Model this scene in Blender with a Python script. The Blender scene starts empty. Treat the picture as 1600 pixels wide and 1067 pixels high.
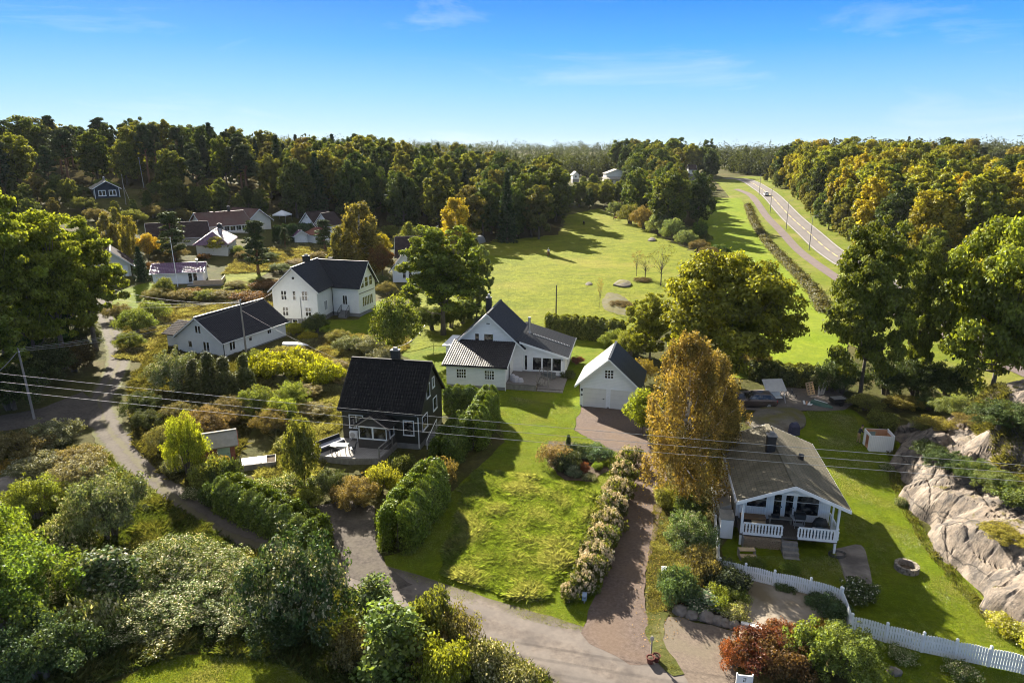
import bpy, math, random
import numpy as np
from mathutils import Vector, Matrix
from mathutils.geometry import delaunay_2d_cdt
from mathutils import noise as mnoise

rnd = random.Random(11)
scene = bpy.context.scene
COL = scene.collection
RAD = math.radians

# ------------------------------------------------------------------ camera model
FPX = 1067.0
TILT = RAD(15.6)
CAM = np.array([0, 0, 26.0])
FW = np.array([0, math.cos(TILT), -math.sin(TILT)])
UP = np.array([0, math.sin(TILT), math.cos(TILT)])
RT = np.array([1.0, 0, 0])


def ray(px, py):
    return FW + (px - 800) / FPX * RT - (py - 533.5) / FPX * UP


# ------------------------------------------------------------------ terrain
CP = []
for x in (-60, -30, 0, 30, 55):
    for y in (15, 45, 78, 108):
        CP.append((x, y, 0))
CP += [(-90, 60, 0), (-100, 90, 1), (-150, 60, 3), (-75, 130, 2), (-40, 135, 0.5), (0, 140, 0), (40, 140, 0), (85, 140, 0),
       (-60, 160, 3), (-100, 165, 8.5), (-125, 195, 14), (-105, 198, 13.5), (-150, 230, 20), (-95, 235, 17), (-60, 195, 4.5),
       (-60, 250, 10), (-25, 190, 1), (-20, 225, 2.5), (-40, 300, 11), (10, 190, 0), (40, 190, 0), (30, 250, 1.2), (50, 310, 4),
       (60, 380, 8), (0, 320, 6), (0, 420, 11), (85, 190, 0), (100, 250, 3.2), (112, 310, 7.3), (135, 395, 10.3), (140, 460, 12.5),
       (62, 240, 1.2), (82, 300, 4.5), (95, 380, 8.5), (68, 87, 0), (90, 90, 0), (125, 150, 2), (150, 250, 9), (200, 350, 15),
       (280, 500, 21), (380, 480, 17), (180, 130, 4), (250, 220, 10), (300, 60, 4), (-300, 60, 10), (-260, 160, 17),
       (-300, 300, 22), (-200, 400, 15), (-120, 420, 12), (-420, 800, 22), (-450, 950, 30), (-80, 600, 8), (0, 650, 11), (0, 1000, 18), (180, 800, 13),
      (350, 900, 14), (600, 700, 16), (-800, 500, 20), (800, 300, 18), (0, -60, 0), (300, -60, 0), (-300, -60, 4),
      (0, 2500, 26), (1500, 2500, 20), (-1500, 2500, 24), (-1800, 800, 24), (1800, 800, 20), (900, 1300, 16), (-900, 1300, 26), (200, 1300, 22), (-330, 1150, 33), (150, 1050, 24), (480, 760, 24), (560, 1000, 24),
      (3000, 0, 20), (-3000, 0, 20), (0, -400, 0)]
CP = np.array(CP, float)
_c = 18.0


def _phi(d2):
    return np.sqrt(d2 + _c * _c)


_D = ((CP[:, None, :2] - CP[None, :, :2]) ** 2).sum(-1)
_A = _phi(_D) + 1e-6 * np.eye(len(CP))
_W = np.linalg.solve(_A, CP[:, 2])


def h_raw(x, y):
    x = np.asarray(x, float); y = np.asarray(y, float)
    sh = np.broadcast(x, y).shape
    P = np.stack([np.broadcast_to(x, sh).ravel(), np.broadcast_to(y, sh).ravel()], -1)
    out = np.empty(len(P))
    for i in range(0, len(P), 20000):
        q = P[i:i + 20000]
        out[i:i + 20000] = _phi(((q[:, None, :] - CP[None, :, :2]) ** 2).sum(-1)) @ _W
    return out.reshape(sh)


def _axis(segs):
    a = []
    for s, e, st in segs:
        a += list(np.arange(s, e, st))
    return np.array(a + [segs[-1][1]], float)


GX = _axis([(-3200, -900, 230), (-900, -300, 50), (-300, -120, 9), (-120, -60, 3), (-60, 60, 1.25), (60, 120, 3), (120, 300, 9), (300, 900, 50), (900, 3200, 230)])
GY = _axis([(-400, -60, 40), (-60, 10, 10), (10, 125, 1.25), (125, 210, 2.5), (210, 420, 5), (420, 900, 20), (900, 3200, 115)])
GZ = h_raw(GX[None, :], GY[:, None])


def gz(x, y):
    x = np.clip(np.asarray(x, float), GX[0], GX[-1] - 1e-6); y = np.clip(np.asarray(y, float), GY[0], GY[-1] - 1e-6)
    i = np.clip(np.searchsorted(GX, x, side='right') - 1, 0, len(GX) - 2)
    j = np.clip(np.searchsorted(GY, y, side='right') - 1, 0, len(GY) - 2)
    tx = (x - GX[i]) / (GX[i + 1] - GX[i]); ty = (y - GY[j]) / (GY[j + 1] - GY[j])
    return (GZ[j, i] * (1 - tx) + GZ[j, i + 1] * tx) * (1 - ty) + (GZ[j + 1, i] * (1 - tx) + GZ[j + 1, i + 1] * tx) * ty


def at(px, py, dz=0.0):
    """the point of the terrain (raised by dz) that the photograph shows at this pixel"""
    d = ray(px, py)
    t, st = 20.0, 0.0
    prev = t
    while t < 3000:
        p = CAM + d * t
        if p[2] <= float(gz(p[0], p[1])) + dz:
            break
        prev = t; t += max(0.4, t * 0.01)
    a, b = prev, t
    for _ in range(24):
        m = (a + b) / 2
        p = CAM + d * m
        if p[2] <= float(gz(p[0], p[1])) + dz: b = m
        else: a = m
    p = CAM + d * b
    return np.array([p[0], p[1], float(gz(p[0], p[1]))])


def at_z(px, py, z):
    d = ray(px, py)
    return CAM + d * ((z - CAM[2]) / d[2])


def at_y(px, py, Y):
    d = ray(px, py)
    return CAM + d * (Y / d[1])


# ------------------------------------------------------------------ material helpers
MATS = {}


def nodes_of(m):
    m.use_nodes = True
    nt = m.node_tree
    nt.nodes.clear()
    out = nt.nodes.new('ShaderNodeOutputMaterial')
    return nt, nt.nodes, nt.links, out


def rgba(c):
    return (c[0], c[1], c[2], 1.0)


def surf(name, c1, c2=None, scale=4.0, rough=0.6, bump=0.0, bscale=20.0, spec=0.4, c3=None, scale3=0.3, amt3=0.6, stretch=(1, 1, 1), detail=5.0,
         metal=0.0, lines=None, line_col=None, line_amt=0.35, bdist=0.02):
    """noise-mixed principled surface; lines=(axis, spacing) adds board grooves"""
    m = bpy.data.materials.new(name)
    nt, N, L, out = nodes_of(m)
    b = N.new('ShaderNodeBsdfPrincipled')
    L.new(b.outputs[0], out.inputs[0])
    b.inputs['Roughness'].default_value = rough
    b.inputs['Metallic'].default_value = metal
    b.inputs['Specular IOR Level'].default_value = spec
    tc = N.new('ShaderNodeTexCoord')
    mp = N.new('ShaderNodeMapping'); mp.inputs['Scale'].default_value = stretch
    L.new(tc.outputs['Object'], mp.inputs[0])
    col = None
    if c2 is not None:
        n = N.new('ShaderNodeTexNoise'); n.inputs['Scale'].default_value = scale; n.inputs['Detail'].default_value = detail
        n.inputs['Roughness'].default_value = 0.65
        L.new(mp.outputs[0], n.inputs['Vector'])
        r = N.new('ShaderNodeValToRGB')
        r.color_ramp.elements[0].position = 0.34; r.color_ramp.elements[1].position = 0.66
        r.color_ramp.elements[0].color = rgba(c1); r.color_ramp.elements[1].color = rgba(c2)
        L.new(n.outputs['Fac'], r.inputs[0]); col = r.outputs[0]
        if c3 is not None:
            n3 = N.new('ShaderNodeTexNoise'); n3.inputs['Scale'].default_value = scale3; n3.inputs['Detail'].default_value = 4
            L.new(mp.outputs[0], n3.inputs['Vector'])
            r3 = N.new('ShaderNodeMapRange'); r3.inputs[1].default_value = 0.45; r3.inputs[2].default_value = 0.62; r3.inputs[4].default_value = amt3
            L.new(n3.outputs['Fac'], r3.inputs[0])
            mx = N.new('ShaderNodeMixRGB'); L.new(r3.outputs[0], mx.inputs[0]); L.new(col, mx.inputs[1]); mx.inputs[2].default_value = rgba(c3)
            col = mx.outputs[0]
    hgt = None
    if lines is not None:
        sx = N.new('ShaderNodeSeparateXYZ'); L.new(tc.outputs['Object'], sx.inputs[0])
        d = N.new('ShaderNodeMath'); d.operation = 'DIVIDE'; d.inputs[1].default_value = lines[1]
        L.new(sx.outputs['XYZ'.index(lines[0])], d.inputs[0])
        f = N.new('ShaderNodeMath'); f.operation = 'FRACT'; L.new(d.outputs[0], f.inputs[0])
        g = N.new('ShaderNodeMath'); g.operation = 'LESS_THAN'; g.inputs[1].default_value = 0.14; L.new(f.outputs[0], g.inputs[0])
        mx = N.new('ShaderNodeMixRGB'); a = N.new('ShaderNodeMath'); a.operation = 'MULTIPLY'; a.inputs[1].default_value = line_amt
        L.new(g.outputs[0], a.inputs[0]); L.new(a.outputs[0], mx.inputs[0])
        if col is None: mx.inputs[1].default_value = rgba(c1)
        else: L.new(col, mx.inputs[1])
        mx.inputs[2].default_value = rgba(line_col if line_col else [v * 0.45 for v in c1])
        col = mx.outputs[0]
    if col is None: b.inputs['Base Color'].default_value = rgba(c1)
    else: L.new(col, b.inputs['Base Color'])
    if bump > 0:
        n2 = N.new('ShaderNodeTexNoise'); n2.inputs['Scale'].default_value = bscale; n2.inputs['Detail'].default_value = 4
        L.new(mp.outputs[0], n2.inputs['Vector'])
        bp = N.new('ShaderNodeBump'); bp.inputs['Strength'].default_value = bump; bp.inputs['Distance'].default_value = bdist
        L.new(n2.outputs['Fac'], bp.inputs['Height']); L.new(bp.outputs[0], b.inputs['Normal'])
    MATS[name] = m
    return m


def leafmat(name, second, amount=0.5, trans=0.47, gloss=0.015, rough=0.5, dark=0.35, third=None, tthr=0.8):
    """leaf: the object's own colour, varied leaf by leaf (tone) and clump by clump (hue) towards a second leaf colour"""
    m = bpy.data.materials.new(name)
    nt, N, L, out = nodes_of(m)
    oi = N.new('ShaderNodeObjectInfo')
    t = N.new('ShaderNodeAttribute'); t.attribute_name = 'tone'
    hu = N.new('ShaderNodeAttribute'); hu.attribute_name = 'hue'
    mr = N.new('ShaderNodeMapRange'); mr.inputs[1].default_value = 0.35; mr.inputs[2].default_value = 1.0; mr.inputs[4].default_value = amount
    L.new(hu.outputs['Fac'], mr.inputs[0])
    mx = N.new('ShaderNodeMixRGB'); L.new(mr.outputs[0], mx.inputs[0]); L.new(oi.outputs['Color'], mx.inputs[1]); mx.inputs[2].default_value = rgba(second)
    sc = N.new('ShaderNodeMapRange'); sc.inputs[3].default_value = dark; sc.inputs[4].default_value = 1.75
    L.new(t.outputs['Fac'], sc.inputs[0])
    ml = N.new('ShaderNodeVectorMath'); ml.operation = 'SCALE'; L.new(mx.outputs[0], ml.inputs[0]); L.new(sc.outputs[0], ml.inputs['Scale'])
    colo = ml.outputs[0]
    if third is not None:
        g = N.new('ShaderNodeMath'); g.operation = 'GREATER_THAN'; g.inputs[1].default_value = tthr; L.new(t.outputs['Fac'], g.inputs[0])
        m3 = N.new('ShaderNodeMixRGB'); L.new(g.outputs[0], m3.inputs[0]); L.new(colo, m3.inputs[1]); m3.inputs[2].default_value = rgba(third)
        colo = m3.outputs[0]
    d = N.new('ShaderNodeBsdfDiffuse'); L.new(colo, d.inputs[0])
    tr = N.new('ShaderNodeBsdfTranslucent')
    yl = N.new('ShaderNodeMixRGB'); yl.blend_type = 'MULTIPLY'; yl.inputs[0].default_value = 1.0; L.new(colo, yl.inputs[1]); yl.inputs[2].default_value = (1.35, 1.25, 0.55, 1)
    L.new(yl.outputs[0], tr.inputs[0])
    s1 = N.new('ShaderNodeMixShader'); s1.inputs[0].default_value = trans; L.new(d.outputs[0], s1.inputs[1]); L.new(tr.outputs[0], s1.inputs[2])
    gl = N.new('ShaderNodeBsdfGlossy'); gl.inputs['Roughness'].default_value = rough; gl.inputs[0].default_value = (0.9, 0.95, 1.0, 1)
    s2 = N.new('ShaderNodeMixShader'); s2.inputs[0].default_value = gloss; L.new(s1.outputs[0], s2.inputs[1]); L.new(gl.outputs[0], s2.inputs[2])
    L.new(s2.outputs[0], out.inputs[0])
    MATS[name] = m
    return m


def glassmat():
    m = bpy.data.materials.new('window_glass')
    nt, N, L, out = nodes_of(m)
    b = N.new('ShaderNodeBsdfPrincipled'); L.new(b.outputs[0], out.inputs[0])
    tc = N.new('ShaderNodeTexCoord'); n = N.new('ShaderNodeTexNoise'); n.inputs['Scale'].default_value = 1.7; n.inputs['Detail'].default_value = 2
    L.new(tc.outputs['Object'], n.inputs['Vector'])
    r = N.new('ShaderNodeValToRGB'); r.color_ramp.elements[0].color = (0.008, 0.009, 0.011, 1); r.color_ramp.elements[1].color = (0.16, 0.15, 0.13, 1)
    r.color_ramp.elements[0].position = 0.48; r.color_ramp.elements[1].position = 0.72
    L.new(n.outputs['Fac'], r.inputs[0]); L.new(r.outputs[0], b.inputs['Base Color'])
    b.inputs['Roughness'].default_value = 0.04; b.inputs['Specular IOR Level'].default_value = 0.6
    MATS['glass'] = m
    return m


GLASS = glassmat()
WHITE = surf('white_boards', (0.74, 0.74, 0.72), (0.8, 0.8, 0.78), 1.2, 0.55, lines=('Z', 0.16), line_amt=0.3)
WHITEV = surf('white_upright_boards', (0.73, 0.73, 0.71), (0.79, 0.79, 0.77), 1.2, 0.55, lines=('X', 0.15), line_amt=0.28)
TRIM = surf('white_paint', (0.8, 0.8, 0.79), (0.74, 0.74, 0.72), 2.0, 0.5)
CREAM = surf('cream_boards', (0.6, 0.57, 0.47), (0.66, 0.62, 0.52), 1.2, 0.6, lines=('Z', 0.16), line_amt=0.25)
CHAR = surf('charcoal_boards', (0.026, 0.025, 0.018), (0.036, 0.034, 0.025), 2.0, 0.6, lines=('Z', 0.16), line_amt=0.5, line_col=(0.006, 0.006, 0.006))
BLUEW = surf('blue_boards', (0.014, 0.024, 0.04), (0.02, 0.032, 0.05), 2.0, 0.6, lines=('X', 0.16), line_amt=0.4)
TILE_BLACK = surf('black_roof_tiles', (0.008, 0.008, 0.008), (0.014, 0.013, 0.013), 3.0, 0.75, spec=0.12, bump=0.3, bscale=14, c3=(0.022, 0.02, 0.017), scale3=0.8, amt3=0.35)
TILE_NAVY = surf('slate_roof_tiles', (0.014, 0.017, 0.023), (0.022, 0.026, 0.033), 3.0, 0.5, spec=0.22, bump=0.2, bscale=12)
TILE_BROWN = surf('brown_roof_tiles', (0.085, 0.035, 0.027), (0.12, 0.055, 0.042), 1.5, 0.6, spec=0.4, c3=(0.1, 0.07, 0.055), amt3=0.5)
TILE_RED = surf('red_roof_tiles', (0.2, 0.07, 0.045), (0.26, 0.1, 0.065), 1.5, 0.55)
TILE_DUSK = surf('dark_brown_tiles', (0.04, 0.028, 0.027), (0.058, 0.04, 0.037), 2.0, 0.75, spec=0.1)
TILE_PLUM = surf('plum_glazed_tiles', (0.09, 0.035, 0.085), (0.16, 0.075, 0.15), 2.5, 0.24, spec=1.0, bump=1.0, bscale=6, bdist=0.16)
SHINGLE = surf('mossy_shingle_roof', (0.1, 0.088, 0.06), (0.155, 0.135, 0.09), 3.5, 0.85, bump=0.5, bscale=18, lines=('X', 0.3), line_amt=0.5, c3=(0.06, 0.055, 0.03), scale3=0.7, amt3=0.55)
FELT = surf('grey_roofing_felt', (0.23, 0.215, 0.18), (0.3, 0.28, 0.24), 2.5, 0.9, bump=0.3, bscale=30)
STONE = surf('grey_foundation', (0.16, 0.16, 0.16), (0.24, 0.235, 0.225), 1.8, 0.85, bump=0.3, bscale=9)
RUBBLE = surf('rubble_stone', (0.136, 0.112, 0.088), (0.240, 0.208, 0.168), 5, 0.85, bump=0.8, bscale=6, bdist=0.06)
BRICKDARK = surf('dark_chimney', (0.02, 0.02, 0.021), (0.035, 0.034, 0.033), 6.0, 0.8, lines=('Z', 0.09), line_amt=0.4)
DECKGREY = surf('old_grey_deck', (0.13, 0.115, 0.1), (0.19, 0.17, 0.15), 2.0, 0.75, stretch=(1, 6, 1), lines=('X', 0.145), line_amt=0.5)
DECK = surf('weathered_deck', (0.225, 0.203, 0.180), (0.300, 0.277, 0.247), 2.0, 0.75, stretch=(1, 6, 1), lines=('X', 0.145), line_amt=0.5)
DECKDARK = surf('dark_deck', (0.06, 0.05, 0.042), (0.1, 0.085, 0.07), 2.0, 0.7, lines=('X', 0.14), line_amt=0.5)
GREYWOOD = surf('grey_timber', (0.16, 0.145, 0.125), (0.25, 0.23, 0.2), 3, 0.8, stretch=(1, 1, 0.3))
PLY = surf('plywood', (0.4, 0.2, 0.1), (0.48, 0.26, 0.14), 2.0, 0.7, stretch=(1, 1, 0.2))
PINEW = surf('fresh_timber', (0.400, 0.288, 0.160), (0.480, 0.360, 0.216), 3, 0.7)
METAL = surf('galvanised_metal', (0.42, 0.43, 0.44), (0.5, 0.5, 0.51), 6, 0.4, metal=0.7)
DARKMETAL = surf('black_metal', (0.018, 0.018, 0.019), (0.03, 0.03, 0.03), 6, 0.45)
BLACKC = surf('black_fabric', (0.015, 0.016, 0.02), (0.03, 0.031, 0.037), 8, 0.85)
BARK = surf('bark', (0.075, 0.06, 0.045), (0.15, 0.125, 0.1), 3, 0.9, bump=0.7, bscale=6, stretch=(1, 1, 0.3))
BIRCHBARK = surf('birch_bark', (0.62, 0.6, 0.56), (0.5, 0.47, 0.43), 2, 0.7, c3=(0.05, 0.045, 0.04), scale3=3.0, amt3=0.9, stretch=(0.5, 0.5, 1.6))
PINEBARK = surf('pine_bark', (0.16, 0.075, 0.04), (0.22, 0.12, 0.075), 3, 0.9)
POLEW = surf('pole_wood', (0.2, 0.175, 0.15), (0.3, 0.27, 0.24), 4, 0.85, stretch=(1, 1, 0.15))
WIREM = surf('wire_alloy', (0.4, 0.39, 0.37), None, rough=0.5, metal=0.3)
GREENT = surf('green_paint', (0.3, 0.42, 0.3), (0.36, 0.47, 0.36), 4, 0.6)
REDBROWN = surf('red_rust_paint', (0.3, 0.07, 0.03), (0.4, 0.2, 0.14), 5, 0.7)

LEAF = leafmat('leaf_green', (0.165, 0.17, 0.024), 0.6)
LEAFD = leafmat('leaf_deep_green', (0.1, 0.125, 0.022), 0.6, trans=0.3)
LEAFA = leafmat('leaf_autumn', (0.15, 0.105, 0.022), 0.6, trans=0.4)
LEAFY = leafmat('leaf_yellowing', (0.36, 0.29, 0.022), 0.75, trans=0.4)
LEAFB = leafmat('leaf_birch_gold', (0.13, 0.12, 0.03), 0.8, trans=0.45, third=(0.3, 0.2, 0.07), tthr=0.78)
LEAFN = leafmat('needles', (0.055, 0.062, 0.02), 0.5, trans=0.16, gloss=0.02)
LEAFP = leafmat('leaf_pale_spray', (0.28, 0.265, 0.12), 0.6, trans=0.28, gloss=0.012, dark=0.3, third=(0.56, 0.52, 0.33), tthr=0.6)
LEAFW = leafmat('leaf_white_glint', (0.17, 0.165, 0.085), 0.6, trans=0.26, gloss=0.018, rough=0.5, dark=0.3, third=(0.42, 0.39, 0.27), tthr=0.72)  # third colour paints glints of light onto the palest leaves
LEAFR = leafmat('leaf_red', (0.11, 0.085, 0.03), 0.95, trans=0.35)
LEAFF = leafmat('leaf_white_flower', (0.08, 0.1, 0.03), 0.5, gloss=0.02, third=(0.75, 0.74, 0.68), tthr=0.66)
GRASSB = leafmat('grass_blades', (0.3, 0.3, 0.13), 0.8, trans=0.45, gloss=0.03, rough=0.4)
GRASSW = leafmat('weed_blades', (0.14, 0.135, 0.04), 0.8, trans=0.4, gloss=0.015)
PETAL = leafmat('hydrangea_petals', (0.42, 0.3, 0.2), 0.7, trans=0.15, gloss=0.0, dark=0.8)


# ------------------------------------------------------------------ object helpers
def link(o, parent=None):
    COL.objects.link(o)
    if parent is not None: o.parent = parent
    return o


def tag(o, label=None, cat=None, group=None, kind=None):
    if label: o['label'] = label
    if cat: o['category'] = cat
    if group: o['group'] = group
    if kind: o['kind'] = kind
    return o


def thing(name, label, cat, loc, yaw=0.0, group=None):
    o = bpy.data.objects.new(name, None)
    o.empty_display_size = 0.5
    o.location = [float(v) for v in loc]; o.rotation_euler = (0, 0, yaw)
    COL.objects.link(o)
    return tag(o, label, cat, group)


def fastmesh(name, V, k=4, tone=None, hue=None, mat=None):
    """V: (n*k, 3) corner positions of n k-gons that share no vertices"""
    V = np.ascontiguousarray(V, dtype=np.float32)
    n = len(V) // k
    me = bpy.data.meshes.new(name)
    me.vertices.add(n * k); me.vertices.foreach_set('co', V.ravel())
    me.loops.add(n * k); me.loops.foreach_set('vertex_index', np.arange(n * k, dtype=np.int32))
    me.polygons.add(n); me.polygons.foreach_set('loop_start', np.arange(0, n * k, k, dtype=np.int32))
    me.update(calc_edges=True)
    for an, arr in (('tone', tone), ('hue', hue)):
        if arr is not None:
            a = me.attributes.new(an, 'FLOAT', 'FACE'); a.data.foreach_set('value', np.ascontiguousarray(np.clip(arr, 0, 1), dtype=np.float32))
    if mat: me.materials.append(mat)
    return me


class MB:
    """collects shapes; build() links them as ONE mesh object"""

    def __init__(s, T=None):
        s.v = []; s.f = []; s.T = T

    def add(s, pts, faces):
        o = len(s.v)
        for p in pts:
            p = Vector(p)
            if s.T is not None: p = s.T @ p
            s.v.append(p)
        s.f += [tuple(i + o for i in f) for f in faces]

    def box(s, x0, x1, y0, y1, z0, z1):
        s.add([(x0, y0, z0), (x1, y0, z0), (x1, y1, z0), (x0, y1, z0), (x0, y0, z1), (x1, y0, z1), (x1, y1, z1), (x0, y1, z1)],
              [(0, 3, 2, 1), (4, 5, 6, 7), (0, 1, 5, 4), (1, 2, 6, 5), (2, 3, 7, 6), (3, 0, 4, 7)])
        return s

    def hexa(s, a, b):
        """two matching quads a (bottom) and b (top)"""
        s.add(list(a) + list(b), [(0, 3, 2, 1), (4, 5, 6, 7), (0, 1, 5, 4), (1, 2, 6, 5), (2, 3, 7, 6), (3, 0, 4, 7)])
        return s

    def obox(s, o, x, y, z, x0, x1, y0, y1, z0, z1):
        o, x, y, z = map(Vector, (o, x, y, z))
        q = lambda a, b, c: o + x * a + y * b + z * c
        return s.hexa([q(x0, y0, z0), q(x1, y0, z0), q(x1, y1, z0), q(x0, y1, z0)], [q(x0, y0, z1), q(x1, y0, z1), q(x1, y1, z1), q(x0, y1, z1)])

    def prism(s, poly, fn, c0, c1):
        """poly of (a,b), fn(a,b,c)->point, extruded from c0 to c1"""
        n = len(poly)
        s.add([fn(a, b, c0) for a, b in poly] + [fn(a, b, c1) for a, b in poly],
              [tuple(range(n))[::-1], tuple(range(n, 2 * n))] + [(i, (i + 1) % n, n + (i + 1) % n, n + i) for i in range(n)])
        return s

    def bar(s, p, q, w, d=None, up=(0, 0, 1)):
        p = Vector(p); q = Vector(q); d = d or w
        a = (q - p).normalized(); u = Vector(up)
        if abs(a.dot(u)) > 0.95: u = Vector((1, 0, 0))
        x = a.cross(u).normalized(); y = x.cross(a).normalized()
        return s.obox(p, x, y, a, -w / 2, w / 2, -d / 2, d / 2, 0, (q - p).length)

    def tube(s, pts, r, n=6, cap=True):
        pts = [Vector(p) for p in pts]
        rs = r if isinstance(r, (list, tuple)) else [r] * len(pts)
        rings = []
        P = []
        for i, p in enumerate(pts):
            a = (pts[min(i + 1, len(pts) - 1)] - pts[max(i - 1, 0)]).normalized()
            u = Vector((0, 0, 1)) if abs(a.z) < 0.9 else Vector((1, 0, 0))
            x = a.cross(u).normalized(); y = x.cross(a).normalized()
            for k in range(n):
                t = 2 * math.pi * k / n
                P.append(p + (x * math.cos(t) + y * math.sin(t)) * rs[i])
        F = []
        for i in range(len(pts) - 1):
            for k in range(n):
                F.append((i * n + k, i * n + (k + 1) % n, (i + 1) * n + (k + 1) % n, (i + 1) * n + k))
        if cap:
            F.append(tuple(range(n))[::-1]); F.append(tuple((len(pts) - 1) * n + k for k in range(n)))
        s.add(P, F)
        return s

    def lathe(s, prof, c=(0, 0, 0), n=16):
        P = []; F = []
        for r, z in prof:
            for k in range(n):
                t = 2 * math.pi * k / n
                P.append((c[0] + r * math.cos(t), c[1] + r * math.sin(t), c[2] + z))
        m = len(prof)
        for i in range(m - 1):
            for k in range(n):
                F.append((i * n + k, i * n + (k + 1) % n, (i + 1) * n + (k + 1) % n, (i + 1) * n + k))
        F.append(tuple(range(n))[::-1]); F.append(tuple((m - 1) * n + k for k in range(n)))
        s.add(P, F)
        return s

    def build(s, name, mat, parent=None, smooth=False, bevel=0.0):
        me = bpy.data.meshes.new(name)
        me.from_pydata([tuple(p) for p in s.v], [], s.f)
        me.materials.append(mat)
        if smooth:
            me.polygons.foreach_set('use_smooth', [True] * len(me.polygons))
        me.update()
        o = bpy.data.objects.new(name, me)
        link(o, parent)
        if bevel > 0:
            b = o.modifiers.new('bevel', 'BEVEL'); b.width = bevel; b.segments = 2; b.limit_method = 'ANGLE'
        return o


def ROT(yaw, loc=(0, 0, 0)):
    return Matrix.Translation(Vector(loc)) @ Matrix.Rotation(yaw, 4, 'Z')


# ------------------------------------------------------------------ foliage library
def unit(a):
    return a / np.maximum(np.linalg.norm(a, axis=-1, keepdims=True), 1e-9)


def leaf_quads(rg, pos, nrm, size, aspect=0.62):
    n = len(pos)
    t = unit(np.cross(nrm, unit(rg.normal(size=(n, 3)))))
    b = np.cross(nrm, t)
    s = size[:, None]
    V = np.empty((n, 4, 3))
    cup = nrm * s * 0.18
    V[:, 0] = pos - t * s; V[:, 1] = pos + b * s * aspect + cup; V[:, 2] = pos + t * s; V[:, 3] = pos - b * s * aspect + cup
    return V.reshape(-1, 3)


def cloud(rg, cl, cr, per, size, flat=0.8, up=0.25, hang=0.0, spread=0.45, jit=0.5, outc=None, shell=0.5):
    """leaves filling clumps cl (centres) of radii cr -> corner array, tone, hue"""
    w = cr ** 2; w = w / w.sum()
    cnt = np.maximum(3, (w * per * len(cl)).astype(int))
    idx = np.repeat(np.arange(len(cl)), cnt)
    n = len(idx)
    d = unit(rg.normal(size=(n, 3)))
    r = cr[idx] * (1 - shell * (1 - rg.random(n) ** 0.5))
    r *= 1 + 0.16 * rg.normal(size=n)
    p = cl[idx] + d * r[:, None] * np.array([1, 1, flat])
    if hang > 0:
        p[:, 2] -= hang * rg.random(n) ** 1.5 * cr[idx]
    nr = d * 0.38 + rg.normal(size=(n, 3)) * (spread + 0.25) + np.array([0, 0, up])
    if outc is not None: nr = nr + unit(p - outc) * 0.35
    nr = unit(nr)
    sz = size * (1 + jit * (rg.random(n) - 0.5))
    V = leaf_quads(rg, p, nr, sz)
    ch = rg.random(len(cl))
    tone = 0.4 + 0.22 * rg.normal(size=n) + 0.3 * (ch[idx] - 0.5)
    hue = np.clip(rg.random(len(cl))[idx] * 0.75 + 0.3 * rg.random(n) - 0.02, 0, 1)
    return V, tone, hue, p


def fib(rg, n, zmin=-0.5):
    i = np.arange(n) + 0.5
    z = zmin + (1 - zmin) * (i / n)
    a = i * 2.399963 + rg.random() * 6
    s = np.sqrt(np.clip(1 - z * z, 0, 1))
    d = np.stack([s * np.cos(a), s * np.sin(a), z], -1) + rg.normal(size=(n, 3)) * 0.16
    return unit(d)


def limbs(mb, rg, H, r0, tips, fork=0.35, lean=(0, 0), top=0.8):
    """tapered trunk with curved limbs to the crown clumps"""
    tp = []
    for i in range(7):
        t = i / 6
        tp.append((lean[0] * t * t + 0.12 * rg.normal() * t, lean[1] * t * t + 0.12 * rg.normal() * t, H * top * t - 0.25))
    mb.tube(tp, [r0 * (1.25 if i == 0 else 1 - 0.78 * i / 6) for i in range(7)], 8)
    for tip in tips:
        t = fork + (0.95 - fork) * min(1, max(0, (tip[2] / H - fork) * 0.7 + 0.1 * rg.random()))
        k = min(5, int(t * 6)); f = t * 6 - k
        a = Vector(tp[k]).lerp(Vector(tp[k + 1]), f)
        b = Vector(tip)
        m = a.lerp(b, 0.5) + Vector((rg.normal() * 0.25, rg.normal() * 0.25, -0.12 * (b - a).length + 0.1))
        rr = r0 * (0.42 - 0.22 * t)
        mb.tube([a, a.lerp(m, 0.6), m, b], [rr, rr * 0.75, rr * 0.55, rr * 0.18], 5)


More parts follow.
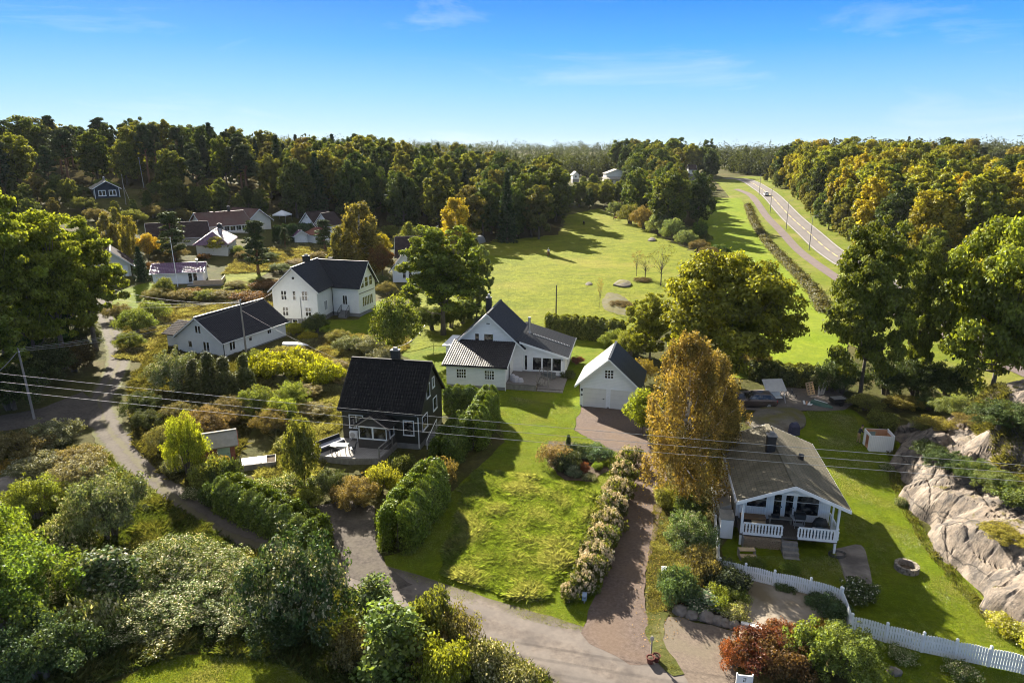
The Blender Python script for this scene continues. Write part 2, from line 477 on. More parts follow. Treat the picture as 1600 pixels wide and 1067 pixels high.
def proto(seed, kind, H, R, leaf, count, base=0.25, mat=None, trunk=BARK, r0=None, lean=(0, 0), clump=0.3, nclump=60, flat=0.75, lump=0.25, zmin=-0.55, branches=14):
    """crown mesh + trunk mesh of one kind of tree"""
    rg = np.random.default_rng(seed)
    r0 = r0 or H * 0.022
    tb = MB()
    if kind in ('broad', 'birch'):
        zc = H * (base + 1) / 2; rz = H * (1 - base) / 2
        d = fib(rg, nclump, zmin)
        ang = np.arctan2(d[:, 1], d[:, 0])
        wob = 1 + lump * np.sin(ang * 2 + rg.random() * 6) * 0.5 + lump * np.sin(ang * 3 + d[:, 2] * 4 + rg.random() * 6) * 0.5 + lump * 0.7 * rg.normal(size=nclump)
        rad = np.clip((0.66 + 0.3 * rg.random(nclump) ** 0.6) * wob, 0.3, 1.12)
        hor = np.ones(nclump)
        if kind == 'birch':
            hor = np.clip(1.0 - 0.62 * np.clip(d[:, 2], -0.2, 1) ** 1.0, 0.3, 1.1)
        cl = np.stack([d[:, 0] * R * rad * hor, d[:, 1] * R * rad * hor, zc + d[:, 2] * rz * np.clip(rad, 0.5, 1.05)], -1)
        inner = np.stack([rg.normal(size=nclump // 4) * R * 0.3, rg.normal(size=nclump // 4) * R * 0.3, zc + rg.normal(size=nclump // 4) * rz * 0.35], -1)
        cl = np.concatenate([cl, inner])
        cl += np.array([lean[0], lean[1], 0]) * (np.clip(cl[:, 2:3] / H, 0, 1) ** 2)
        cr = R * clump * (0.5 + 1.0 * rg.random(len(cl)))
        if kind == 'birch':
            V, t, hu, _ = cloud(rg, cl, cr, count / len(cl), leaf, flat=1.15, up=0.0, hang=2.2, spread=0.7, outc=None, shell=0.8)
        else:
            V, t, hu, _ = cloud(rg, cl, cr, count / len(cl), leaf, flat=flat, up=0.45, outc=np.array([0, 0, zc - rz * 0.3]))
        idx = rg.choice(nclump, min(branches, nclump), replace=False)
        limbs(tb, rg, H, r0, [cl[i] * np.array([0.88, 0.88, 0.97]) for i in idx], fork=max(0.2, base * 0.8), lean=lean)
    elif kind == 'weeping':
        n = nclump
        t_ = rg.random(n) ** 0.85
        prof = np.sin(np.pi * np.clip(0.1 + 0.86 * t_, 0, 1) ** 0.8) ** 0.75
        a = rg.random(n) * 6.283
        wob = 1 + lump * np.sin(a * 2 + t_ * 5 + rg.random() * 6) + 0.5 * lump * np.sin(a * 5 + t_ * 9)
        rr = R * prof * wob * rg.random(n) ** 0.42
        z = H * (base + (1 - base) * (t_ * 0.97))
        cl = np.stack([rr * np.cos(a), rr * np.sin(a), z], -1)
        cr = R * clump * (0.55 + 0.8 * rg.random(n)) * (1 - 0.35 * t_)
        V, t, hu, _ = cloud(rg, cl, cr, count / n, leaf, flat=1.2, up=0.0, hang=3.6, spread=0.8, shell=0.85)
        idx = rg.choice(n, min(branches, n), replace=False)
        limbs(tb, rg, H, r0, [cl[i] for i in idx], fork=0.22, lean=lean, top=0.95)
    elif kind == 'pine':
        n = nclump
        z = H * (base + (1 - base) * rg.random(n) ** 0.75)
        t_ = (z / H - base) / (1 - base)
        rr = R * (1.0 - 0.72 * t_ ** 1.7) * (0.35 + 0.65 * rg.random(n))
        a = rg.random(n) * 6.283
        cl = np.stack([rr * np.cos(a), rr * np.sin(a), z], -1)
        cr = R * clump * (0.7 + 0.6 * rg.random(n))
        V, t, hu, _ = cloud(rg, cl, cr, count / n, leaf, flat=0.5, up=0.5, spread=0.6)
        idx = rg.choice(n, min(branches, n), replace=False)
        limbs(tb, rg, H, r0, [cl[i] for i in idx], fork=base * 0.9, lean=lean, top=0.95)
    elif kind == 'spruce':
        P = []
        z = H * base
        cl = []
        while z < H * 0.985:
            t_ = (z / H - base) / (1 - base)
            r = R * (1 - t_) ** 0.85 + 0.12
            m = max(4, int(9 * (1 - t_) + 4))
            a0 = rg.random() * 6.28
            for k in range(m):
                a = a0 + 6.283 * k / m + rg.normal() * 0.15
                rl = r * (0.75 + 0.4 * rg.random())
                for s in np.linspace(0.25, 1, 5):
                    cl.append((rl * s * math.cos(a), rl * s * math.sin(a), z - 0.28 * rl * s + 0.1 * rl * s * s))
            z += H * 0.045 * (1.15 - 0.5 * t_)
        cl = np.array(cl)
        cr = np.full(len(cl), R * 0.13) * (0.7 + 0.6 * rg.random(len(cl)))
        V, t, hu, _ = cloud(rg, cl, cr, max(4, count / len(cl)), leaf, flat=0.55, up=0.3, hang=0.6, spread=0.6)
        tb.tube([(0, 0, -0.25), (0, 0, H * 0.5), (0, 0, H * 0.97)], [r0, r0 * 0.6, 0.03], 7)
    me = fastmesh('crown', V, 4, t, hu, mat)
    tme = bpy.data.meshes.new('trunk'); tme.from_pydata([tuple(v) for v in tb.v], [], tb.f); tme.materials.append(trunk)
    tme.polygons.foreach_set('use_smooth', [True] * len(tme.polygons)); tme.update()
    return {'crown': me, 'trunk': tme, 'H': H, 'R': R}


def plant_tree(P, pos, name, label, cat, color, s=1.0, sz=None, yaw=None, group=None):
    yaw = rnd.random() * 6.28 if yaw is None else yaw
    o = thing(name, label, cat, (pos[0], pos[1], pos[2] - 0.1), yaw, group)
    o.scale = (s, s, sz or s)
    c = bpy.data.objects.new('crown', P['crown']); link(c, o); c.color = rgba([min(0.5, v * g) for v, g in zip(color, (1.75, 1.9, 1.45))])
    t = bpy.data.objects.new('trunk', P['trunk']); link(t, o)
    return o


def bush_mesh(seed, R, H, leaf, count, nclump=26, flat=0.8, clump=0.36, mat=LEAF, kind='round', up=0.3, hang=0.0, lump=0.34):
    """a leafy shrub on the ground"""
    rg = np.random.default_rng(seed)
    if kind == 'round':
        d = fib(rg, nclump, -0.15)
        rad = np.clip(0.62 + 0.34 * rg.random(nclump) + lump * rg.normal(size=nclump) * 0.6, 0.3, 1.1)
        cl = np.stack([d[:, 0] * R * rad, d[:, 1] * R * rad, H * 0.42 + d[:, 2] * H * 0.5 * rad], -1)
    elif kind == 'cone':
        z = H * (0.06 + 0.88 * rg.random(nclump) ** 1.2)
        a = rg.random(nclump) * 6.283; rr = R * (1 - (z / H) ** 1.3) * (0.55 + 0.3 * rg.random(nclump)) + 0.05
        cl = np.stack([rr * np.cos(a), rr * np.sin(a), z], -1)
    elif kind == 'column':
        z = H * (0.08 + 0.84 * rg.random(nclump)); a = rg.random(nclump) * 6.283
        rr = R * (0.5 + 0.35 * rg.random(nclump)) * np.clip(1.15 - (z / H) ** 3, 0.3, 1)
        cl = np.stack([rr * np.cos(a), rr * np.sin(a), z], -1)
    cl = np.concatenate([cl, np.stack([rg.normal(size=6) * R * 0.3, rg.normal(size=6) * R * 0.3, H * (0.2 + 0.5 * rg.random(6))], -1)])
    cr = R * clump * (0.55 + 0.75 * rg.random(len(cl)))
    ns = nclump // 2
    sd = fib(rg, ns, 0.05); sr = 0.92 + 0.34 * rg.random(ns) ** 1.5
    if kind == 'round':
        cl = np.concatenate([cl, np.stack([sd[:, 0] * R * sr, sd[:, 1] * R * sr, H * 0.42 + sd[:, 2] * H * 0.56 * sr], -1)]); cr = np.concatenate([cr, R * clump * 0.4 * (0.6 + 0.7 * rg.random(ns))])
    V, t, hu, p = cloud(rg, cl, cr, count / len(cl), leaf, flat=flat, up=up, hang=hang, outc=np.array([0, 0, H * 0.2]))
    V = V.reshape(-1, 4, 3); V = V[V[:, :, 2].min(1) > -0.05] if False else V
    V[:, :, 2] = np.maximum(V[:, :, 2], -0.1)
    # a few woody stems carry the leaves
    return fastmesh('foliage', V.reshape(-1, 3), 4, t, hu, mat)


BUSH = {}


def bush_proto(key, *a, **k):
    BUSH[key] = (bush_mesh(*a, **k), a[1], a[2])


def stem_mesh(seed, R, H):
    rg = np.random.default_rng(seed)
    mb = MB()
    for i in range(6):
        a = rg.random() * 6.28; r = R * 0.5 * rg.random()
        mb.tube([(0.1 * math.cos(a), 0.1 * math.sin(a), -0.15), (r * 0.5 * math.cos(a), r * 0.5 * math.sin(a), H * 0.3), (r * math.cos(a), r * math.sin(a), H * 0.7)], [0.06, 0.045, 0.015], 5)
    me = bpy.data.meshes.new('stems'); me.from_pydata([tuple(v) for v in mb.v], [], mb.f); me.materials.append(BARK); me.update()
    return me


STEMS = None


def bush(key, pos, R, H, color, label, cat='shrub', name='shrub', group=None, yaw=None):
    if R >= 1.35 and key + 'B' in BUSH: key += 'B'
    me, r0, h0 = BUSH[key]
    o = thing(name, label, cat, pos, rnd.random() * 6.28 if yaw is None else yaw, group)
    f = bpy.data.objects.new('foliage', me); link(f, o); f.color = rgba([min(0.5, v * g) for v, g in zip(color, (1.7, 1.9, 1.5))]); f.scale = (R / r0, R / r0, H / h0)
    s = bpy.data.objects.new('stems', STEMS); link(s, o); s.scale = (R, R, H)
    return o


# ================================================================== SETTING
def grass_mat(name, a, b, c, s1=0.35, s2=3.0, bump=0.6, bscale=9.0, bdist=0.08, dry=None, streak=(1, 1, 1), dry_scale=0.09, dry_amt=0.7):
    """short turf: broad patches, fine tufts, slight bump"""
    m = bpy.data.materials.new(name)
    nt, N, L, out = nodes_of(m)
    b_ = N.new('ShaderNodeBsdfPrincipled'); b_.inputs['Roughness'].default_value = 0.9; b_.inputs['Specular IOR Level'].default_value = 0.05
    b_.inputs['Sheen Weight'].default_value = 0.0; b_.inputs['Sheen Tint'].default_value = (0.75, 0.85, 0.2, 1)
    L.new(b_.outputs[0], out.inputs[0])
    tc = N.new('ShaderNodeTexCoord'); mp = N.new('ShaderNodeMapping'); mp.inputs['Scale'].default_value = streak
    L.new(tc.outputs['Object'], mp.inputs[0])

    def nz(scale, det=5, ro=0.6):
        n = N.new('ShaderNodeTexNoise'); n.inputs['Scale'].default_value = scale; n.inputs['Detail'].default_value = det; n.inputs['Roughness'].default_value = ro
        L.new(mp.outputs[0], n.inputs['Vector']); return n.outputs['Fac']

    def rng_(v, lo, hi, amt=1.0):
        r = N.new('ShaderNodeMapRange'); r.inputs[1].default_value = lo; r.inputs[2].default_value = hi; r.inputs[4].default_value = amt
        L.new(v, r.inputs[0]); return r.outputs[0]

    def mixc(f, x, y):
        mx = N.new('ShaderNodeMixRGB'); L.new(f, mx.inputs[0])
        for s, v in ((1, x), (2, y)):
            if isinstance(v, tuple): mx.inputs[s].default_value = rgba(v)
            else: L.new(v, mx.inputs[s])
        return mx.outputs[0]
    col = mixc(rng_(nz(s1), 0.38, 0.62), a, b)
    col = mixc(rng_(nz(s2 * 0.35, 6, 0.7), 0.45, 0.6, 0.55), col, tuple(v * 0.85 for v in c))
    col = mixc(rng_(nz(s2, 8, 0.72), 0.42, 0.62, 0.85), col, c)
    col = mixc(rng_(nz(s2 * 4.5, 4, 0.8), 0.5, 0.72, 0.6), col, tuple(v * 0.5 for v in c))
    if dry is not None:
        col = mixc(rng_(nz(dry_scale, 6, 0.65), 0.5, 0.66, dry_amt), col, dry)
    L.new(col, b_.inputs['Base Color'])
    if bump:
        bp = N.new('ShaderNodeBump'); bp.inputs['Strength'].default_value = bump; bp.inputs['Distance'].default_value = bdist
        L.new(nz(bscale, 6, 0.75), bp.inputs['Height']); L.new(bp.outputs[0], b_.inputs['Normal'])
    return m


G_ROUGH = grass_mat('rough_ground', (0.075, 0.085, 0.018), (0.105, 0.098, 0.03), (0.05, 0.048, 0.018), 0.25, 2.2, 1.0, 4.0, 0.25, dry=(0.125, 0.095, 0.045), dry_scale=0.08)
G_LAWN = grass_mat('mown_lawn', (0.115, 0.16, 0.006), (0.155, 0.185, 0.009), (0.07, 0.105, 0.005), 0.3, 3.2, 1.0, 4.5, 0.16, dry=(0.2, 0.18, 0.03), dry_scale=0.2, dry_amt=0.45)
G_FIELD = grass_mat('pasture_grass', (0.165, 0.192, 0.011), (0.195, 0.205, 0.016), (0.1, 0.122, 0.01), 0.05, 0.6, 1.0, 0.8, 0.6, dry=(0.235, 0.205, 0.04), dry_scale=0.035, dry_amt=0.6)
G_STRIP = grass_mat('meadow_grass', (0.14, 0.195, 0.008), (0.17, 0.205, 0.01), (0.1, 0.145, 0.007), 0.06, 0.7, 1.0, 0.9, 0.15, dry=(0.18, 0.2, 0.03), dry_scale=0.03, dry_amt=0.5)
G_VERGE = grass_mat('verge_grass', (0.13, 0.165, 0.012), (0.165, 0.175, 0.02), (0.085, 0.11, 0.012), 0.1, 1.5, 0.8, 2.5, 0.2, dry=(0.2, 0.17, 0.06), dry_scale=0.06)
G_TUFT = grass_mat('unmown_grass', (0.095, 0.105, 0.022), (0.12, 0.115, 0.035), (0.06, 0.07, 0.018), 0.6, 4.0, 1.0, 7.0, 0.15, dry=(0.17, 0.155, 0.075), dry_scale=0.4)
ASPHALT = surf('worn_asphalt', (0.103, 0.085, 0.074), (0.163, 0.137, 0.116), 2.6, 0.9, 0.5, 60, c3=(0.066, 0.058, 0.055), scale3=0.4, amt3=0.6, bdist=0.01, spec=0.12)
GRAVEL = surf('lane_gravel', (0.055, 0.046, 0.040), (0.097, 0.083, 0.071), 4.0, 0.95, 0.8, 26, c3=(0.111, 0.097, 0.076), scale3=0.5, amt3=0.5, bdist=0.03, spec=0.12)
REDGRAVEL = surf('red_drive_gravel', (0.085, 0.062, 0.051), (0.142, 0.108, 0.09), 5.5, 0.95, 0.9, 30, c3=(0.136, 0.096, 0.068), scale3=0.45, amt3=0.5, bdist=0.03, detail=9, spec=0.12)
YARDGRAVEL = surf('yard_gravel', (0.109, 0.085, 0.068), (0.167, 0.133, 0.105), 5.5, 0.95, 0.9, 30, c3=(0.136, 0.116, 0.082), scale3=0.4, amt3=0.6, bdist=0.03, detail=9, spec=0.12)
GREYGRAVEL = surf('grey_yard_gravel', (0.085, 0.076, 0.072), (0.136, 0.123, 0.115), 3.5, 0.95, 0.8, 26, c3=(0.221, 0.187, 0.153), scale3=0.3, amt3=0.4, bdist=0.03, spec=0.12)
CONCRETE = surf('old_concrete', (0.19, 0.16, 0.125), (0.26, 0.225, 0.18), 1.3, 0.9, 0.3, 30, c3=(0.11, 0.085, 0.045), scale3=0.35, amt3=0.8, spec=0.12)
HIGHWAY = surf('highway_asphalt', (0.124, 0.110, 0.104), (0.156, 0.140, 0.132), 0.5, 0.85, c3=(0.104, 0.092, 0.086), scale3=0.15, amt3=0.5, stretch=(1, 1, 1), spec=0.12)
PATHM = surf('footpath_asphalt', (0.111, 0.085, 0.080), (0.140, 0.111, 0.104), 0.6, 0.9, spec=0.12)
LINEM = surf('road_paint', (0.5, 0.49, 0.46), (0.42, 0.41, 0.39), 1.5, 0.6)
LINEY = surf('yellow_road_paint', (0.72, 0.5, 0.16), (0.65, 0.45, 0.15), 1.5, 0.6)
SOIL = surf('flower_bed_soil', (0.05, 0.036, 0.026), (0.1, 0.075, 0.05), 3, 0.95, 0.8, 12, spec=0.12)
GRANITE = None


def worn(m, edge, track, edge_w=0.82, n_tracks=1, track_at=0.45, crown=None, t_amt=0.5):
    """wheel tracks and ragged dirty edges on a road surface, by its across coordinate"""
    nt = m.node_tree; N = nt.nodes; L = nt.links
    b = [n for n in N if n.type == 'BSDF_PRINCIPLED'][0]
    src = b.inputs['Base Color'].links[0].from_socket
    a = N.new('ShaderNodeAttribute'); a.attribute_name = 'across'
    tc = N.new('ShaderNodeTexCoord'); n = N.new('ShaderNodeTexNoise'); n.inputs['Scale'].default_value = 1.4; n.inputs['Detail'].default_value = 7; L.new(tc.outputs['Object'], n.inputs['Vector'])
    ab = N.new('ShaderNodeMath'); ab.operation = 'ABSOLUTE'; L.new(a.outputs['Fac'], ab.inputs[0])
    ad = N.new('ShaderNodeMath'); ad.operation = 'MULTIPLY_ADD'; L.new(n.outputs['Fac'], ad.inputs[0]); ad.inputs[1].default_value = 0.7; L.new(ab.outputs[0], ad.inputs[2])
    def band(center, width, colr, amt, sock):
        d = N.new('ShaderNodeMath'); d.operation = 'SUBTRACT'; L.new(ad.outputs[0], d.inputs[0]); d.inputs[1].default_value = center + 0.35
        e = N.new('ShaderNodeMath'); e.operation = 'ABSOLUTE'; L.new(d.outputs[0], e.inputs[0])
        r = N.new('ShaderNodeMapRange'); r.inputs[1].default_value = width * 0.4; r.inputs[2].default_value = width; r.inputs[3].default_value = amt; r.inputs[4].default_value = 0.0; L.new(e.outputs[0], r.inputs[0])
        x = N.new('ShaderNodeMixRGB'); L.new(r.outputs[0], x.inputs[0]); L.new(sock, x.inputs[1]); x.inputs[2].default_value = rgba(colr); return x.outputs[0]
    c = band(track_at, 0.3, track, t_amt, src)
    if crown: c = band(0.0, 0.22, crown, 0.75, c)
    r = N.new('ShaderNodeMapRange'); r.inputs[1].default_value = edge_w + 0.3; r.inputs[2].default_value = edge_w + 0.55; L.new(ad.outputs[0], r.inputs[0])
    x = N.new('ShaderNodeMixRGB'); L.new(r.outputs[0], x.inputs[0]); L.new(c, x.inputs[1]); x.inputs[2].default_value = rgba(edge)
    L.new(x.outputs[0], b.inputs['Base Color'])


ASPHALT2 = ASPHALT
worn(ASPHALT, (0.095, 0.082, 0.055), (0.155, 0.136, 0.122), 0.8)
LANEM = GRAVEL.copy()
worn(LANEM, (0.08, 0.08, 0.026), (0.11, 0.095, 0.08), 0.7, crown=(0.1, 0.09, 0.05))
worn(HIGHWAY, (0.12, 0.108, 0.095), (0.17, 0.153, 0.145), 0.97, track_at=0.42, t_amt=0.35)


def ground_mesh():
    nx, ny = len(GX), len(GY)
    X, Y = np.meshgrid(GX, GY)
    V = np.stack([X, Y, GZ], -1).reshape(-1, 3)
    i = np.arange(nx - 1)[None, :] + nx * np.arange(ny - 1)[:, None]
    F = np.stack([i, i + 1, i + nx + 1, i + nx], -1).reshape(-1, 4)
    me = bpy.data.meshes.new('ground')
    me.vertices.add(len(V)); me.vertices.foreach_set('co', V.astype(np.float32).ravel())
    me.loops.add(F.size); me.loops.foreach_set('vertex_index', F.astype(np.int32).ravel())
    me.polygons.add(len(F)); me.polygons.foreach_set('loop_start', np.arange(0, F.size, 4, dtype=np.int32))
    me.polygons.foreach_set('use_smooth', np.ones(len(F), dtype=bool))
    me.update(calc_edges=True); me.materials.append(G_ROUGH)
    return me


tag(link(bpy.data.objects.new('ground', ground_mesh())), 'rough grass and undergrowth covering the ground between gardens and woods', 'ground', kind='structure')


def sheet(name, poly, dz, mat, label, cat, step=1.0, px=True, jit=0.12, kind='structure'):
    """a surface laid over the terrain; poly in photograph pixels on the ground or in metres"""
    pts = [at(*p)[:2] for p in poly] if px else [np.array(p[:2], float) for p in poly]
    B = []
    for i, p in enumerate(pts):
        q = pts[(i + 1) % len(pts)]
        n = max(1, int(np.hypot(*(q - p)) / (step * 0.5)))
        for k in range(n):
            w = p + (q - p) * k / n
            j = mnoise.noise_vector(Vector((w[0] * 0.9, w[1] * 0.9, 3.1))) * (jit * 2.2)
            B.append(Vector((w[0] + j.x, w[1] + j.y)))
    nb = len(B)
    xs = [b.x for b in B]; ys = [b.y for b in B]
    inner = []
    x = min(xs)
    while x < max(xs):
        y = min(ys)
        while y < max(ys):
            inner.append(Vector((x + 0.1 * step * rnd.random(), y + 0.1 * step * rnd.random()))); y += step
        x += step
    r = delaunay_2d_cdt(B + inner, [(i, (i + 1) % nb) for i in range(nb)], [], 1, 1e-4)
    V = np.array([(v.x, v.y) for v in r[0]])
    z = gz(V[:, 0], V[:, 1]) + dz
    me = bpy.data.meshes.new(name)
    me.from_pydata([(a[0], a[1], b) for a, b in zip(V, z)], [], [tuple(f) for f in r[2]])
    # keep every face upward
    me.polygons.foreach_set('use_smooth', [True] * len(me.polygons))
    me.materials.append(mat); me.update()
    return tag(link(bpy.data.objects.new(name, me)), label, cat, kind=kind)


def smooth_line(P, step=1.0):
    P = [np.array(p, float) for p in P]
    P = [2 * P[0] - P[1]] + P + [2 * P[-1] - P[-2]]
    out = []
    for i in range(1, len(P) - 2):
        n = max(2, int(np.linalg.norm(P[i + 1] - P[i]) / step))
        for k in range(n):
            t = k / n
            out.append(0.5 * ((2 * P[i]) + (-P[i - 1] + P[i + 1]) * t + (2 * P[i - 1] - 5 * P[i] + 4 * P[i + 1] - P[i + 2]) * t * t + (-P[i - 1] + 3 * P[i] - 3 * P[i + 1] + P[i + 2]) * t ** 3))
    out.append(P[-2])
    return np.array(out)


def ribbon_mesh(line, off, w, dz, nseg=4, jit=0.0):
    L_ = line[:, :2]
    T = unit(np.gradient(L_, axis=0)); Nn = np.stack([-T[:, 1], T[:, 0]], -1)
    V = []; F = []
    for i in range(len(L_)):
        wl = w if np.isscalar(w) else w[i]
        for k in range(nseg + 1):
            s = off + wl * (k / nseg - 0.5)
            if jit and k in (0, nseg): s += jit * mnoise.noise(Vector((L_[i][0] * 0.8, L_[i][1] * 0.8, k * 7.0)))
            p = L_[i] + Nn[i] * s
            V.append((p[0], p[1], float(gz(p[0], p[1])) + dz))
    global LAST_ACROSS
    LAST_ACROSS = [2 * k / nseg - 1 for _ in L_ for k in range(nseg + 1)]
    m = nseg + 1
    for i in range(len(L_) - 1):
        for k in range(nseg):
            F.append((i * m + k, i * m + m + k, i * m + m + k + 1, i * m + k + 1))
    return V, [f[::-1] for f in F] if False else F


def ribbon(name, line, w, dz, mat, label, cat, jit=0.0, nseg=10):
    V, F = ribbon_mesh(line, 0, w, dz, nseg, jit)
    me = bpy.data.meshes.new(name); me.from_pydata(V, [], F); me.materials.append(mat)
    me.attributes.new('across', 'FLOAT', 'POINT').data.foreach_set('value', LAST_ACROSS)
    me.polygons.foreach_set('use_smooth', [True] * len(F)); me.update()
    return tag(link(bpy.data.objects.new(name, me)), label, cat, kind='structure')


sheet('field', [(560, 560), (640, 470), (700, 400), (745, 378), (872, 368), (888, 336), (935, 326), (985, 345), (1040, 375), (1095, 398), (1120, 425), (1100, 480), (1010, 540), (850, 520), (740, 535)],
      0.07, G_FIELD, 'sunlit pasture behind the white houses', 'field', 4.0, jit=0.8)
sheet('meadow', [(1075, 306), (1158, 311), (1180, 350), (1215, 395), (1258, 440), (1300, 490), (1330, 540), (1300, 600), (1150, 590), (1115, 500), (1128, 425), (1100, 398), (1075, 372), (1080, 335)],
      0.09, G_STRIP, 'bright green meadow strip beside the footpath', 'meadow', 4.0, jit=0.6)
sheet('verge', [(1158, 311), (1176, 283), (1200, 285), (1245, 325), (1300, 372), (1400, 430), (1640, 520), (1640, 640), (1480, 590), (1330, 540), (1300, 490), (1258, 440), (1215, 395), (1180, 350)],
      0.08, G_VERGE, 'grass verge along the highway and the footpath', 'verge', 4.0, jit=0.3)
sheet('lawn', [(700, 560), (720, 640), (775, 640), (788, 690), (700, 775), (660, 850), (600, 870), (604, 888), (660, 915), (760, 950), (850, 972), (905, 985), (925, 955), (948, 900), (966, 830), (980, 760), (985, 712),
               (949, 702), (919, 684), (895, 672), (906, 640), (905, 600), (930, 560), (985, 545), (960, 520), (880, 520), (760, 545)],
      0.03, G_LAWN, 'mown lawn around the white house and the garage', 'lawn', 1.0)
sheet('lawn', [(590, 470), (690, 500), (730, 530), (735, 640), (690, 650), (640, 560), (600, 545), (520, 520), (430, 515), (430, 500), (560, 500)],
      0.026, G_LAWN, 'garden lawn below the tall white villa', 'lawn', 1.5)
sheet('lawn', [(1235, 645), (1330, 640), (1360, 660), (1405, 690), (1405, 745), (1425, 800), (1478, 870), (1560, 965), (1600, 985), (1640, 1010), (1640, 1110), (1340, 1110), (1310, 1010), (1240, 930), (1130, 900), (1125, 860), (1160, 800), (1220, 700)],
      0.03, G_LAWN, 'mown lawn between the cabin and the bare rock', 'lawn', 1.0)
sheet('lawn', [(60, 1110), (200, 1060), (240, 1030), (350, 1020), (430, 1030), (480, 1060), (560, 1110)],
      0.03, G_LAWN, 'strip of lawn at the near edge below the thicket', 'lawn', 1.0)
sheet('lawn', [(205, 600), (290, 570), (270, 640), (205, 655)], 0.03, G_LAWN, 'small shaded lawn beside the gravel lane', 'lawn', 1.0)
sheet('lawn', [(430, 690), (520, 640), (530, 700), (505, 745), (470, 780), (400, 770), (420, 735)], 0.03, G_TUFT, 'overgrown garden grass left of the dark house', 'lawn', 1.0)
sheet('lawn', [(172, 480), (185, 455), (235, 440), (245, 452), (200, 495), (178, 500)], 0.05, G_LAWN, 'green lawn at the top of the gravel lane', 'lawn', 1.5)
sheet('lawn', [(345, 452), (350, 425), (400, 395), (470, 385), (480, 405), (420, 425), (380, 450)], 0.05, G_FIELD, 'dry lawn between the plum roofed houses', 'lawn', 2.0)
lane = smooth_line([at(150, 462), at(163, 490), at(176, 525), at(186, 560), at(172, 598), at(155, 630), at(168, 668), at(200, 706), at(238, 746), at(285, 788), at(340, 826), at(410, 855), at(490, 885), at(560, 905)], 1.0)
ribbon('lane', lane, np.interp(np.linspace(0, 1, len(lane)), [0, 0.35, 0.6, 1], [2.5, 2.8, 2.9, 3.3]), 0.035, LANEM, 'gravel lane climbing past the gardens', 'lane', jit=0.35)
sheet('lane_fork', [(-30, 680), (-30, 655), (60, 640), (130, 612), (160, 640), (150, 668), (60, 664)], 0.05, GRAVEL, 'gravel fork of the lane under the tall maples', 'lane')
road = smooth_line([at(540, 899), at(600, 915), at(660, 937), at(760, 974), at(860, 1010), at(960, 1050), at(1060, 1090), at(1200, 1150)], 1.0)
ribbon('road', road, np.interp(np.linspace(0, 1, len(road)), [0, 0.3, 0.55, 1], [3.4, 3.9, 4.6, 5.4]), 0.045, ASPHALT, 'narrow worn asphalt road along the front gardens', 'road', jit=0.15)
sheet('driveway', [(498, 790), (540, 782), (586, 790), (586, 845), (604, 888), (645, 915), (600, 925), (545, 900), (528, 862), (512, 825)], 0.06, GRAVEL, 'gravel parking spot between the clipped hedges', 'driveway', 0.7)
sheet('driveway', [(908, 635), (1000, 640), (1015, 690), (1042, 745), (1034, 800), (1023, 850), (1012, 890), (1008, 930), (1014, 1000), (1016, 1040), (985, 1040), (905, 992), (925, 950), (946, 900), (966, 830), (982, 760), (985, 714), (949, 702), (919, 684), (896, 672)],
      0.05, REDGRAVEL, 'reddish gravel drive leading to the double garage', 'driveway', 0.8)
sheet('gravel_yard', [(1026, 962), (1080, 970), (1157, 988), (1142, 1012), (1150, 1110), (1100, 1110), (1062, 1052), (1030, 1012)], 0.06, YARDGRAVEL, 'pale gravel parking bay beside the boulder edging', 'gravel yard', 0.7)
sheet('gravel_yard', [(1135, 640), (1150, 612), (1240, 606), (1310, 612), (1335, 632), (1320, 642), (1240, 642)], 0.05, GREYGRAVEL, 'grey gravel yard behind the cabin with the parked car', 'gravel yard', 0.8)
hw = smooth_line([at(1135, 279), at(1163, 281.5), at(1189, 295), at(1204, 306), at(1224, 327), at(1246, 349), at(1269, 369), at(1330, 415), at(1466, 490), at(1600, 552), at(1760, 640)], 3.0)
ribbon('highway', hw, 7.3, 0.16, HIGHWAY, 'two lane highway curving down past the wood', 'highway', nseg=12)


def lines_obj(name, offs, w, mat, label, dash=None):
    V = []; F = []
    for o in offs:
        v, f = ribbon_mesh(hw, o, w, 0.2, 1)
        if dash: f = [q for i, q in enumerate(f) if i % dash[0] < dash[1]]
        F += [tuple(i + len(V) for i in q) for q in f]; V += v
    me = bpy.data.meshes.new(name); me.from_pydata(V, [], F); me.materials.append(mat); me.update()
    tag(link(bpy.data.objects.new(name, me)), label, 'road marking', kind='structure')


ribbon('verge', hw, 34.0, 0.045, G_VERGE, 'grassy banks on both sides of the highway', 'verge', nseg=24)
lines_obj('road_edge_marking', (-3.3, 3.3), 0.12, LINEM, 'white edge lines of the highway')
lines_obj('road_centre_marking', (-0.12, ), 0.22, LINEY, 'yellow centre line of the highway', (3, 2))
fp = smooth_line([at(1150, 296), at(1174, 307), at(1198, 339), at(1223, 365), at(1268, 408), at(1350, 462), at(1463, 524), at(1600, 583), at(1720, 640)], 3.0)
ribbon('footpath', fp, 2.7, 0.15, PATHM, 'asphalt footpath running parallel to the highway', 'footpath')
pb = [at(1168, 909), at(1283, 938), at(1287, 990), at(1153, 1002)]
m = MB()
zz = 0.22
m.hexa([(p[0], p[1], -0.2) for p in (pb[3], pb[2], pb[1], pb[0])], [(p[0], p[1], zz) for p in (pb[3], pb[2], pb[1], pb[0])])
tag(m.build('concrete_pad', CONCRETE, bevel=0.02), 'old concrete pad inside the bend of the picket fence', 'concrete pad', kind='structure')
a = at(1158, 973, 0.22); b = at(1197, 985, 0.22)
tag(MB().bar((a[0], a[1], zz + 0.05), (b[0], b[1], zz + 0.05), 0.22, 0.1).build('kerb_beam', TRIM), 'white kerb beam lying on the concrete pad', 'beam')


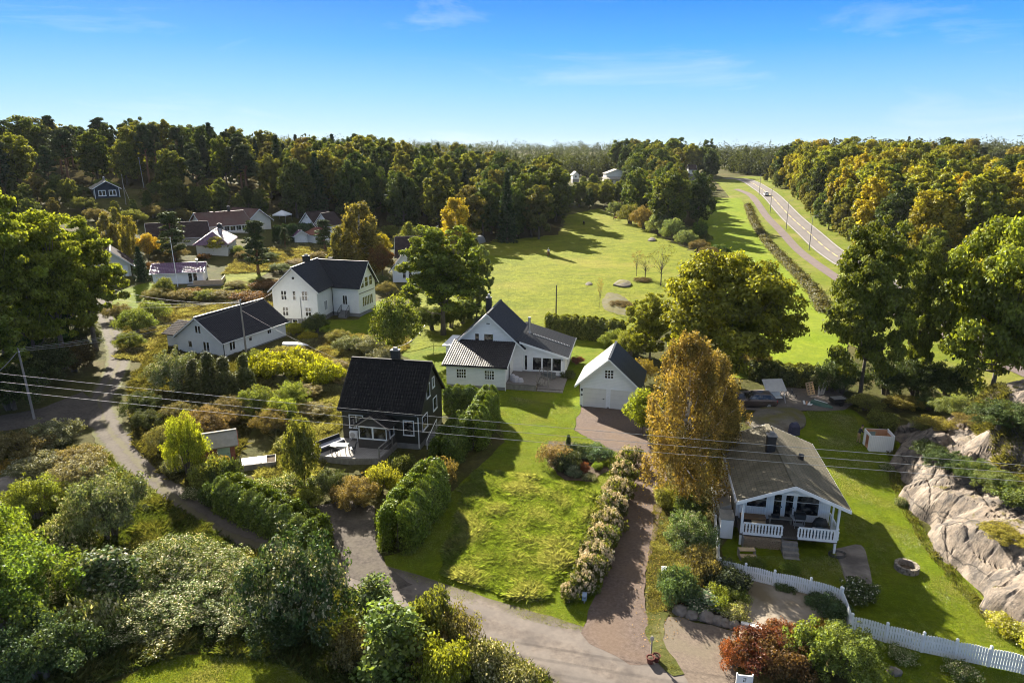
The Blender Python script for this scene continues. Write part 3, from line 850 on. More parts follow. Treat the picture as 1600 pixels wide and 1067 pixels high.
def slab(name, poly, z0, z1, mat, label, cat, dome=0.0, kind=None):
    P = [at(*p) for p in poly]
    c = sum(P) / len(P)
    Q = smooth_line([p[:2] for p in P] + [P[0][:2]], 0.5)[:-1]
    V = [(c[0], c[1], c[2] + z1 + dome)]; F = []
    n = len(Q)
    for s, z in ((0.55, z1 + dome * 0.7), (0.9, z1), (1.0, z1 - 0.06), (1.02, z0)):
        for q in Q:
            w = c[:2] + (q - c[:2]) * s
            V.append((w[0], w[1], float(gz(w[0], w[1])) + z + 0.05 * mnoise.noise(Vector((w[0], w[1], z)))))
    for i in range(n):
        F.append((0, 1 + i, 1 + (i + 1) % n))
        for k in range(3):
            a_ = 1 + k * n; F.append((a_ + i, a_ + n + i, a_ + n + (i + 1) % n, a_ + (i + 1) % n))
    me = bpy.data.meshes.new(name); me.from_pydata(V, [], F); me.materials.append(mat); me.update()
    o = link(bpy.data.objects.new(name, me))
    return tag(o, label, cat, kind=kind)


GRANITE = surf('granite', (0.13, 0.115, 0.1), (0.22, 0.195, 0.17), 0.9, 0.88, 0.8, 5, c3=(0.07, 0.062, 0.056), scale3=0.55, amt3=0.8, detail=10, bdist=0.08, spec=0.12)
SCRUBROCK = surf('heathy_rock', (0.075, 0.07, 0.022), (0.11, 0.1, 0.035), 1.0, 0.95, 0.8, 4, c3=(0.1, 0.09, 0.07), scale3=0.5, amt3=0.6, detail=9, bdist=0.1, spec=0.12)
GRANITEM = surf('mossy_granite', (0.09, 0.08, 0.065), (0.15, 0.135, 0.11), 1.2, 0.9, 0.8, 5, c3=(0.11, 0.1, 0.03), scale3=0.5, amt3=0.9, detail=9, bdist=0.08, spec=0.12)
slab('flat_rock', [(1303, 858), (1345, 852), (1358, 885), (1362, 920), (1345, 935), (1325, 915)], -0.05, 0.1, GRANITE, 'flat bare rock slab in the shaded lawn by the cabin steps', 'rock')
slab('flat_rock', [(1165, 662), (1190, 640), (1240, 640), (1258, 655), (1250, 672), (1200, 680)], -0.1, 0.3, GRANITEM, 'low mossy rock hump between cabin roof and gravel yard', 'rock', 0.35)
slab('flat_rock', [(958, 447), (968, 440), (983, 442), (985, 448), (972, 450)], -0.2, 0.45, GRANITEM, 'grey boulder lying in the pasture below the bare saplings', 'rock', 0.35)
slab('flat_rock', [(914, 445), (919, 441.5), (925, 443), (925, 446), (918, 447)], -0.2, 0.2, GRANITEM, 'small grey stone in the pasture near the post', 'rock', 0.2)
slab('flat_rock', [(937, 470), (950, 455), (975, 462), (992, 480), (990, 496), (960, 492), (942, 485)], -0.1, 0.06, SCRUBROCK, 'weathered rock patch at the pasture edge behind the hedge', 'rock', 0.25)
slab('flat_rock', [(1012, 377), (1017, 373.5), (1023, 374.5), (1024, 377), (1017, 378)], -0.2, 0.5, GRANITE, 'pale stones lying far out in the pasture', 'rock', 0.3)


# ================================================================== BUILDINGS
def roof_slab(mb, p0, al, ln, up, sl, thick=0.1, tile=(0.24, 0.36, 0.035)):
    """one roof slope: starts at eave point p0, runs ln along al and sl up the slope"""
    p0, al, up = Vector(p0), Vector(al).normalized(), Vector(up).normalized()
    n = al.cross(up)
    if n.z < 0: n = -n
    mb.obox(p0, al, up, n, 0, ln, 0, sl, -thick, -0.004)
    if tile is None:
        mb.obox(p0, al, up, n, 0, ln, 0, sl, -0.003, 0.02)
        return
    cs, rs, amp = tile
    nu = max(4, int(ln / cs) * 4); nr = max(2, int(sl / rs))
    P = []; F = []
    us = [ln * i / nu for i in range(nu + 1)]
    wv = [amp * 0.5 * (1 + math.sin(2 * math.pi * i / 4)) for i in range(nu + 1)]
    for r in range(nr):
        for e in (0, 1):
            v = sl * (r + e) / nr
            for u, w in zip(us, wv):
                P.append(p0 + al * u + up * v + n * (0.012 + w + (amp * 1.0 if e == 0 else 0.0)))
    m = nu + 1
    for k in range(2 * nr - 1):
        for i in range(nu):
            F.append((k * m + i, k * m + i + 1, (k + 1) * m + i + 1, (k + 1) * m + i))
    mb.add(P, F)


def rake(mb, a, b, out, w=0.2, t=0.05):
    """board under a sloping roof edge from a to b, set out by vector out"""
    a, b, out = Vector(a), Vector(b), Vector(out)
    d = Vector((0, 0, -w))
    mb.hexa([a + d, b + d, b + d + out * t, a + d + out * t], [a, b, b + out * t, a + out * t])


def gable(root, T, U, V, he, hr, axis, wm, rm, o=0.4, base=0.0, base_mat=STONE, trim=TRIM, tile=(0.24, 0.36, 0.035), gut=True, below=0.6, oe=None, ridge_to=None):
    """walls + tiled gable roof; local x right along the front, y to the back"""
    oe = o if oe is None else oe
    wall = MB(T)
    fx = (lambda a, b, c: (a, c, b)) if axis == 'y' else (lambda a, b, c: (c, a, b))
    S, Ln = (U, V) if axis == 'y' else (V, U)
    wall.prism([(0, base), (S, base), (S, he), (S / 2, hr), (0, he)], fx, 0, Ln)
    wall.build('wall', wm, root)
    f = MB(T); i = 0.03 if base > 0 else 0.0
    f.box(i, U - i, i, V - i, -below, base - 0.002)
    f.build('foundation', base_mat, root)
    k = (hr - he) / (S / 2); sl = math.hypot(S / 2 + o, (hr - he) + o * k)
    r = MB(T)
    e0 = fx(-o, he - o * k + 0.1, -oe); e1 = fx(S + o, he - o * k + 0.1, -oe); rt = fx(S / 2, hr + 0.1, -oe)
    al = Vector(fx(0, 0, 1)) - Vector(fx(0, 0, 0))
    length = Ln + 2 * oe if ridge_to is None else ridge_to + oe
    roof_slab(r, e0, al, length, Vector(rt) - Vector(e0), sl, 0.12, tile)
    roof_slab(r, e1, al, length, Vector(rt) - Vector(e1), sl, 0.12, tile)
    r.bar(Vector(rt) + al * 0.0 + Vector((0, 0, 0.05)), Vector(rt) + al * length + Vector((0, 0, 0.05)), 0.24, 0.1)
    roof = r.build('roof', rm, root)
    for c, s in ((-oe - 0.01, -1), (Ln + oe + 0.01, 1)):
        if s == 1 and ridge_to is not None: continue
        t = MB(T)
        zl, zh = he - o * k + 0.1, hr + 0.1
        t.prism([(-o, zl), (S / 2, zh), (S + o, zl), (S + o, zl - 0.2), (S / 2, zh - 0.2), (-o, zl - 0.2)], fx, c, c + 0.05 * s)
        t.build('bargeboard', trim, root)
    if gut:
        for e, sg in ((-o - 0.06, -1), (S + o + 0.06, 1)):
            MB(T).tube([fx(e, he - o * k + 0.02, -oe), fx(e, he - o * k + 0.02, Ln + oe)], 0.06, 6).build('gutter', trim if gut is True else gut, root)
    return roof


FACE = {'front': ((1, 0, 0), (0, -1, 0)), 'right': ((0, 1, 0), (1, 0, 0)), 'left': ((0, -1, 0), (-1, 0, 0)), 'back': ((-1, 0, 0), (0, 1, 0))}


def fpt(face, c, s, z):
    return (s, c, z) if face in ('front', 'back') else (c, s, z)


def win(root, T, face, c, s, z, w, h, nx=1, ny=1, tw=0.1, trim=TRIM, bars=0.05, name='window', glass=None):
    """a window centred at s on a wall plane c: trim boards, bars, pane"""
    x, n = FACE[face]
    o = Vector(fpt(face, c, s, z)) - Vector(x) * (w / 2)
    f = MB(T); zz = (0, 0, 1)
    f.obox(o, x, zz, n, -tw, 0, -tw, h + tw, -0.03, 0.05); f.obox(o, x, zz, n, w, w + tw, -tw, h + tw, -0.03, 0.05)
    f.obox(o, x, zz, n, 0, w, h, h + tw, -0.03, 0.047); f.obox(o, x, zz, n, -tw * 1.4, w + tw * 1.4, -tw * 1.5, -tw * 0.02, -0.03, 0.08)
    for i in range(1, nx): f.obox(o, x, zz, n, w * i / nx - bars / 2, w * i / nx + bars / 2, 0, h, -0.03, 0.04)
    for j in range(1, ny): f.obox(o, x, zz, n, 0, w, h * j / ny - bars * 0.4, h * j / ny + bars * 0.4, -0.03, 0.037)
    W = f.build(name, trim, root)
    p = MB(T); p.obox(o, x, zz, n, 0.002, w - 0.002, 0.002, h - 0.002, -0.02, 0.014)
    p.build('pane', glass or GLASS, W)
    return W


def door(root, T, face, c, s, z, w, h, mat=TRIM, glass=False, trim=TRIM, name='door'):
    x, n = FACE[face]; zz = (0, 0, 1)
    o = Vector(fpt(face, c, s, z)) - Vector(x) * (w / 2)
    f = MB(T)
    f.obox(o, x, zz, n, 0, w, 0, h, -0.03, 0.03)
    D = f.build(name, mat, root)
    t = MB(T)
    t.obox(o, x, zz, n, -0.1, 0, 0, h + 0.1, -0.03, 0.05); t.obox(o, x, zz, n, w, w + 0.1, 0, h + 0.1, -0.03, 0.05); t.obox(o, x, zz, n, 0, w, h, h + 0.1, -0.03, 0.05)
    t.build('door_frame', trim, D)
    if glass:
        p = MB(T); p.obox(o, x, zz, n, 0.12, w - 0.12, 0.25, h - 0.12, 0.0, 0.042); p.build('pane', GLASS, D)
    h_ = MB(T); h_.obox(o, x, zz, n, w * 0.86, w * 0.93, h * 0.46, h * 0.5, 0.0, 0.09); h_.build('handle', DARKMETAL, D)
    return D


def chimney(root, T, x, y, z0, z1, w=0.6, d=0.6, mat=BRICKDARK, capmat=STONE):
    c = MB(T).box(x - w / 2, x + w / 2, y - d / 2, y + d / 2, z0, z1).build('chimney', mat, root)
    MB(T).box(x - w * 0.58, x + w * 0.58, y - d * 0.58, y + d * 0.58, z1 + 0.002, z1 + 0.07).box(x - w * 0.25, x + w * 0.25, y - d * 0.25, y + d * 0.25, z1 + 0.071, z1 + 0.28).build('chimney_cap', capmat, c)
    return c


def downpipe(root, T, pts, mat=TRIM):
    return MB(T).tube(pts, 0.05, 6).build('downpipe', mat, root)


def railing(mb, a, b, h, n, post=0.08, bal=0.03, top=0.09, low=0.12):
    a, b = Vector(a), Vector(b)
    u = Vector((0, 0, 1))
    for p in (a, b): mb.bar(p, p + u * h, post)
    mb.bar(a + u * h, b + u * h, top, 0.05); mb.bar(a + u * low, b + u * low, 0.05, 0.06)
    for i in range(1, n):
        p = a.lerp(b, i / n); mb.bar(p + u * low, p + u * h, bal)


# ---- dark house with the black tiled roof
YD = RAD(-11.3)
dh = thing('house', 'dark charcoal timber house with a steep black tiled roof and a wooden front deck', 'house', (-15.5, 58.2, 0), YD)
UD, VD, HED, HRD = 7.4, 6.7, 3.75, 7.15
gable(dh, None, UD, VD, HED, HRD, 'x', CHAR, TILE_BLACK, o=0.38, oe=0.25, base=0.55, trim=CHAR, gut=DARKMETAL, below=1.6)
chimney(dh, None, 3.9, VD / 2 + 0.55, 6.2, 8.05, 0.75, 0.6)
# gabled bay in front
B0, B1, BP, BH, BR = 2.25, 5.05, 1.75, 2.75, 3.7
Tb = Matrix.Translation(Vector((B0, -BP, 0)))
bw = MB(Tb); bw.prism([(0, 0.55), (B1 - B0, 0.55), (B1 - B0, BH), ((B1 - B0) / 2, BR), (0, BH)], lambda a, b, c: (a, c, b), 0, BP - 0.01)
bay = bw.build('porch', surf('brown_grey_boards', (0.055, 0.047, 0.042), (0.075, 0.065, 0.057), 2, 0.7, lines=('Z', 0.15), line_amt=0.5), dh)
br = MB(Tb); w2 = (B1 - B0) / 2; kk = (BR - BH) / w2
for sx, xe in ((1, -0.35), (-1, B1 - B0 + 0.35)):
    e = Vector((xe, -0.35, BH - 0.35 * kk + 0.1)); t_ = Vector((w2, -0.35, BR + 0.1))
    roof_slab(br, e, (0, 1, 0), BP + 0.3, t_ - e, (t_ - e).length, 0.08)
br.build('porch_roof', TILE_BLACK, bay)
bt_m = surf('grey_brown_trim', (0.2, 0.17, 0.14), (0.26, 0.22, 0.19), 2, 0.7)
bt = MB(Tb)
rake(bt, (-0.36, -0.37, BH - 0.36 * kk + 0.1), (w2, -0.37, BR + 0.1), (0, -1, 0), 0.12); bt.build('bargeboard', bt_m, bay); bt = MB(Tb); rake(bt, (B1 - B0 + 0.36, -0.37, BH - 0.36 * kk + 0.1), (w2, -0.37, BR + 0.1), (0, -1, 0), 0.12)
bt.build('bargeboard', bt_m, bay)
win(bay, Tb, 'front', 0, 0.75, 1.55, 1.15, 1.0, 1, 1, 0.07)
win(bay, Tb, 'front', 0, 2.05, 1.55, 1.15, 1.0, 1, 1, 0.07)
win(bay, Tb, 'right', B1 - B0, 0.9, 1.55, 0.9, 1.05, 1, 1, 0.07)
win(dh, None, 'front', 0, 1.35, 1.7, 1.25, 1.15, 2, 1, 0.07)
win(dh, None, 'front', 0, 6.35, 1.4, 0.9, 1.3, 1, 1, 0.07)
for s, z, w, h in ((1.4, 1.55, 1.35, 1.25), (4.5, 2.25, 1.05, 1.15), (2.6, 4.15, 0.85, 1.2), (4.15, 4.6, 0.55, 0.9)):
    win(dh, None, 'right', UD, s, z, w, h, 1, 1, 0.07)
downpipe(dh, None, [(UD - 0.28, -0.36, 3.45), (UD - 0.1, -0.12, 3.15), (UD - 0.1, -0.08, 0.2)])
dk = MB(); dk.prism([(-0.9, -0.05), (-1.3, -4.0), (2.4, -4.1), (4.9, -3.5), (5.2, -0.05)], lambda a, b, c: (a, b, c), 0.42, 0.58)
deck = dk.build('deck', DECK, dh)
s_ = MB()
for a, b in (((-0.9, -0.05), (-1.3, -3.98)), ((-1.28, -3.98), (2.38, -4.08)), ((2.4, -4.08), (4.88, -3.48)), ((4.88, -3.48), (5.18, -0.05))):
    s_.bar((a[0], a[1], 0.1), (b[0], b[1], 0.1), 0.05, 0.62)
s_.build('deck_skirt', GREYWOOD, deck)
rl = MB()
rl.bar((4.85, -3.4, 0), (4.85, -3.4, 1.5), 0.1); rl.bar((5.12, -1.0, 0), (5.12, -1.0, 1.5), 0.1); rl.bar((4.85, -3.4, 1.5), (5.12, -1.0, 1.5), 0.1, 0.05); rl.bar((4.85, -3.4, 1.05), (5.12, -1.0, 1.05), 0.05, 0.08)
rl.build('deck_railing', GREYWOOD, deck)
st = MB()
for i in range(5): st.box(UD + 0.05, UD + 1.1, 1.0 + 0.28 * i, 1.3 + 0.28 * i, -0.1, 0.15 + 0.17 * i)
st.build('side_steps', STONE, dh)
srl = MB(); srl.bar((UD + 0.55, 0.2, 0.0), (UD + 0.55, 0.2, 0.9), 0.05); srl.bar((UD + 0.55, 0.2, 0.9), (UD + 0.55, 3.2, 1.75), 0.05); srl.bar((UD + 0.55, 3.2, 0.2), (UD + 0.55, 3.2, 1.75), 0.05)
srl.build('side_railing', TRIM, dh)
TD = ROT(YD, (-15.5, 58.2, 0))


def loc(T, p): return tuple(T @ Vector(p))


# furniture of the deck
sf = thing('outdoor_sofa', 'black wicker corner sofa with grey cushions on the wooden deck', 'sofa', loc(TD, (-0.2, -2.2, 0.583)), YD + RAD(62))
MB().box(-1.3, 1.3, -0.4, 0.4, 0, 0.32).build('seat', BLACKC, sf, bevel=0.02)
MB().box(-1.3, 1.3, 0.402, 0.55, 0.0, 0.78).build('backrest', BLACKC, sf, bevel=0.02)
MB().box(-1.45, -1.302, -0.4, 0.55, 0, 0.6).build('armrest', BLACKC, sf, bevel=0.02)
MB().box(-1.25, 1.25, -0.36, 0.38, 0.323, 0.45).build('cushion', surf('grey_cushion', (0.2, 0.21, 0.25), (0.26, 0.27, 0.31), 4, 0.9), sf, bevel=0.03)
tb = thing('garden_table', 'glass topped garden table near the front edge of the wooden deck', 'table', loc(TD, (1.05, -3.05, 0.583)), YD + RAD(4))
MB().box(-0.75, 0.75, -0.42, 0.42, 0.71, 0.74).build('tabletop', surf('pale_glass_top', (0.32, 0.36, 0.35), (0.4, 0.43, 0.42), 2, 0.12, spec=0.8), tb)
for sx in (-0.68, 0.68):
    for sy in (-0.36, 0.36): MB().bar((sx, sy, 0), (sx, sy, 0.708), 0.05).build('leg', DARKMETAL, tb)


def garden_chair(loc_, yaw, label, mat=DARKMETAL):
    c = thing('garden_chair', label, 'chair', loc_, yaw, 'chairs at the glass table')
    MB().box(-0.24, 0.24, -0.24, 0.24, 0.42, 0.46).build('seat', mat, c)
    b = MB()
    for i in range(5): b.bar((-0.2 + 0.1 * i, 0.24, 0.46), (-0.2 + 0.1 * i, 0.36, 0.92), 0.035)
    b.bar((-0.24, 0.36, 0.92), (0.24, 0.36, 0.92), 0.05); b.build('backrest', mat, c)
    for sx in (-0.22, 0.22):
        for sy in (-0.22, 0.24): MB().bar((sx, sy, 0), (sx, sy * 0.95, 0.42), 0.035).build('leg', mat, c)
    return c


garden_chair(loc(TD, (2.2, -2.95, 0.583)), YD - RAD(80), 'dark metal garden chair at the right end of the glass table')
garden_chair(loc(TD, (1.0, -3.62, 0.583)), YD + RAD(175), 'dark metal garden chair at the near side of the glass table')
hp = thing('heat_pump', 'white heat pump unit on a stand beside the dark porch', 'heat pump', loc(TD, (1.25, -0.42, 0.583)), YD)
MB().box(-0.4, 0.4, -0.16, 0.16, 0.28, 0.9).build('casing', TRIM, hp, bevel=0.02)
MB().lathe([(0.23, 0), (0.25, 0.03), (0.05, 0.03)], (0, 0, 0), 18).build('fan', METAL, hp).matrix_local = Matrix.Translation((-0.08, -0.163, 0.6)) @ Matrix.Rotation(RAD(90), 4, 'X')
f_ = MB()
for sx in (-0.36, 0.36): f_.box(sx - 0.03, sx + 0.03, -0.17, 0.17, 0.22, 0.277); f_.bar((sx, -0.15, 0), (sx, -0.15, 0.22), 0.04); f_.bar((sx, 0.15, 0), (sx, 0.15, 0.22), 0.04)
f_.box(-0.36, 0.36, -0.02, 0.02, 0.23, 0.265); f_.build('stand', TRIM, hp)

# ---- white main house: tower gable, tiled lean-to, low right wing, terraces
YM = RAD(-10.7)
M0 = (-6.85, 78.84, 0)
mh = thing('house', 'white timber house with a tall gable, tiled lean-to and low wing with three big windows', 'house', M0, YM)
TM = ROT(YM, M0)
gable(mh, None, 8.2, 7.2, 3.75, 7.5, 'y', WHITE, TILE_NAVY, o=0.4, base=0.4)
chimney(mh, None, 3.2, 4.6, 6.2, 8.5, 0.6, 0.6)
MB().tube([(3.2, 4.6, 8.5), (3.2, 4.6, 9.0)], 0.14, 8).build('flue', METAL, mh)
win(mh, None, 'front', 0, 2.75, 4.05, 0.45, 1.05, 1, 1)
win(mh, None, 'front', 0, 4.15, 4.05, 1.05, 1.05, 1, 1)
win(mh, None, 'front', 0, 4.1, 6.3, 0.4, 0.16, 2, 1, 0.05)
# lean-to
lw = MB(); lw.prism([(-5.1, 0.4), (0.0, 0.4), (0.0, 4.15), (-5.1, 2.8)], lambda a, b, c: (c, a, b), 0.35, 7.1)
lean = lw.build('lean_to', WHITE, mh)
MB().box(0.38, 7.07, -5.07, -0.02, -0.6, 0.398).build('foundation', STONE, lean)
lr = MB(); e = Vector((0.0, -5.5, 2.84)); t_ = Vector((0.0, -0.02, 4.3)); roof_slab(lr, e, (1, 0, 0), 7.45, t_ - e, (t_ - e).length, 0.12, (0.26, 0.38, 0.034))
lr.build('lean_to_roof', surf('charcoal_roof_tiles', (0.022, 0.019, 0.019), (0.034, 0.029, 0.028), 2.0, 0.6, spec=0.2), lean)
lt = MB()
for x, s in ((-0.01, -1), (7.46, 1)): rake(lt, (x, -5.52, 2.85), (x, -0.02, 4.31), (s, 0, 0), 0.22)
lt.build('bargeboard', TRIM, lean)
MB().tube([(-0.05, -5.57, 2.75), (7.5, -5.57, 2.75)], 0.07, 6).build('gutter', DARKMETAL, lean)
win(lean, None, 'front', -5.1, 2.1, 1.25, 1.05, 1.0, 4, 3, 0.1, bars=0.07)
win(lean, None, 'front', -5.1, 5.35, 1.25, 1.05, 1.0, 4, 3, 0.1, bars=0.07)
door(lean, None, 'right', 7.1, -2.6, 0.75, 0.9, 2.0, mat=surf('grey_door_paint', (0.08, 0.08, 0.085), (0.1, 0.1, 0.105), 2, 0.5))
downpipe(mh, None, [(7.2, -5.2, 2.6), (7.2, -5.2, 0.0)])
# left side extension (small flat roof)
MB().box(-1.6, 0.0, 1.6, 5.6, -0.4, 2.95).build('side_extension', WHITE, mh)
MB().box(-1.95, 0.05, 1.2, 6.0, 2.952, 3.12).build('side_roof', TRIM, mh)
# right wing, mono-pitch roof falling to the right
ww = MB(); ww.prism([(8.0, 0.35), (13.2, 0.35), (13.2, 2.75), (8.0, 4.2)], lambda a, b, c: (a, c, b), 0.25, 8.4)
wing = ww.build('wing', WHITE, mh)
MB().box(8.3, 13.17, 0.28, 8.37, -0.6, 0.348).build('foundation', STONE, wing)
wr = MB(); e = Vector((13.7, -0.15, 2.72)); t_ = Vector((7.15, -0.15, 4.62)); roof_slab(wr, e, (0, 1, 0), 8.95, t_ - e, (t_ - e).length, 0.14)
wr.build('wing_roof', TILE_NAVY, wing)
wt = MB(); rake(wt, (13.72, -0.17, 2.75), (7.9, -0.17, 4.42), (0, -1, 0), 0.24); wt.box(13.7, 13.76, -0.2, 8.85, 2.5, 2.74); wt.build('bargeboard', TRIM, wing)
sg = MB()
for i in range(24):
    f = i / 23; x = 8.9 + 4.4 * f; sg.box(x - 0.05, x + 0.05, 4.15, 4.3, 4.62 - (x - 7.15) * 0.29 + 0.04, 4.62 - (x - 7.15) * 0.29 + 0.16)
sg.build('snow_guard', METAL, wing)
MB().tube([(8.3, 4.6, 4.0), (8.3, 4.6, 6.1)], 0.15, 10).lathe([(0.3, 0), (0.2, 0.3)], (8.3, 4.6, 4.15), 12).lathe([(0.2, 0), (0.2, 0.15)], (8.3, 4.6, 6.1), 12).build('flue', METAL, wing)
for i in range(3): win(wing, None, 'front', 0.25, 9.95 + 1.17 * i, 0.95, 1.0, 1.5, 1, 1, 0.1)
win(wing, None, 'front', 0.25, 8.62, 0.9, 0.28, 1.75, 1, 1, 0.08)
win(wing, None, 'right', 13.2, 3.5, 1.1, 1.4, 1.2, 2, 1)
downpipe(wing, None, [(13.6, -0.1, 2.55), (13.28, 0.15, 2.3), (13.28, 0.15, 0.1)])
MB().lathe([(0.1, 0), (0.12, 0.1), (0.04, 0.2)], (12.95, 0.1, 2.25), 8).build('wall_lamp', METAL, wing)
# entrance terrace and low terrace
et = MB(); et.box(7.12, 10.6, -4.7, 0.2, 0.62, 0.74); ent = et.build('entrance_terrace', DECKGREY, mh)
MB().box(7.14, 10.58, -4.68, 0.18, -0.2, 0.618).build('terrace_skirt', GREYWOOD, ent)
stp = MB()
for i in range(4): stp.box(10.62 + 0.3 * i, 10.92 + 0.3 * i, -3.6, -1.6, 0.08, 0.6 - 0.14 * i)
stp.build('steps', GREYWOOD, ent)
for y_ in (-1.3, -3.8):
    tr = MB(); railing(tr, (10.5, y_, 0.74), (11.9, y_, 0.3), 0.95, 3, bal=0.05); tr.build('railing', GREYWOOD, ent)
MB().box(10.65, 13.6, -4.4, 0.22, 0.12, 0.3).build('low_terrace', DECKGREY, mh)
MB().box(10.66, 13.6, -4.75, -4.42, 0.02, 0.16).build('terrace_step', GREYWOOD, mh)
bx = thing('storage_box', 'grey lidded cushion box under the three big windows', 'storage box', loc(TM, (11.5, -0.55, 0.303)), YM)
MB().box(-0.75, 0.75, -0.33, 0.33, 0, 0.55).build('box_body', surf('grey_plastic', (0.09, 0.1, 0.1), (0.12, 0.13, 0.13), 3, 0.6, lines=('X', 0.12)), bx)
MB().box(-0.78, 0.78, -0.36, 0.36, 0.552, 0.62).build('lid', MATS['grey_plastic'], bx, bevel=0.02)
pc = thing('covered_furniture', 'garden furniture under a pale grey cover on the entrance terrace', 'covered furniture', loc(TM, (8.1, -3.7, 0.743)), YM)
c_ = MB()
for (x, y, r, h) in ((0, 0, 0.5, 0.6), (0.55, -0.1, 0.4, 0.45), (-0.4, 0.25, 0.35, 0.75)):
    c_.lathe([(r, 0), (r * 0.95, h * 0.4), (r * 0.75, h * 0.85), (r * 0.35, h), (0.01, h * 1.02)], (x, y, 0), 12)
c_.build('cover', surf('pale_cover', (0.32, 0.31, 0.34), (0.4, 0.39, 0.42), 3, 0.8), pc)

# ---- double garage
YG = RAD(-14.5)
G0 = (7.15, 67.75, 0)
ga = thing('garage', 'white double garage with two plain doors and a nine pane gable window', 'garage', G0, YG)
gable(ga, None, 5.95, 5.8, 2.75, 5.45, 'y', WHITE, TILE_NAVY, o=0.5, base=0.15, gut=False, tile=(0.3, 0.34, 0.014))
DOORM = surf('garage_door_paint', (0.62, 0.6, 0.55), (0.67, 0.65, 0.6), 1.5, 0.5, lines=('Z', 0.5), line_amt=0.12)
for x in (1.55, 4.4):
    door(ga, None, 'front', 0, x, 0.03, 2.4, 2.1, mat=DOORM, name='garage_door')
win(ga, None, 'front', 0, 2.98, 3.35, 0.85, 0.85, 3, 3, 0.12, bars=0.07)
MB().box(0.12, 0.3, -0.14, -0.02, 1.75, 2.0).build('wall_lamp', DARKMETAL, ga)
MB().box(0.1, 0.3, -0.12, -0.02, 1.25, 1.4).build('junction_box', DARKMETAL, ga)

# ---- cabin with the open porch
YC = RAD(-10.2)
C0 = (15.5, 41.3, 0)
TC = ROT(YC, C0)
cb = thing('cabin', 'white cabin with a mossy shingle roof and a furnished open porch behind white railings', 'cabin', C0, YC)
UC, VC, HEC, HRC, FZ = 6.25, 9.8, 3.6, 4.85, 0.95
PV = 2.3
cw = MB(); cw.prism([(0, FZ), (UC, FZ), (UC, HEC), (UC / 2, HRC), (0, HEC)], lambda a, b, c: (a, c, b), PV, VC); cw.build('wall', WHITEV, cb)
cf = MB(); cf.box(0.03, UC - 0.03, PV + 0.03, VC - 0.03, -0.6, FZ - 0.003); cf.build('foundation', RUBBLE, cb)
cg = MB(); kc = (HRC - HEC) / (UC / 2)
cg.prism([(0, HEC - 0.12), (0, HEC), (UC / 2, HRC), (UC, HEC), (UC, HEC - 0.12), (UC / 2 + 1.3, HEC + 0.42), (UC / 2 - 1.3, HEC + 0.42)], lambda a, b, c: (a, c, b), 0.05, 0.15)
cg.prism([(UC / 2 - 0.75, HEC + 0.44), (UC / 2 + 0.75, HEC + 0.44), (UC / 2, HEC + 0.75)], lambda a, b, c: (a, c, b), 0.0, 0.04)
cg.build('gable_truss', TRIM, cb)
cr_ = MB()
for xe in (-0.42, UC + 0.42):
    e = Vector((xe, -0.45, HEC - 0.42 * kc + 0.1)); t_ = Vector((UC / 2, -0.45, HRC + 0.1))
    roof_slab(cr_, e, (0, 1, 0), VC + 0.85, t_ - e, (t_ - e).length, 0.14, (0.3, 0.3, 0.018))
cr_.bar((UC / 2, -0.45, HRC + 0.14), (UC / 2, VC + 0.4, HRC + 0.14), 0.3, 0.05)
cr_.build('roof', SHINGLE, cb)
for y, s in ((-0.46, -1), (VC + 0.41, 1)):
    ct = MB()
    for xe in (-0.42, UC + 0.42): rake(ct, (xe, y, HEC - 0.42 * kc + 0.12), (UC / 2, y, HRC + 0.12), (0, s, 0), 0.24)
    ct.build('bargeboard', TRIM, cb)
MB().box(UC + 0.42, UC + 0.46, -0.5, VC + 0.45, HEC - 0.3, HEC - 0.05).build('fascia', TRIM, cb)
MB().box(-0.46, -0.42, -0.5, VC + 0.45, HEC - 0.3, HEC - 0.05).build('fascia', TRIM, cb)
MB().tube([(-0.52, -0.5, HEC - 0.12), (-0.52, VC + 0.4, HEC - 0.12)], 0.07, 6).build('gutter', METAL, cb)
chimney(cb, None, 2.55, 5.4, 4.2, 6.0, 0.6, 0.6)
MB().box(4.55, 4.85, 5.1, 5.4, 4.1, 4.75).build('roof_vent', DARKMETAL, cb)
MB().box(0, UC, -0.02, PV - 0.01, FZ - 0.14, FZ - 0.01).build('porch_floor', DECKDARK, cb)
pp = MB()
for x in (0.1, UC - 0.1): pp.bar((x, 0.08, 0.0), (x, 0.08, HEC - 0.12), 0.14)
pp.bar((UC - 0.1, 1.3, FZ), (UC - 0.1, 1.3, HEC - 0.1), 0.1)
pp.bar((0.0, 0.1, HEC - 0.06), (UC, 0.1, HEC - 0.06), 0.02)
pp.build('porch_posts', TRIM, cb)


def boards_rail(mb, x0, x1, y, z):
    mb.box(x0, x1, y - 0.035, y + 0.035, z + 0.8, z + 0.9); mb.box(x0, x1, y - 0.03, y + 0.03, z - 0.02, z + 0.14)
    n = int((x1 - x0) / 0.2)
    for i in range(n + 1):
        x = x0 + (x1 - x0) * i / n; w = 0.065
        mb.box(x - w, x + w, y - 0.018, y + 0.018, z + 0.14, z + 0.28); mb.box(x - w, x + w, y - 0.018, y + 0.018, z + 0.66, z + 0.8)
        mb.box(x - 0.052, x + 0.052, y - 0.018, y + 0.018, z + 0.28, z + 0.44); mb.box(x - 0.052, x + 0.052, y - 0.018, y + 0.018, z + 0.5, z + 0.66); mb.box(x - w, x + w, y - 0.018, y + 0.018, z + 0.44, z + 0.5)


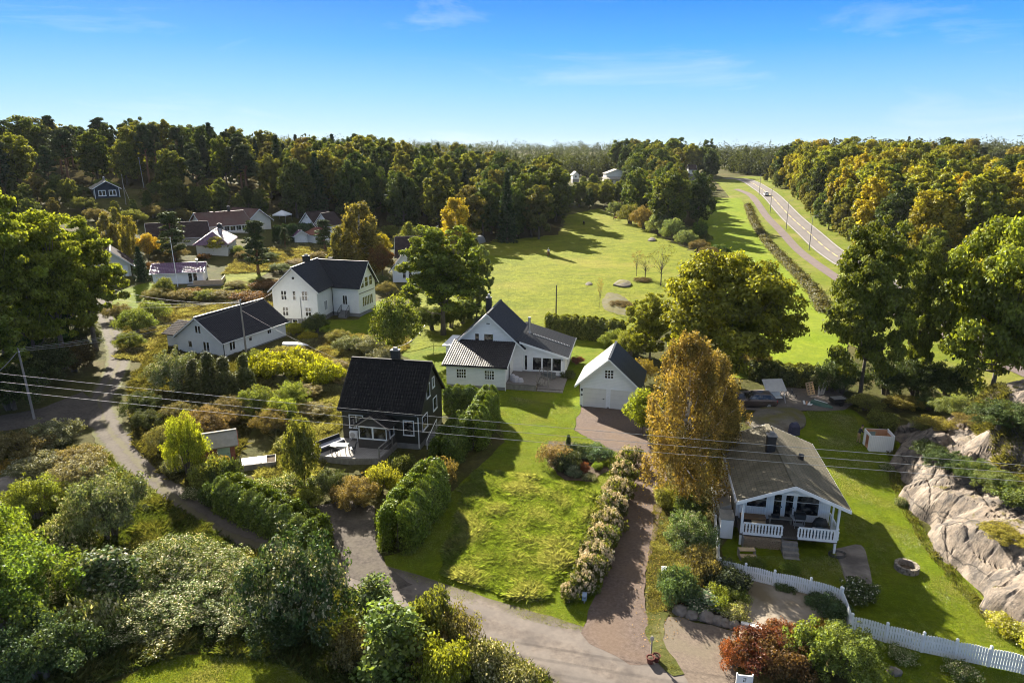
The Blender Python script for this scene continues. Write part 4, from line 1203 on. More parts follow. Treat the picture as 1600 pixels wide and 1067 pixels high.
for x0, x1 in ((0.2, 2.7), (3.75, UC - 0.02)):
    r_ = MB(); boards_rail(r_, x0, x1, 0.0, FZ - 0.05); r_.build('porch_railing', TRIM, cb)
r_ = MB(); r_.bar((UC + 0.02, 0.1, FZ + 0.85), (UC + 0.02, PV, FZ + 0.85), 0.08, 0.07)
for i in range(9): r_.bar((UC + 0.02, 0.25 + 0.23 * i, FZ), (UC + 0.02, 0.25 + 0.23 * i, FZ + 0.85), 0.1, 0.02)
r_.build('porch_railing', TRIM, cb)
sp_ = MB()
for i in range(4): sp_.box(2.72, 3.73, -0.34 - 0.3 * i, -0.05 - 0.3 * i, -0.1, 0.74 - 0.22 * i)
sp_.build('front_steps', GREYWOOD, cb)
win(cb, None, 'front', PV, 1.35, 1.75, 1.3, 1.15, 1, 1, 0.06)
for i in range(2): door(cb, None, 'front', PV, 2.75 + 0.78 * i, FZ + 0.05, 0.72, 2.05, mat=TRIM, glass=True, name='porch_door')
win(cb, None, 'front', PV, 4.75, 1.5, 1.45, 1.5, 1, 1, 0.06)
win(cb, None, 'right', UC, 5.4, 1.8, 1.2, 1.1, 2, 1)
bench = thing('porch_bench', 'brown cushioned bench with a white slatted back on the cabin porch', 'bench', loc(TC, (1.1, 1.75, FZ - 0.005)), YC)
MB().box(-0.85, 0.85, -0.3, 0.3, 0.28, 0.45).build('seat', surf('brown_cushion', (0.17, 0.1, 0.05), (0.22, 0.14, 0.08), 4, 0.9), bench, bevel=0.03)
r_ = MB(); railing(r_, (-0.85, 0.35, 0.0), (0.85, 0.35, 0.0), 0.95, 10, bal=0.05); r_.build('backrest', TRIM, bench)
f_ = MB()
for sx in (-0.8, 0.8): f_.box(sx - 0.04, sx + 0.04, -0.28, 0.28, 0, 0.279)
f_.build('frame', GREYWOOD, bench)
ctb = thing('coffee_table', 'low wooden coffee table before the bench on the cabin porch', 'table', loc(TC, (1.35, 0.85, FZ - 0.005)), YC)
MB().box(-0.45, 0.45, -0.28, 0.28, 0.4, 0.44).build('tabletop', PINEW, ctb)
for sx in (-0.4, 0.4):
    for sy in (-0.23, 0.23): MB().bar((sx, sy, 0), (sx, sy, 0.4), 0.05).build('leg', PINEW, ctb)
dbn = thing('porch_bench', 'low dark bench below the glazed cabin doors', 'bench', loc(TC, (2.95, 1.85, FZ - 0.005)), YC)
MB().box(-0.8, 0.8, -0.2, 0.2, 0.36, 0.42).build('seat', GREYWOOD, dbn)
MB().box(-0.6, -0.1, -0.18, 0.18, 0.423, 0.62).build('cushion', BLACKC, dbn, bevel=0.04)
for sx in (-0.7, 0.7): MB().box(sx - 0.04, sx + 0.04, -0.18, 0.18, 0, 0.358).build('leg', GREYWOOD, dbn)
bq = thing('barbecue', 'black trolley barbecue standing by the porch window of the cabin', 'barbecue', loc(TC, (4.1, 1.45, FZ - 0.005)), YC)
MB().box(-0.35, 0.35, -0.25, 0.25, 0.72, 0.9).build('grill_bowl', DARKMETAL, bq, bevel=0.03)
MB().prism([(-0.27, 0.902), (0.27, 0.902), (0.22, 1.1), (-0.05, 1.18), (-0.24, 1.08)], lambda a, b, c: (c, a, b), -0.36, 0.36).build('lid', DARKMETAL, bq)
l_ = MB()
for sx in (-0.3, 0.3):
    for sy in (-0.2, 0.2): l_.bar((sx, sy, 0), (sx, sy, 0.72), 0.04)
l_.box(-0.3, 0.3, -0.2, 0.2, 0.2, 0.23); l_.build('trolley', METAL, bq)
MB().box(-0.62, -0.36, -0.2, 0.2, 0.82, 0.85).build('side_shelf', METAL, bq)
bk = thing('bucket', 'white plastic bucket between the barbecue and the covered pile', 'bucket', loc(TC, (5.0, 0.9, FZ - 0.005)), YC)
MB().lathe([(0.13, 0), (0.17, 0.34), (0.175, 0.36), (0.15, 0.36), (0.12, 0.05)], n=14).build('pail', TRIM, bk)
MB().tube([(-0.17, 0, 0.34), (-0.12, 0, 0.46), (0.12, 0, 0.46), (0.17, 0, 0.34)], 0.012, 5).build('handle', DARKMETAL, bk)


def lump(name, R, H, seed, mat, parent):
    rg = np.random.default_rng(seed); P = []; F = []
    n, m_ = 14, 6
    for j in range(m_ + 1):
        for i in range(n):
            a = 2 * math.pi * i / n; t = j / m_
            r = R[0] * math.cos(t * 1.45) ** 0.6 if t < 1 else 0.02
            k = 1 + 0.12 * rg.normal()
            P.append((r * math.cos(a) * k, r * R[1] / R[0] * math.sin(a) * k, H * math.sin(t * 1.57) * (1 + 0.05 * rg.normal())))
    for j in range(m_):
        for i in range(n): F.append((j * n + i, j * n + (i + 1) % n, (j + 1) * n + (i + 1) % n, (j + 1) * n + i))
    F.append(tuple(range(n))[::-1]); F.append(tuple(m_ * n + i for i in range(n)))
    mb = MB(); mb.add(P, F)
    return mb.build(name, mat, parent, smooth=True)


cp = thing('covered_pile', 'porch furniture heaped under a blue grey tarpaulin at the right railing of the cabin', 'covered pile', loc(TC, (5.4, 0.5, FZ - 0.005)), YC)
lump('tarpaulin', (0.62, 0.38), 0.62, 4, surf('blue_grey_tarp', (0.07, 0.11, 0.14), (0.11, 0.16, 0.19), 3, 0.5, bump=0.6, bscale=8, bdist=0.05), cp)
cp2 = thing('covered_pile', 'dark heap of folded garden chairs behind the tarpaulin on the cabin porch', 'covered pile', loc(TC, (5.45, 1.4, FZ - 0.005)), YC)
lump('cover', (0.55, 0.4), 0.85, 9, surf('dark_green_cover', (0.02, 0.024, 0.022), (0.035, 0.04, 0.036), 3, 0.6, bump=0.6, bscale=8, bdist=0.05), cp2)
fw = thing('firewood', 'firewood stacked below the left porch railing of the cabin', 'firewood', loc(TC, (0.25, -0.18, 0)), YC)
w_ = MB(); rg_ = random.Random(5)
for r in range(7):
    for i in range(20):
        x = 0.06 + 0.122 * i + (0.06 if r % 2 else 0) + rg_.uniform(-0.01, 0.01); z = 0.06 + r * 0.108; y0 = rg_.uniform(-0.06, 0.04)
        w_.tube([(x, y0, z), (x, 0.42, z)], rg_.uniform(0.05, 0.062), 6)
w_.build('logs', surf('split_logs', (0.22, 0.15, 0.09), (0.42, 0.31, 0.2), 9, 0.85), fw)
for x_ in (-0.05, 2.5): MB().box(x_, x_ + 0.08, -0.05, 0.4, 0, 0.82).build('end_board', GREYWOOD, fw)
ws = thing('wooden_steps', 'loose wooden steps standing in front of the firewood', 'steps', loc(TC, (0.35, -1.5, 0)), YC + RAD(8))
for i in range(2): MB().box(-0.5, 0.5, -0.4 + 0.4 * i, 0.0 + 0.4 * i, 0.24 + 0.26 * i, 0.3 + 0.26 * i).build('tread', PINEW, ws)
for x_ in (-0.55, 0.502): MB().box(x_, x_ + 0.048, -0.4, 0.4, -0.05, 0.3).box(x_ + 0.002, x_ + 0.046, 0, 0.4, 0.29, 0.56).build('side_board', GREYWOOD, ws)
sc_ = thing('storage_cupboard', 'white storage cupboard standing against the left wall of the cabin', 'cupboard', loc(TC, (-0.75, 1.15, 0)), YC)
MB().box(-0.42, 0.42, -0.5, 0.5, 0.05, 1.5).build('cupboard_body', TRIM, sc_)
MB().hexa([(-0.48, -0.56, 1.502), (0.48, -0.56, 1.502), (0.48, 0.56, 1.502), (-0.48, 0.56, 1.502)], [(-0.48, -0.56, 1.54), (0.48, -0.56, 1.54), (0.48, 0.56, 1.7), (-0.48, 0.56, 1.7)]).build('lid', FELT, sc_)
tr_ = thing('trellis_screen', 'white framed screen with a tarpaulin along the left wall of the cabin', 'screen', loc(TC, (-0.6, 3.9, 0)), YC)
MB().box(-0.45, -0.4, -1.7, 1.7, 0.1, 1.5).build('panel', TRIM, tr_)
MB().hexa([(-0.5, -1.8, 1.502), (0.25, -1.8, 1.502), (0.25, 1.8, 1.502), (-0.5, 1.8, 1.502)], [(-0.5, -1.8, 1.56), (0.25, -1.8, 1.9), (0.25, 1.8, 1.9), (-0.5, 1.8, 1.56)]).build('roof', FELT, tr_)

# ---- tall white villa
YV = RAD(-8)
V0 = (-37.33, 104.4, 0)
vl = thing('house', 'tall white villa with a blue black cross gabled roof above the garden lawn', 'house', V0, YV)
NAVY = surf('blue_black_tiles', (0.009, 0.012, 0.018), (0.016, 0.021, 0.029), 3, 0.55, spec=0.2)
gable(vl, None, 7.3, 9.2, 5.34, 8.66, 'y', WHITE, NAVY, o=0.5, base=0.7, gut=False)
TW = Matrix.Translation(Vector((3.75, 6.3, 0))) @ Matrix.Rotation(RAD(-8.1), 4, 'Z')
gable(vl, TW, 8.4, 5.7, 5.2, 8.5, 'x', WHITE, NAVY, o=0.5, base=0.6, gut=False)
for s in (1.9, 5.3): win(vl, None, 'front', 0, s, 3.7, 0.8, 1.35, 2, 2, bars=0.12)
win(vl, None, 'front', 0, 3.6, 3.7, 0.4, 1.35, 1, 2, bars=0.12)
for s in (1.95, 5.7): win(vl, None, 'front', 0, s, 1.2, 0.85, 1.3, 2, 2, bars=0.12)
MB().lathe([(0.2, 0), (0.2, 0.06)], n=14).build('gable_vent', DARKMETAL, vl).matrix_local = Matrix.Translation((3.65, -0.005, 7.1)) @ Matrix.Rotation(RAD(90), 4, 'X')
win(vl, None, 'front', 0, 3.4, 0.12, 0.8, 0.4, 1, 1, 0.08)
win(vl, None, 'right', 7.3, 3.0, 1.6, 1.0, 1.4, 3, 1, bars=0.1)
win(vl, TW, 'front', 0, 5.9, 2.0, 0.75, 1.4, 2, 1, bars=0.08)
for i in range(3): win(vl, TW, 'right', 8.4, 1.3 + 1.45 * i, 4.6, 1.0, 1.5, 1, 2, bars=0.07)
win(vl, TW, 'right', 8.4, 2.9, 1.5, 3.4, 1.5, 6, 1, bars=0.14)
MB(TW).box(8.38, 8.46, 0.1, 5.4, 3.7, 3.82).build('balcony_band', GREYWOOD, vl)
vs = MB(TW)
for i in range(4): vs.box(5.2, 6.6, -0.45 - 0.3 * i, -0.02 - 0.3 * i, -0.1, 1.0 - 0.24 * i)
vs.build('steps', STONE, vl)
for x_ in (5.2, 6.6):
    vr = MB(TW); railing(vr, (x_, -0.1, 1.0), (x_, -1.4, 0.2), 0.9, 4, 0.05, 0.025, 0.05); vr.build('step_railing', DARKMETAL, vl)
chimney(vl, None, 3.2, 6.2, 8.0, 9.6, 1.0, 0.8)
MB(TW).box(1.2, 1.9, 3.4, 4.0, 7.6, 8.9).build('chimney', BRICKDARK, vl)
downpipe(vl, None, [(7.42, 5.6, 5.0), (7.42, 5.6, 0.2)], DARKMETAL)
downpipe(vl, None, [(6.2, -0.07, 3.9), (6.2, -0.07, 0.3)] if False else [(4.55, -0.06, 4.2), (4.55, -0.06, 0.3)], METAL)

# ---- low white house with a navy roof
YL = RAD(-22.2)
L0 = (-44.75, 87.95, -0.05)
lo = thing('house', 'low white house with a dark ribbed roof behind the juniper bushes', 'house', L0, YL)
gable(lo, None, 7.9, 12.0, 2.35, 5.1, 'y', WHITE, surf('dark_ribbed_tiles', (0.011, 0.011, 0.016), (0.019, 0.019, 0.025), 3, 0.55, spec=0.2), o=0.4, base=0.2, below=1.5)
win(lo, None, 'front', 0, 3.95, 3.05, 0.9, 0.95, 2, 1, bars=0.16)
win(lo, None, 'front', 0, 5.1, 0.75, 0.95, 1.2, 2, 1, bars=0.16)
win(lo, None, 'front', 0, 2.3, 1.0, 0.6, 0.8, 1, 1)
win(lo, None, 'right', 7.9, 1.6, 0.8, 0.9, 1.2, 2, 1, bars=0.12)
win(lo, None, 'right', 7.9, 4.9, 1.2, 0.5, 0.5, 1, 1)
win(lo, None, 'right', 7.9, 8.6, 1.3, 0.7, 0.5, 2, 1)
downpipe(lo, None, [(7.98, 0.05, 2.1), (7.98, 0.05, 0.0)], DARKMETAL)
an = MB(); an.box(-3.2, 0.0, 1.2, 6.2, -1.2, 2.1); an_ = an.build('annex', WHITE, lo)
ar = MB(); e = Vector((-3.6, 0.7, 2.05)); t_ = Vector((-3.6, 3.8, 3.3)); roof_slab(ar, e, (1, 0, 0), 4.3, t_ - e, (t_ - e).length, 0.12)
e = Vector((-3.6, 6.7, 2.05)); roof_slab(ar, e, (1, 0, 0), 4.3, t_ - e, (t_ - e).length, 0.12)
ar.prism([(0.8, 2.1), (6.6, 2.1), (3.8, 3.2)], lambda a, b, c: (c, a, b), -3.2, 0.1)
ar.build('annex_roof', TILE_DUSK, an_)


# ---- houses further away: placed by the two front base corners
def far_house(a, b, V, he, hr, axis, wm, rm, label, U=None, name='house', cat='house', **k):
    A = at(*a); B = at(*b)
    d = B - A; yaw = math.atan2(d[1], d[0]); u = U or math.hypot(d[0], d[1])
    z = min(A[2], B[2])
    r = thing(name, label, cat, (A[0], A[1], z), yaw)
    if hr: gable(r, None, u, V, he, hr, axis, wm, rm, **k)
    return r, u


def hip_roof(root, T, U, V, he, hr, mat, o=0.5, trim=TRIM):
    """hipped roof, ridge along y, hip at the front"""
    x0, x1, y0, y1 = -o, U + o, -o, V + o
    ra = Vector((U / 2, U * 0.42, hr)); rb = Vector((U / 2, V - U * 0.42, hr))
    mb = MB(T)
    c = [Vector((x0, y0, he)), Vector((x1, y0, he)), Vector((x1, y1, he)), Vector((x0, y1, he))]
    d = Vector((0, 0, -0.15))
    mb.add(c + [ra, rb] + [p + d for p in c], [(0, 1, 4), (1, 2, 5, 4), (2, 3, 5), (3, 0, 4, 5), (0, 6, 7, 1), (1, 7, 8, 2), (2, 8, 9, 3), (3, 9, 6, 0), (6, 9, 8, 7)])
    # ribbed courses on the slopes
    def courses(a, b, ta, tb):
        for i in range(1, 12):
            f = i / 12
            p, q = a.lerp(ta, f), b.lerp(tb, f)
            mb.bar(p + Vector((0, 0, 0.02)), q + Vector((0, 0, 0.02)), 0.06, 0.05)
    courses(c[0], c[1], ra, ra + Vector((0.02, 0, 0))); courses(c[1], c[2], ra, rb); courses(c[3], c[0], rb, ra)
    for p, q in ((c[0], ra), (c[1], ra), (ra, rb)): mb.bar(p + Vector((0, 0, 0.05)), q + Vector((0, 0, 0.05)), 0.22, 0.12)
    return mb.build('roof', mat, root)


r, u = far_house((240, 444), (319, 443), 5.2, 2.45, 3.7, 'x', WHITE, TILE_PLUM, 'low white cabin with a shiny plum tiled roof and a railed terrace', o=0.45, tile=(0.3, 0.4, 0.05), below=1.5)
win(r, None, 'front', 0, u - 1.9, 0.4, 1.5, 1.9, 2, 1, bars=0.25)
MB().box(u - 2.8, u + 3.6, -1.9, -0.05, -0.3, 0.05).box(u + 0.05, u + 3.4, -0.05, 3.8, -0.3, 0.045).build('terrace', DECK, r)
f_ = MB(); f_.box(u - 1.6, u + 3.5, -1.9, -1.84, 0.05, 0.95); f_.box(u + 3.44, u + 3.5, -1.84, 3.6, 0.05, 0.95); f_.build('terrace_fence', surf('tan_fence_boards', (0.42, 0.31, 0.2), (0.5, 0.38, 0.26), 2, 0.7, lines=('X', 0.15)), r)
MB().tube([(u - 1.1, 2.0, 3.2), (u - 1.1, 2.0, 4.4)], 0.12, 8).lathe([(0.22, 0), (0.22, 0.12)], (u - 1.1, 2.0, 4.4), 10).build('flue', METAL, r)

A = at(308, 398); B = at(357, 398)
r = thing('house', 'pale house with a hipped plum roof behind the small yellow tree', 'house', (A[0], A[1], min(A[2], B[2])), math.atan2(B[1] - A[1], B[0] - A[0]) + RAD(-12))
u = math.hypot(*(B - A)[:2])
MB().box(0, u, 0, 13, -0.8, 2.6).build('wall', CREAM, r)
hip_roof(r, None, u, 13, 2.6, 5.2, TILE_PLUM)
for s in (2.2, 4.4, 6.2, 8.5, 10.5): win(r, None, 'right', u, s, 0.9, 1.1, 1.2, 2, 1)
chimney(r, None, u / 2 + 1.0, 6.5, 4.4, 6.4, 0.9, 0.9)
MB().box(u / 2 + 1.0, u / 2 + 1.6, 4.7, 5.1, 4.2, 5.6).build('roof_vent', METAL, r)

r, u = far_house((236, 384), (327, 384), 7.5, 2.5, 5.3, 'x', CREAM, TILE_DUSK, 'long low house with a dark roof half hidden by a pine', o=0.6, below=1.0)
win(r, None, 'front', 0, 1.6, 0.9, 1.5, 1.0, 2, 1)
MB().box(0.6, 4.2, -1.6, -1.5, 0.2, 0.9).build('balcony_rail', TRIM, r)
r, u = far_house((320, 364), (392, 364), 9.5, 2.6, 5.4, 'x', CREAM, TILE_BROWN, 'wide house with a brown tiled roof in front of the dark wood', o=0.6, below=1.5)
for i in range(5): win(r, None, 'front', 0, u * (0.35 + 0.13 * i), 1.0, 1.2, 1.1, 2, 1)
chimney(r, None, u * 0.72, 4.8, 4.8, 6.7, 0.6, 0.6, BRICKDARK)
r, u = far_house((387, 360), (424, 358), 10, 2.8, 5.6, 'y', CREAM, TILE_BROWN, 'house with a cream gable and red brown roof beside the clipped dark hedge', o=0.6, below=1.5)
r, u = far_house((466, 368), (500, 376), 8, 3.2, 7.2, 'y', WHITE, TILE_DUSK, 'white house with a brown roof and a gabled dormer above the hedge', o=0.5, below=2.5, U=7.2)
for s in (2.2, 4.6): win(r, None, 'front', 0, s, 3.2, 1.0, 1.2, 2, 1)
MB().lathe([(0.16, 0), (0.16, 0.05)], n=10).build('gable_vent', DARKMETAL, r).matrix_local = Matrix.Translation((3.6, -0.005, 6.0)) @ Matrix.Rotation(RAD(90), 4, 'X')
Tq = Matrix.Translation(Vector((3.6, 1.8, 0.0)))
gable(r, Matrix.Translation(Vector((6.3, -0.2, 0))) @ Matrix.Rotation(RAD(10), 4, 'Z'), 4.4, 6, 4.4, 7.1, 'y', WHITE, TILE_DUSK, o=0.4, below=2.5, gut=False)
T2 = Matrix.Translation(Vector((6.3, -0.2, 0))) @ Matrix.Rotation(RAD(10), 4, 'Z')
for s in (1.2, 2.2, 3.2): win(r, T2, 'front', 0, s, 3.6, 0.7, 1.4, 1, 1)
MB(T2).box(-1.5, 4.2, -4.5, -0.4, -2.5, 2.2).build('garage_annex', WHITE, r)
rr = MB(T2); e = Vector((-1.9, -4.9, 2.1)); t_ = Vector((-1.9, -0.1, 3.6)); roof_slab(rr, e, (1, 0, 0), 6.4, t_ - e, (t_ - e).length, 0.12); rr.build('annex_roof', TILE_RED, r)
r, u = far_house((461, 379), (481, 379), 4, 2.1, 3.2, 'y', WHITEV, TILE_PLUM, 'small white garden shed with a pale pink roof on the rocky knoll', name='shed', cat='shed', o=0.6, below=0.8)
for i in range(2): door(r, None, 'front', 0, u * (0.32 + 0.36 * i), 0.05, u * 0.32, 1.9, mat=TRIM)
r, u = far_house((614, 441), (652, 441), 7, 2.9, 6.0, 'y', WHITE, TILE_DUSK, 'white gabled house half hidden behind the big round maple', o=0.6, below=0.8)
win(r, None, 'front', 0, u * 0.48, 0.9, 0.55, 1.6, 1, 2); win(r, None, 'front', 0, u * 0.72, 0.9, 0.55, 1.6, 1, 2)
gable(r, Matrix.Translation(Vector((0.4, 6.5, 0))), 7, 6, 4.6, 8.0, 'x', WHITE, TILE_DUSK, o=0.5, below=0.8, gut=False)
r, u = far_house((150, 434), (206, 431), 9, 2.5, 5.0, 'y', CREAM, TILE_DUSK, 'dark roofed house with a pale wall behind the left maples', o=0.7, below=1.0)
win(r, None, 'front', 0, u * 0.3, 0.9, 1.4, 1.1, 2, 1)
MB().box(u * 0.55, u * 0.92, -0.05, 0.02, 0, 2.1).build('garage_door', TRIM, r)
A = at(149, 311); B = at(188, 308)
r, u = far_house((149, 311), (188, 308), 9, 2.9, 4.7, 'y', BLUEW, FELT, 'small blue cabin with white framed windows high on the wooded hill', name='cabin', cat='cabin', o=0.5, below=1.5, tile=None)
for s in (0.3, 0.72): win(r, None, 'front', 0, u * s, 0.9, u * 0.24, 1.2, 2, 1, 0.18, bars=0.2)
MB().box(-0.02, 0.16, -0.06, 0.0, -0.2, 2.9).box(u - 0.16, u + 0.02, -0.06, 0.0, -0.2, 2.9).build('corner_board', TRIM, r)
win(r, None, 'left', 0, 2.0, 1.0, 1.0, 1.0, 1, 1, 0.15)
chimney(r, None, u * 0.5, 3.5, 4.5, 5.6, 0.5, 0.5, STONE, TRIM)
A = at_y(947, 288, 370); B = at_y(979, 288, 370)
r = thing('house', 'pale two storey house with a flagpole glimpsed beyond the far pasture', 'house', (A[0], A[1], float(gz(A[0], A[1]))), RAD(4))
z_ = A[2] - float(gz(A[0], A[1]))
gable(r, Matrix.Translation(Vector((0, 0, z_ + 2.5))), 11, 8, 3.0, 5.0, 'y', WHITE, FELT, o=0.6, gut=False, tile=None, below=6)
MB(Matrix.Translation(Vector((-2, -4, z_)))).box(0, 11, 0, 4, -4, 2.6).build('lower_wall', CREAM, r)
MB(Matrix.Translation(Vector((-2, -4, z_)))).hexa([(-0.5, -0.5, 2.6), (11.5, -0.5, 2.6), (11.5, 4, 3.6), (-0.5, 4, 3.6)], [(-0.5, -0.5, 2.8), (11.5, -0.5, 2.8), (11.5, 4, 3.8), (-0.5, 4, 3.8)]).build('lower_roof', FELT, r)
for i in range(4): win(r, Matrix.Translation(Vector((-2, -4, z_))), 'front', 0, 1.5 + 2.6 * i, 0.8, 1.3, 1.2, 2, 1)
A = at_y(895, 277, 385)
r = thing('house', 'tiny white gable among the trees left of the pale two storey house', 'house', (A[0], A[1], float(gz(A[0], A[1]))), RAD(5))
z_ = A[2] - float(gz(A[0], A[1]))
gable(r, Matrix.Translation(Vector((0, 0, z_ - 1))), 3.4, 6, 2.2, 3.9, 'y', WHITE, TILE_BROWN, o=0.4, gut=False, tile=None, below=6)
win(r, Matrix.Translation(Vector((0, 0, z_ - 1))), 'front', 0, 1.7, 0.8, 0.8, 1.0, 1, 1)
A = at_y(1077, 268, 400)
r = thing('house', 'white cottage front glimpsed above the copse near the highway bend', 'house', (A[0], A[1], float(gz(A[0], A[1]))), RAD(0))
z_ = A[2] - float(gz(A[0], A[1]))
gable(r, Matrix.Translation(Vector((0, 0, z_ - 1.5))), 4, 6, 2.6, 5.0, 'x', WHITE, TILE_DUSK, o=0.4, gut=False, tile=None, below=6)
win(r, Matrix.Translation(Vector((0, 0, z_ - 1.5))), 'front', 0, 2.0, 0.9, 1.2, 1.0, 2, 1)
A = at(741, 381)
sh = thing('shelter', 'low round topped grey field shelter at the edge of the wood', 'shelter', A, RAD(-25))
MB().prism([(1.6 * math.cos(math.pi * i / 10), 2.0 * math.sin(math.pi * i / 10)) for i in range(11)], lambda a, b, c: (a, c, b), 0, 4).build('vault', METAL, sh)
MB().prism([(1.35 * math.cos(math.pi * i / 10), 1.75 * math.sin(math.pi * i / 10)) for i in range(11)], lambda a, b, c: (a, c, b), -0.03, -0.002).build('opening', DARKMETAL, sh)
A = at(442, 347)
tn = thing('party_tent', 'white peaked party tent behind the clipped dark hedge', 'tent', A, RAD(-10))
MB().add([(-2, -2, 2.2), (2, -2, 2.2), (2, 2, 2.2), (-2, 2, 2.2), (0, 0, 3.4)], [(0, 1, 4), (1, 2, 4), (2, 3, 4), (3, 0, 4), (3, 2, 1, 0)]) if False else None
t_ = MB(); t_.add([(-2, -2, 2.2), (2, -2, 2.2), (2, 2, 2.2), (-2, 2, 2.2), (0, 0, 3.4), (-2, -2, 1.9), (2, -2, 1.9), (2, 2, 1.9), (-2, 2, 1.9)], [(0, 1, 4), (1, 2, 4), (2, 3, 4), (3, 0, 4), (0, 5, 6, 1), (1, 6, 7, 2), (2, 7, 8, 3), (3, 8, 5, 0)])
t_.build('canopy', TRIM, tn)
for sx in (-1.9, 1.9):
    for sy in (-1.9, 1.9): MB().bar((sx, sy, 0), (sx, sy, 1.95), 0.06).build('pole', METAL, tn)

# ---- garden shed and cold frame in the left garden
A = at(335, 722)
YS = RAD(24)
sd = thing('shed', 'small shed with a felt roof and rusty red trim in the overgrown garden', 'shed', A, YS)
gable(sd, Matrix.Translation(Vector((-1.55, -0.2, 0))), 3.3, 2.2, 1.55, 2.25, 'x', surf('red_shed_boards', (0.2, 0.07, 0.045), (0.27, 0.1, 0.06), 3, 0.8, lines=('X', 0.14)), FELT, o=0.3, trim=REDBROWN, tile=None, gut=False, below=0.5)
door(sd, Matrix.Translation(Vector((-1.55, -0.2, 0))), 'front', 0, 2.4, 0.02, 0.8, 1.5, mat=GREENT, trim=GREENT)
MB(Matrix.Translation(Vector((-1.55, -0.2, 0)))).box(3.1, 3.62, -0.4, 2.6, 1.2, 1.26).build('rusty_roof_edge', REDBROWN, sd) if False else None
A = at(403, 727)
cfm = thing('raised_bed', 'weathered raised bed with loose glass panes beside the small shed', 'raised bed', A, YS - RAD(6))
for (x0, x1, y0, y1) in ((-1.5, 1.5, -0.8, -0.74), (-1.5, 1.5, 0.74, 0.8), (-1.5, -1.44, -0.738, 0.738), (1.44, 1.5, -0.738, 0.738)): MB().box(x0, x1, y0, y1, -0.1, 0.5).build('board', GREYWOOD, cfm)
MB().box(-1.43, 1.43, -0.73, 0.73, -0.1, 0.38).build('soil', SOIL, cfm)
pn = MB()
for i in range(5): pn.obox((-1.3 + 0.42 * i, -0.7, 0.47 + 0.02 * (i % 2)), (1, 0, 0.03), (0, 1, 0.03), (0, 0, 1), 0, 0.38, 0, 1.35, 0, 0.03)
pn.build('cover_panes', surf('pale_boards', (0.180, 0.166, 0.151), (0.223, 0.209, 0.191), 3, 0.6), cfm)
A = at(352, 735)
pv = thing('paving', 'grey stone paving in front of the small shed', 'paving', A, YS)
p_ = MB()
for i in range(3):
    for j in range(2): p_.box(-0.2 + 0.72 * i, 0.48 + 0.72 * i, -0.5 + 0.72 * j, 0.18 + 0.72 * j, -0.1, 0.06)
p_.build('slabs', STONE, pv)


# ================================================================== STREET FURNITURE, FENCES, VEHICLES
def fence_panel(mb, a, b, h=1.0, scal=0.07):
    a, b = Vector(a), Vector(b)
    d = (b - a); L_ = d.length; d.normalize(); n = Vector((d.y, -d.x, 0)).normalized()
    zz = Vector((0, 0, 1))
    k = max(3, int(L_ / 0.125))
    for z in (0.25, 0.72): mb.obox(a, d, zz, n, 0, L_, z, z + 0.08, -0.035, 0.0)
    for i in range(k):
        s = (i + 0.5) * L_ / k
        t = h + scal * math.sin(math.pi * s / L_)
        mb.obox(a, d, zz, n, s - 0.056, s + 0.056, 0.05, t - 0.04, 0.002, 0.024)
        mb.obox(a, d, zz, n, s - 0.028, s + 0.028, t - 0.04, t, 0.002, 0.024)


def picket_fence(pts, label, per=1.75, h=1.12):
    P = [np.array(p) for p in pts]
    seg = []
    for p, q in zip(P, P[1:]):
        n = max(1, int(round(np.linalg.norm(q - p) / per)))
        for i in range(n): seg.append((p + (q - p) * i / n, p + (q - p) * (i + 1) / n))
    root = thing('picket_fence', label, 'fence', P[0])
    o = P[0]
    for i, (p, q) in enumerate(seg):
        mb = MB(); fence_panel(mb, p - o, q - o, h); mb.build('panel', TRIM, root)
        posts = [p] + ([q] if i == len(seg) - 1 else [])
        for w in posts:
            v = Vector(w - o); m_ = MB(); m_.bar(v + Vector((0, 0, -0.1)), v + Vector((0, 0, h + 0.1)), 0.11)
            m_.lathe([(0.075, 0), (0.09, 0.03), (0.06, 0.09), (0.01, 0.12)], v + Vector((0, 0, h + 0.1)), 8); m_.build('post', TRIM, root)
    return root


picket_fence([at(*p) for p in ((1090, 904), (1123, 899), (1163, 908), (1208, 919), (1264, 931), (1311, 946))], 'white picket fence curving behind the concrete pad and flower bed')
picket_fence([at(*p) for p in ((1313, 947), (1328, 989), (1439, 1019), (1597, 1053), (1760, 1090))], 'long white picket fence closing the front of the cabin lawn')
picket_fence([at(*p) for p in ((1123, 898), (1119, 850), (1115, 805), (1112, 770))], 'white picket fence running back between the birches and the cabin', h=0.95)


def post_box(px, label, col, h=1.25, w=0.3, dark=False):
    A = at(*px)
    r = thing('mailbox', label, 'mailbox', A, RAD(-12))
    MB().bar((0, 0, -0.2), (0, 0, h - 0.45), 0.08).build('post', TRIM if not dark else POLEW, r)
    MB().prism([(-0.2, 0), (0.2, 0), (0.2, 0.34), (0.0, 0.42), (-0.2, 0.3)], lambda a, b, c: (c, a, b + h - 0.449), -w / 2, w / 2).build('box', col, r)
    MB().box(-w * 0.36, w * 0.36, -0.212, -0.202, h - 0.25, h - 0.22).build('slot', DARKMETAL, r)
    return r


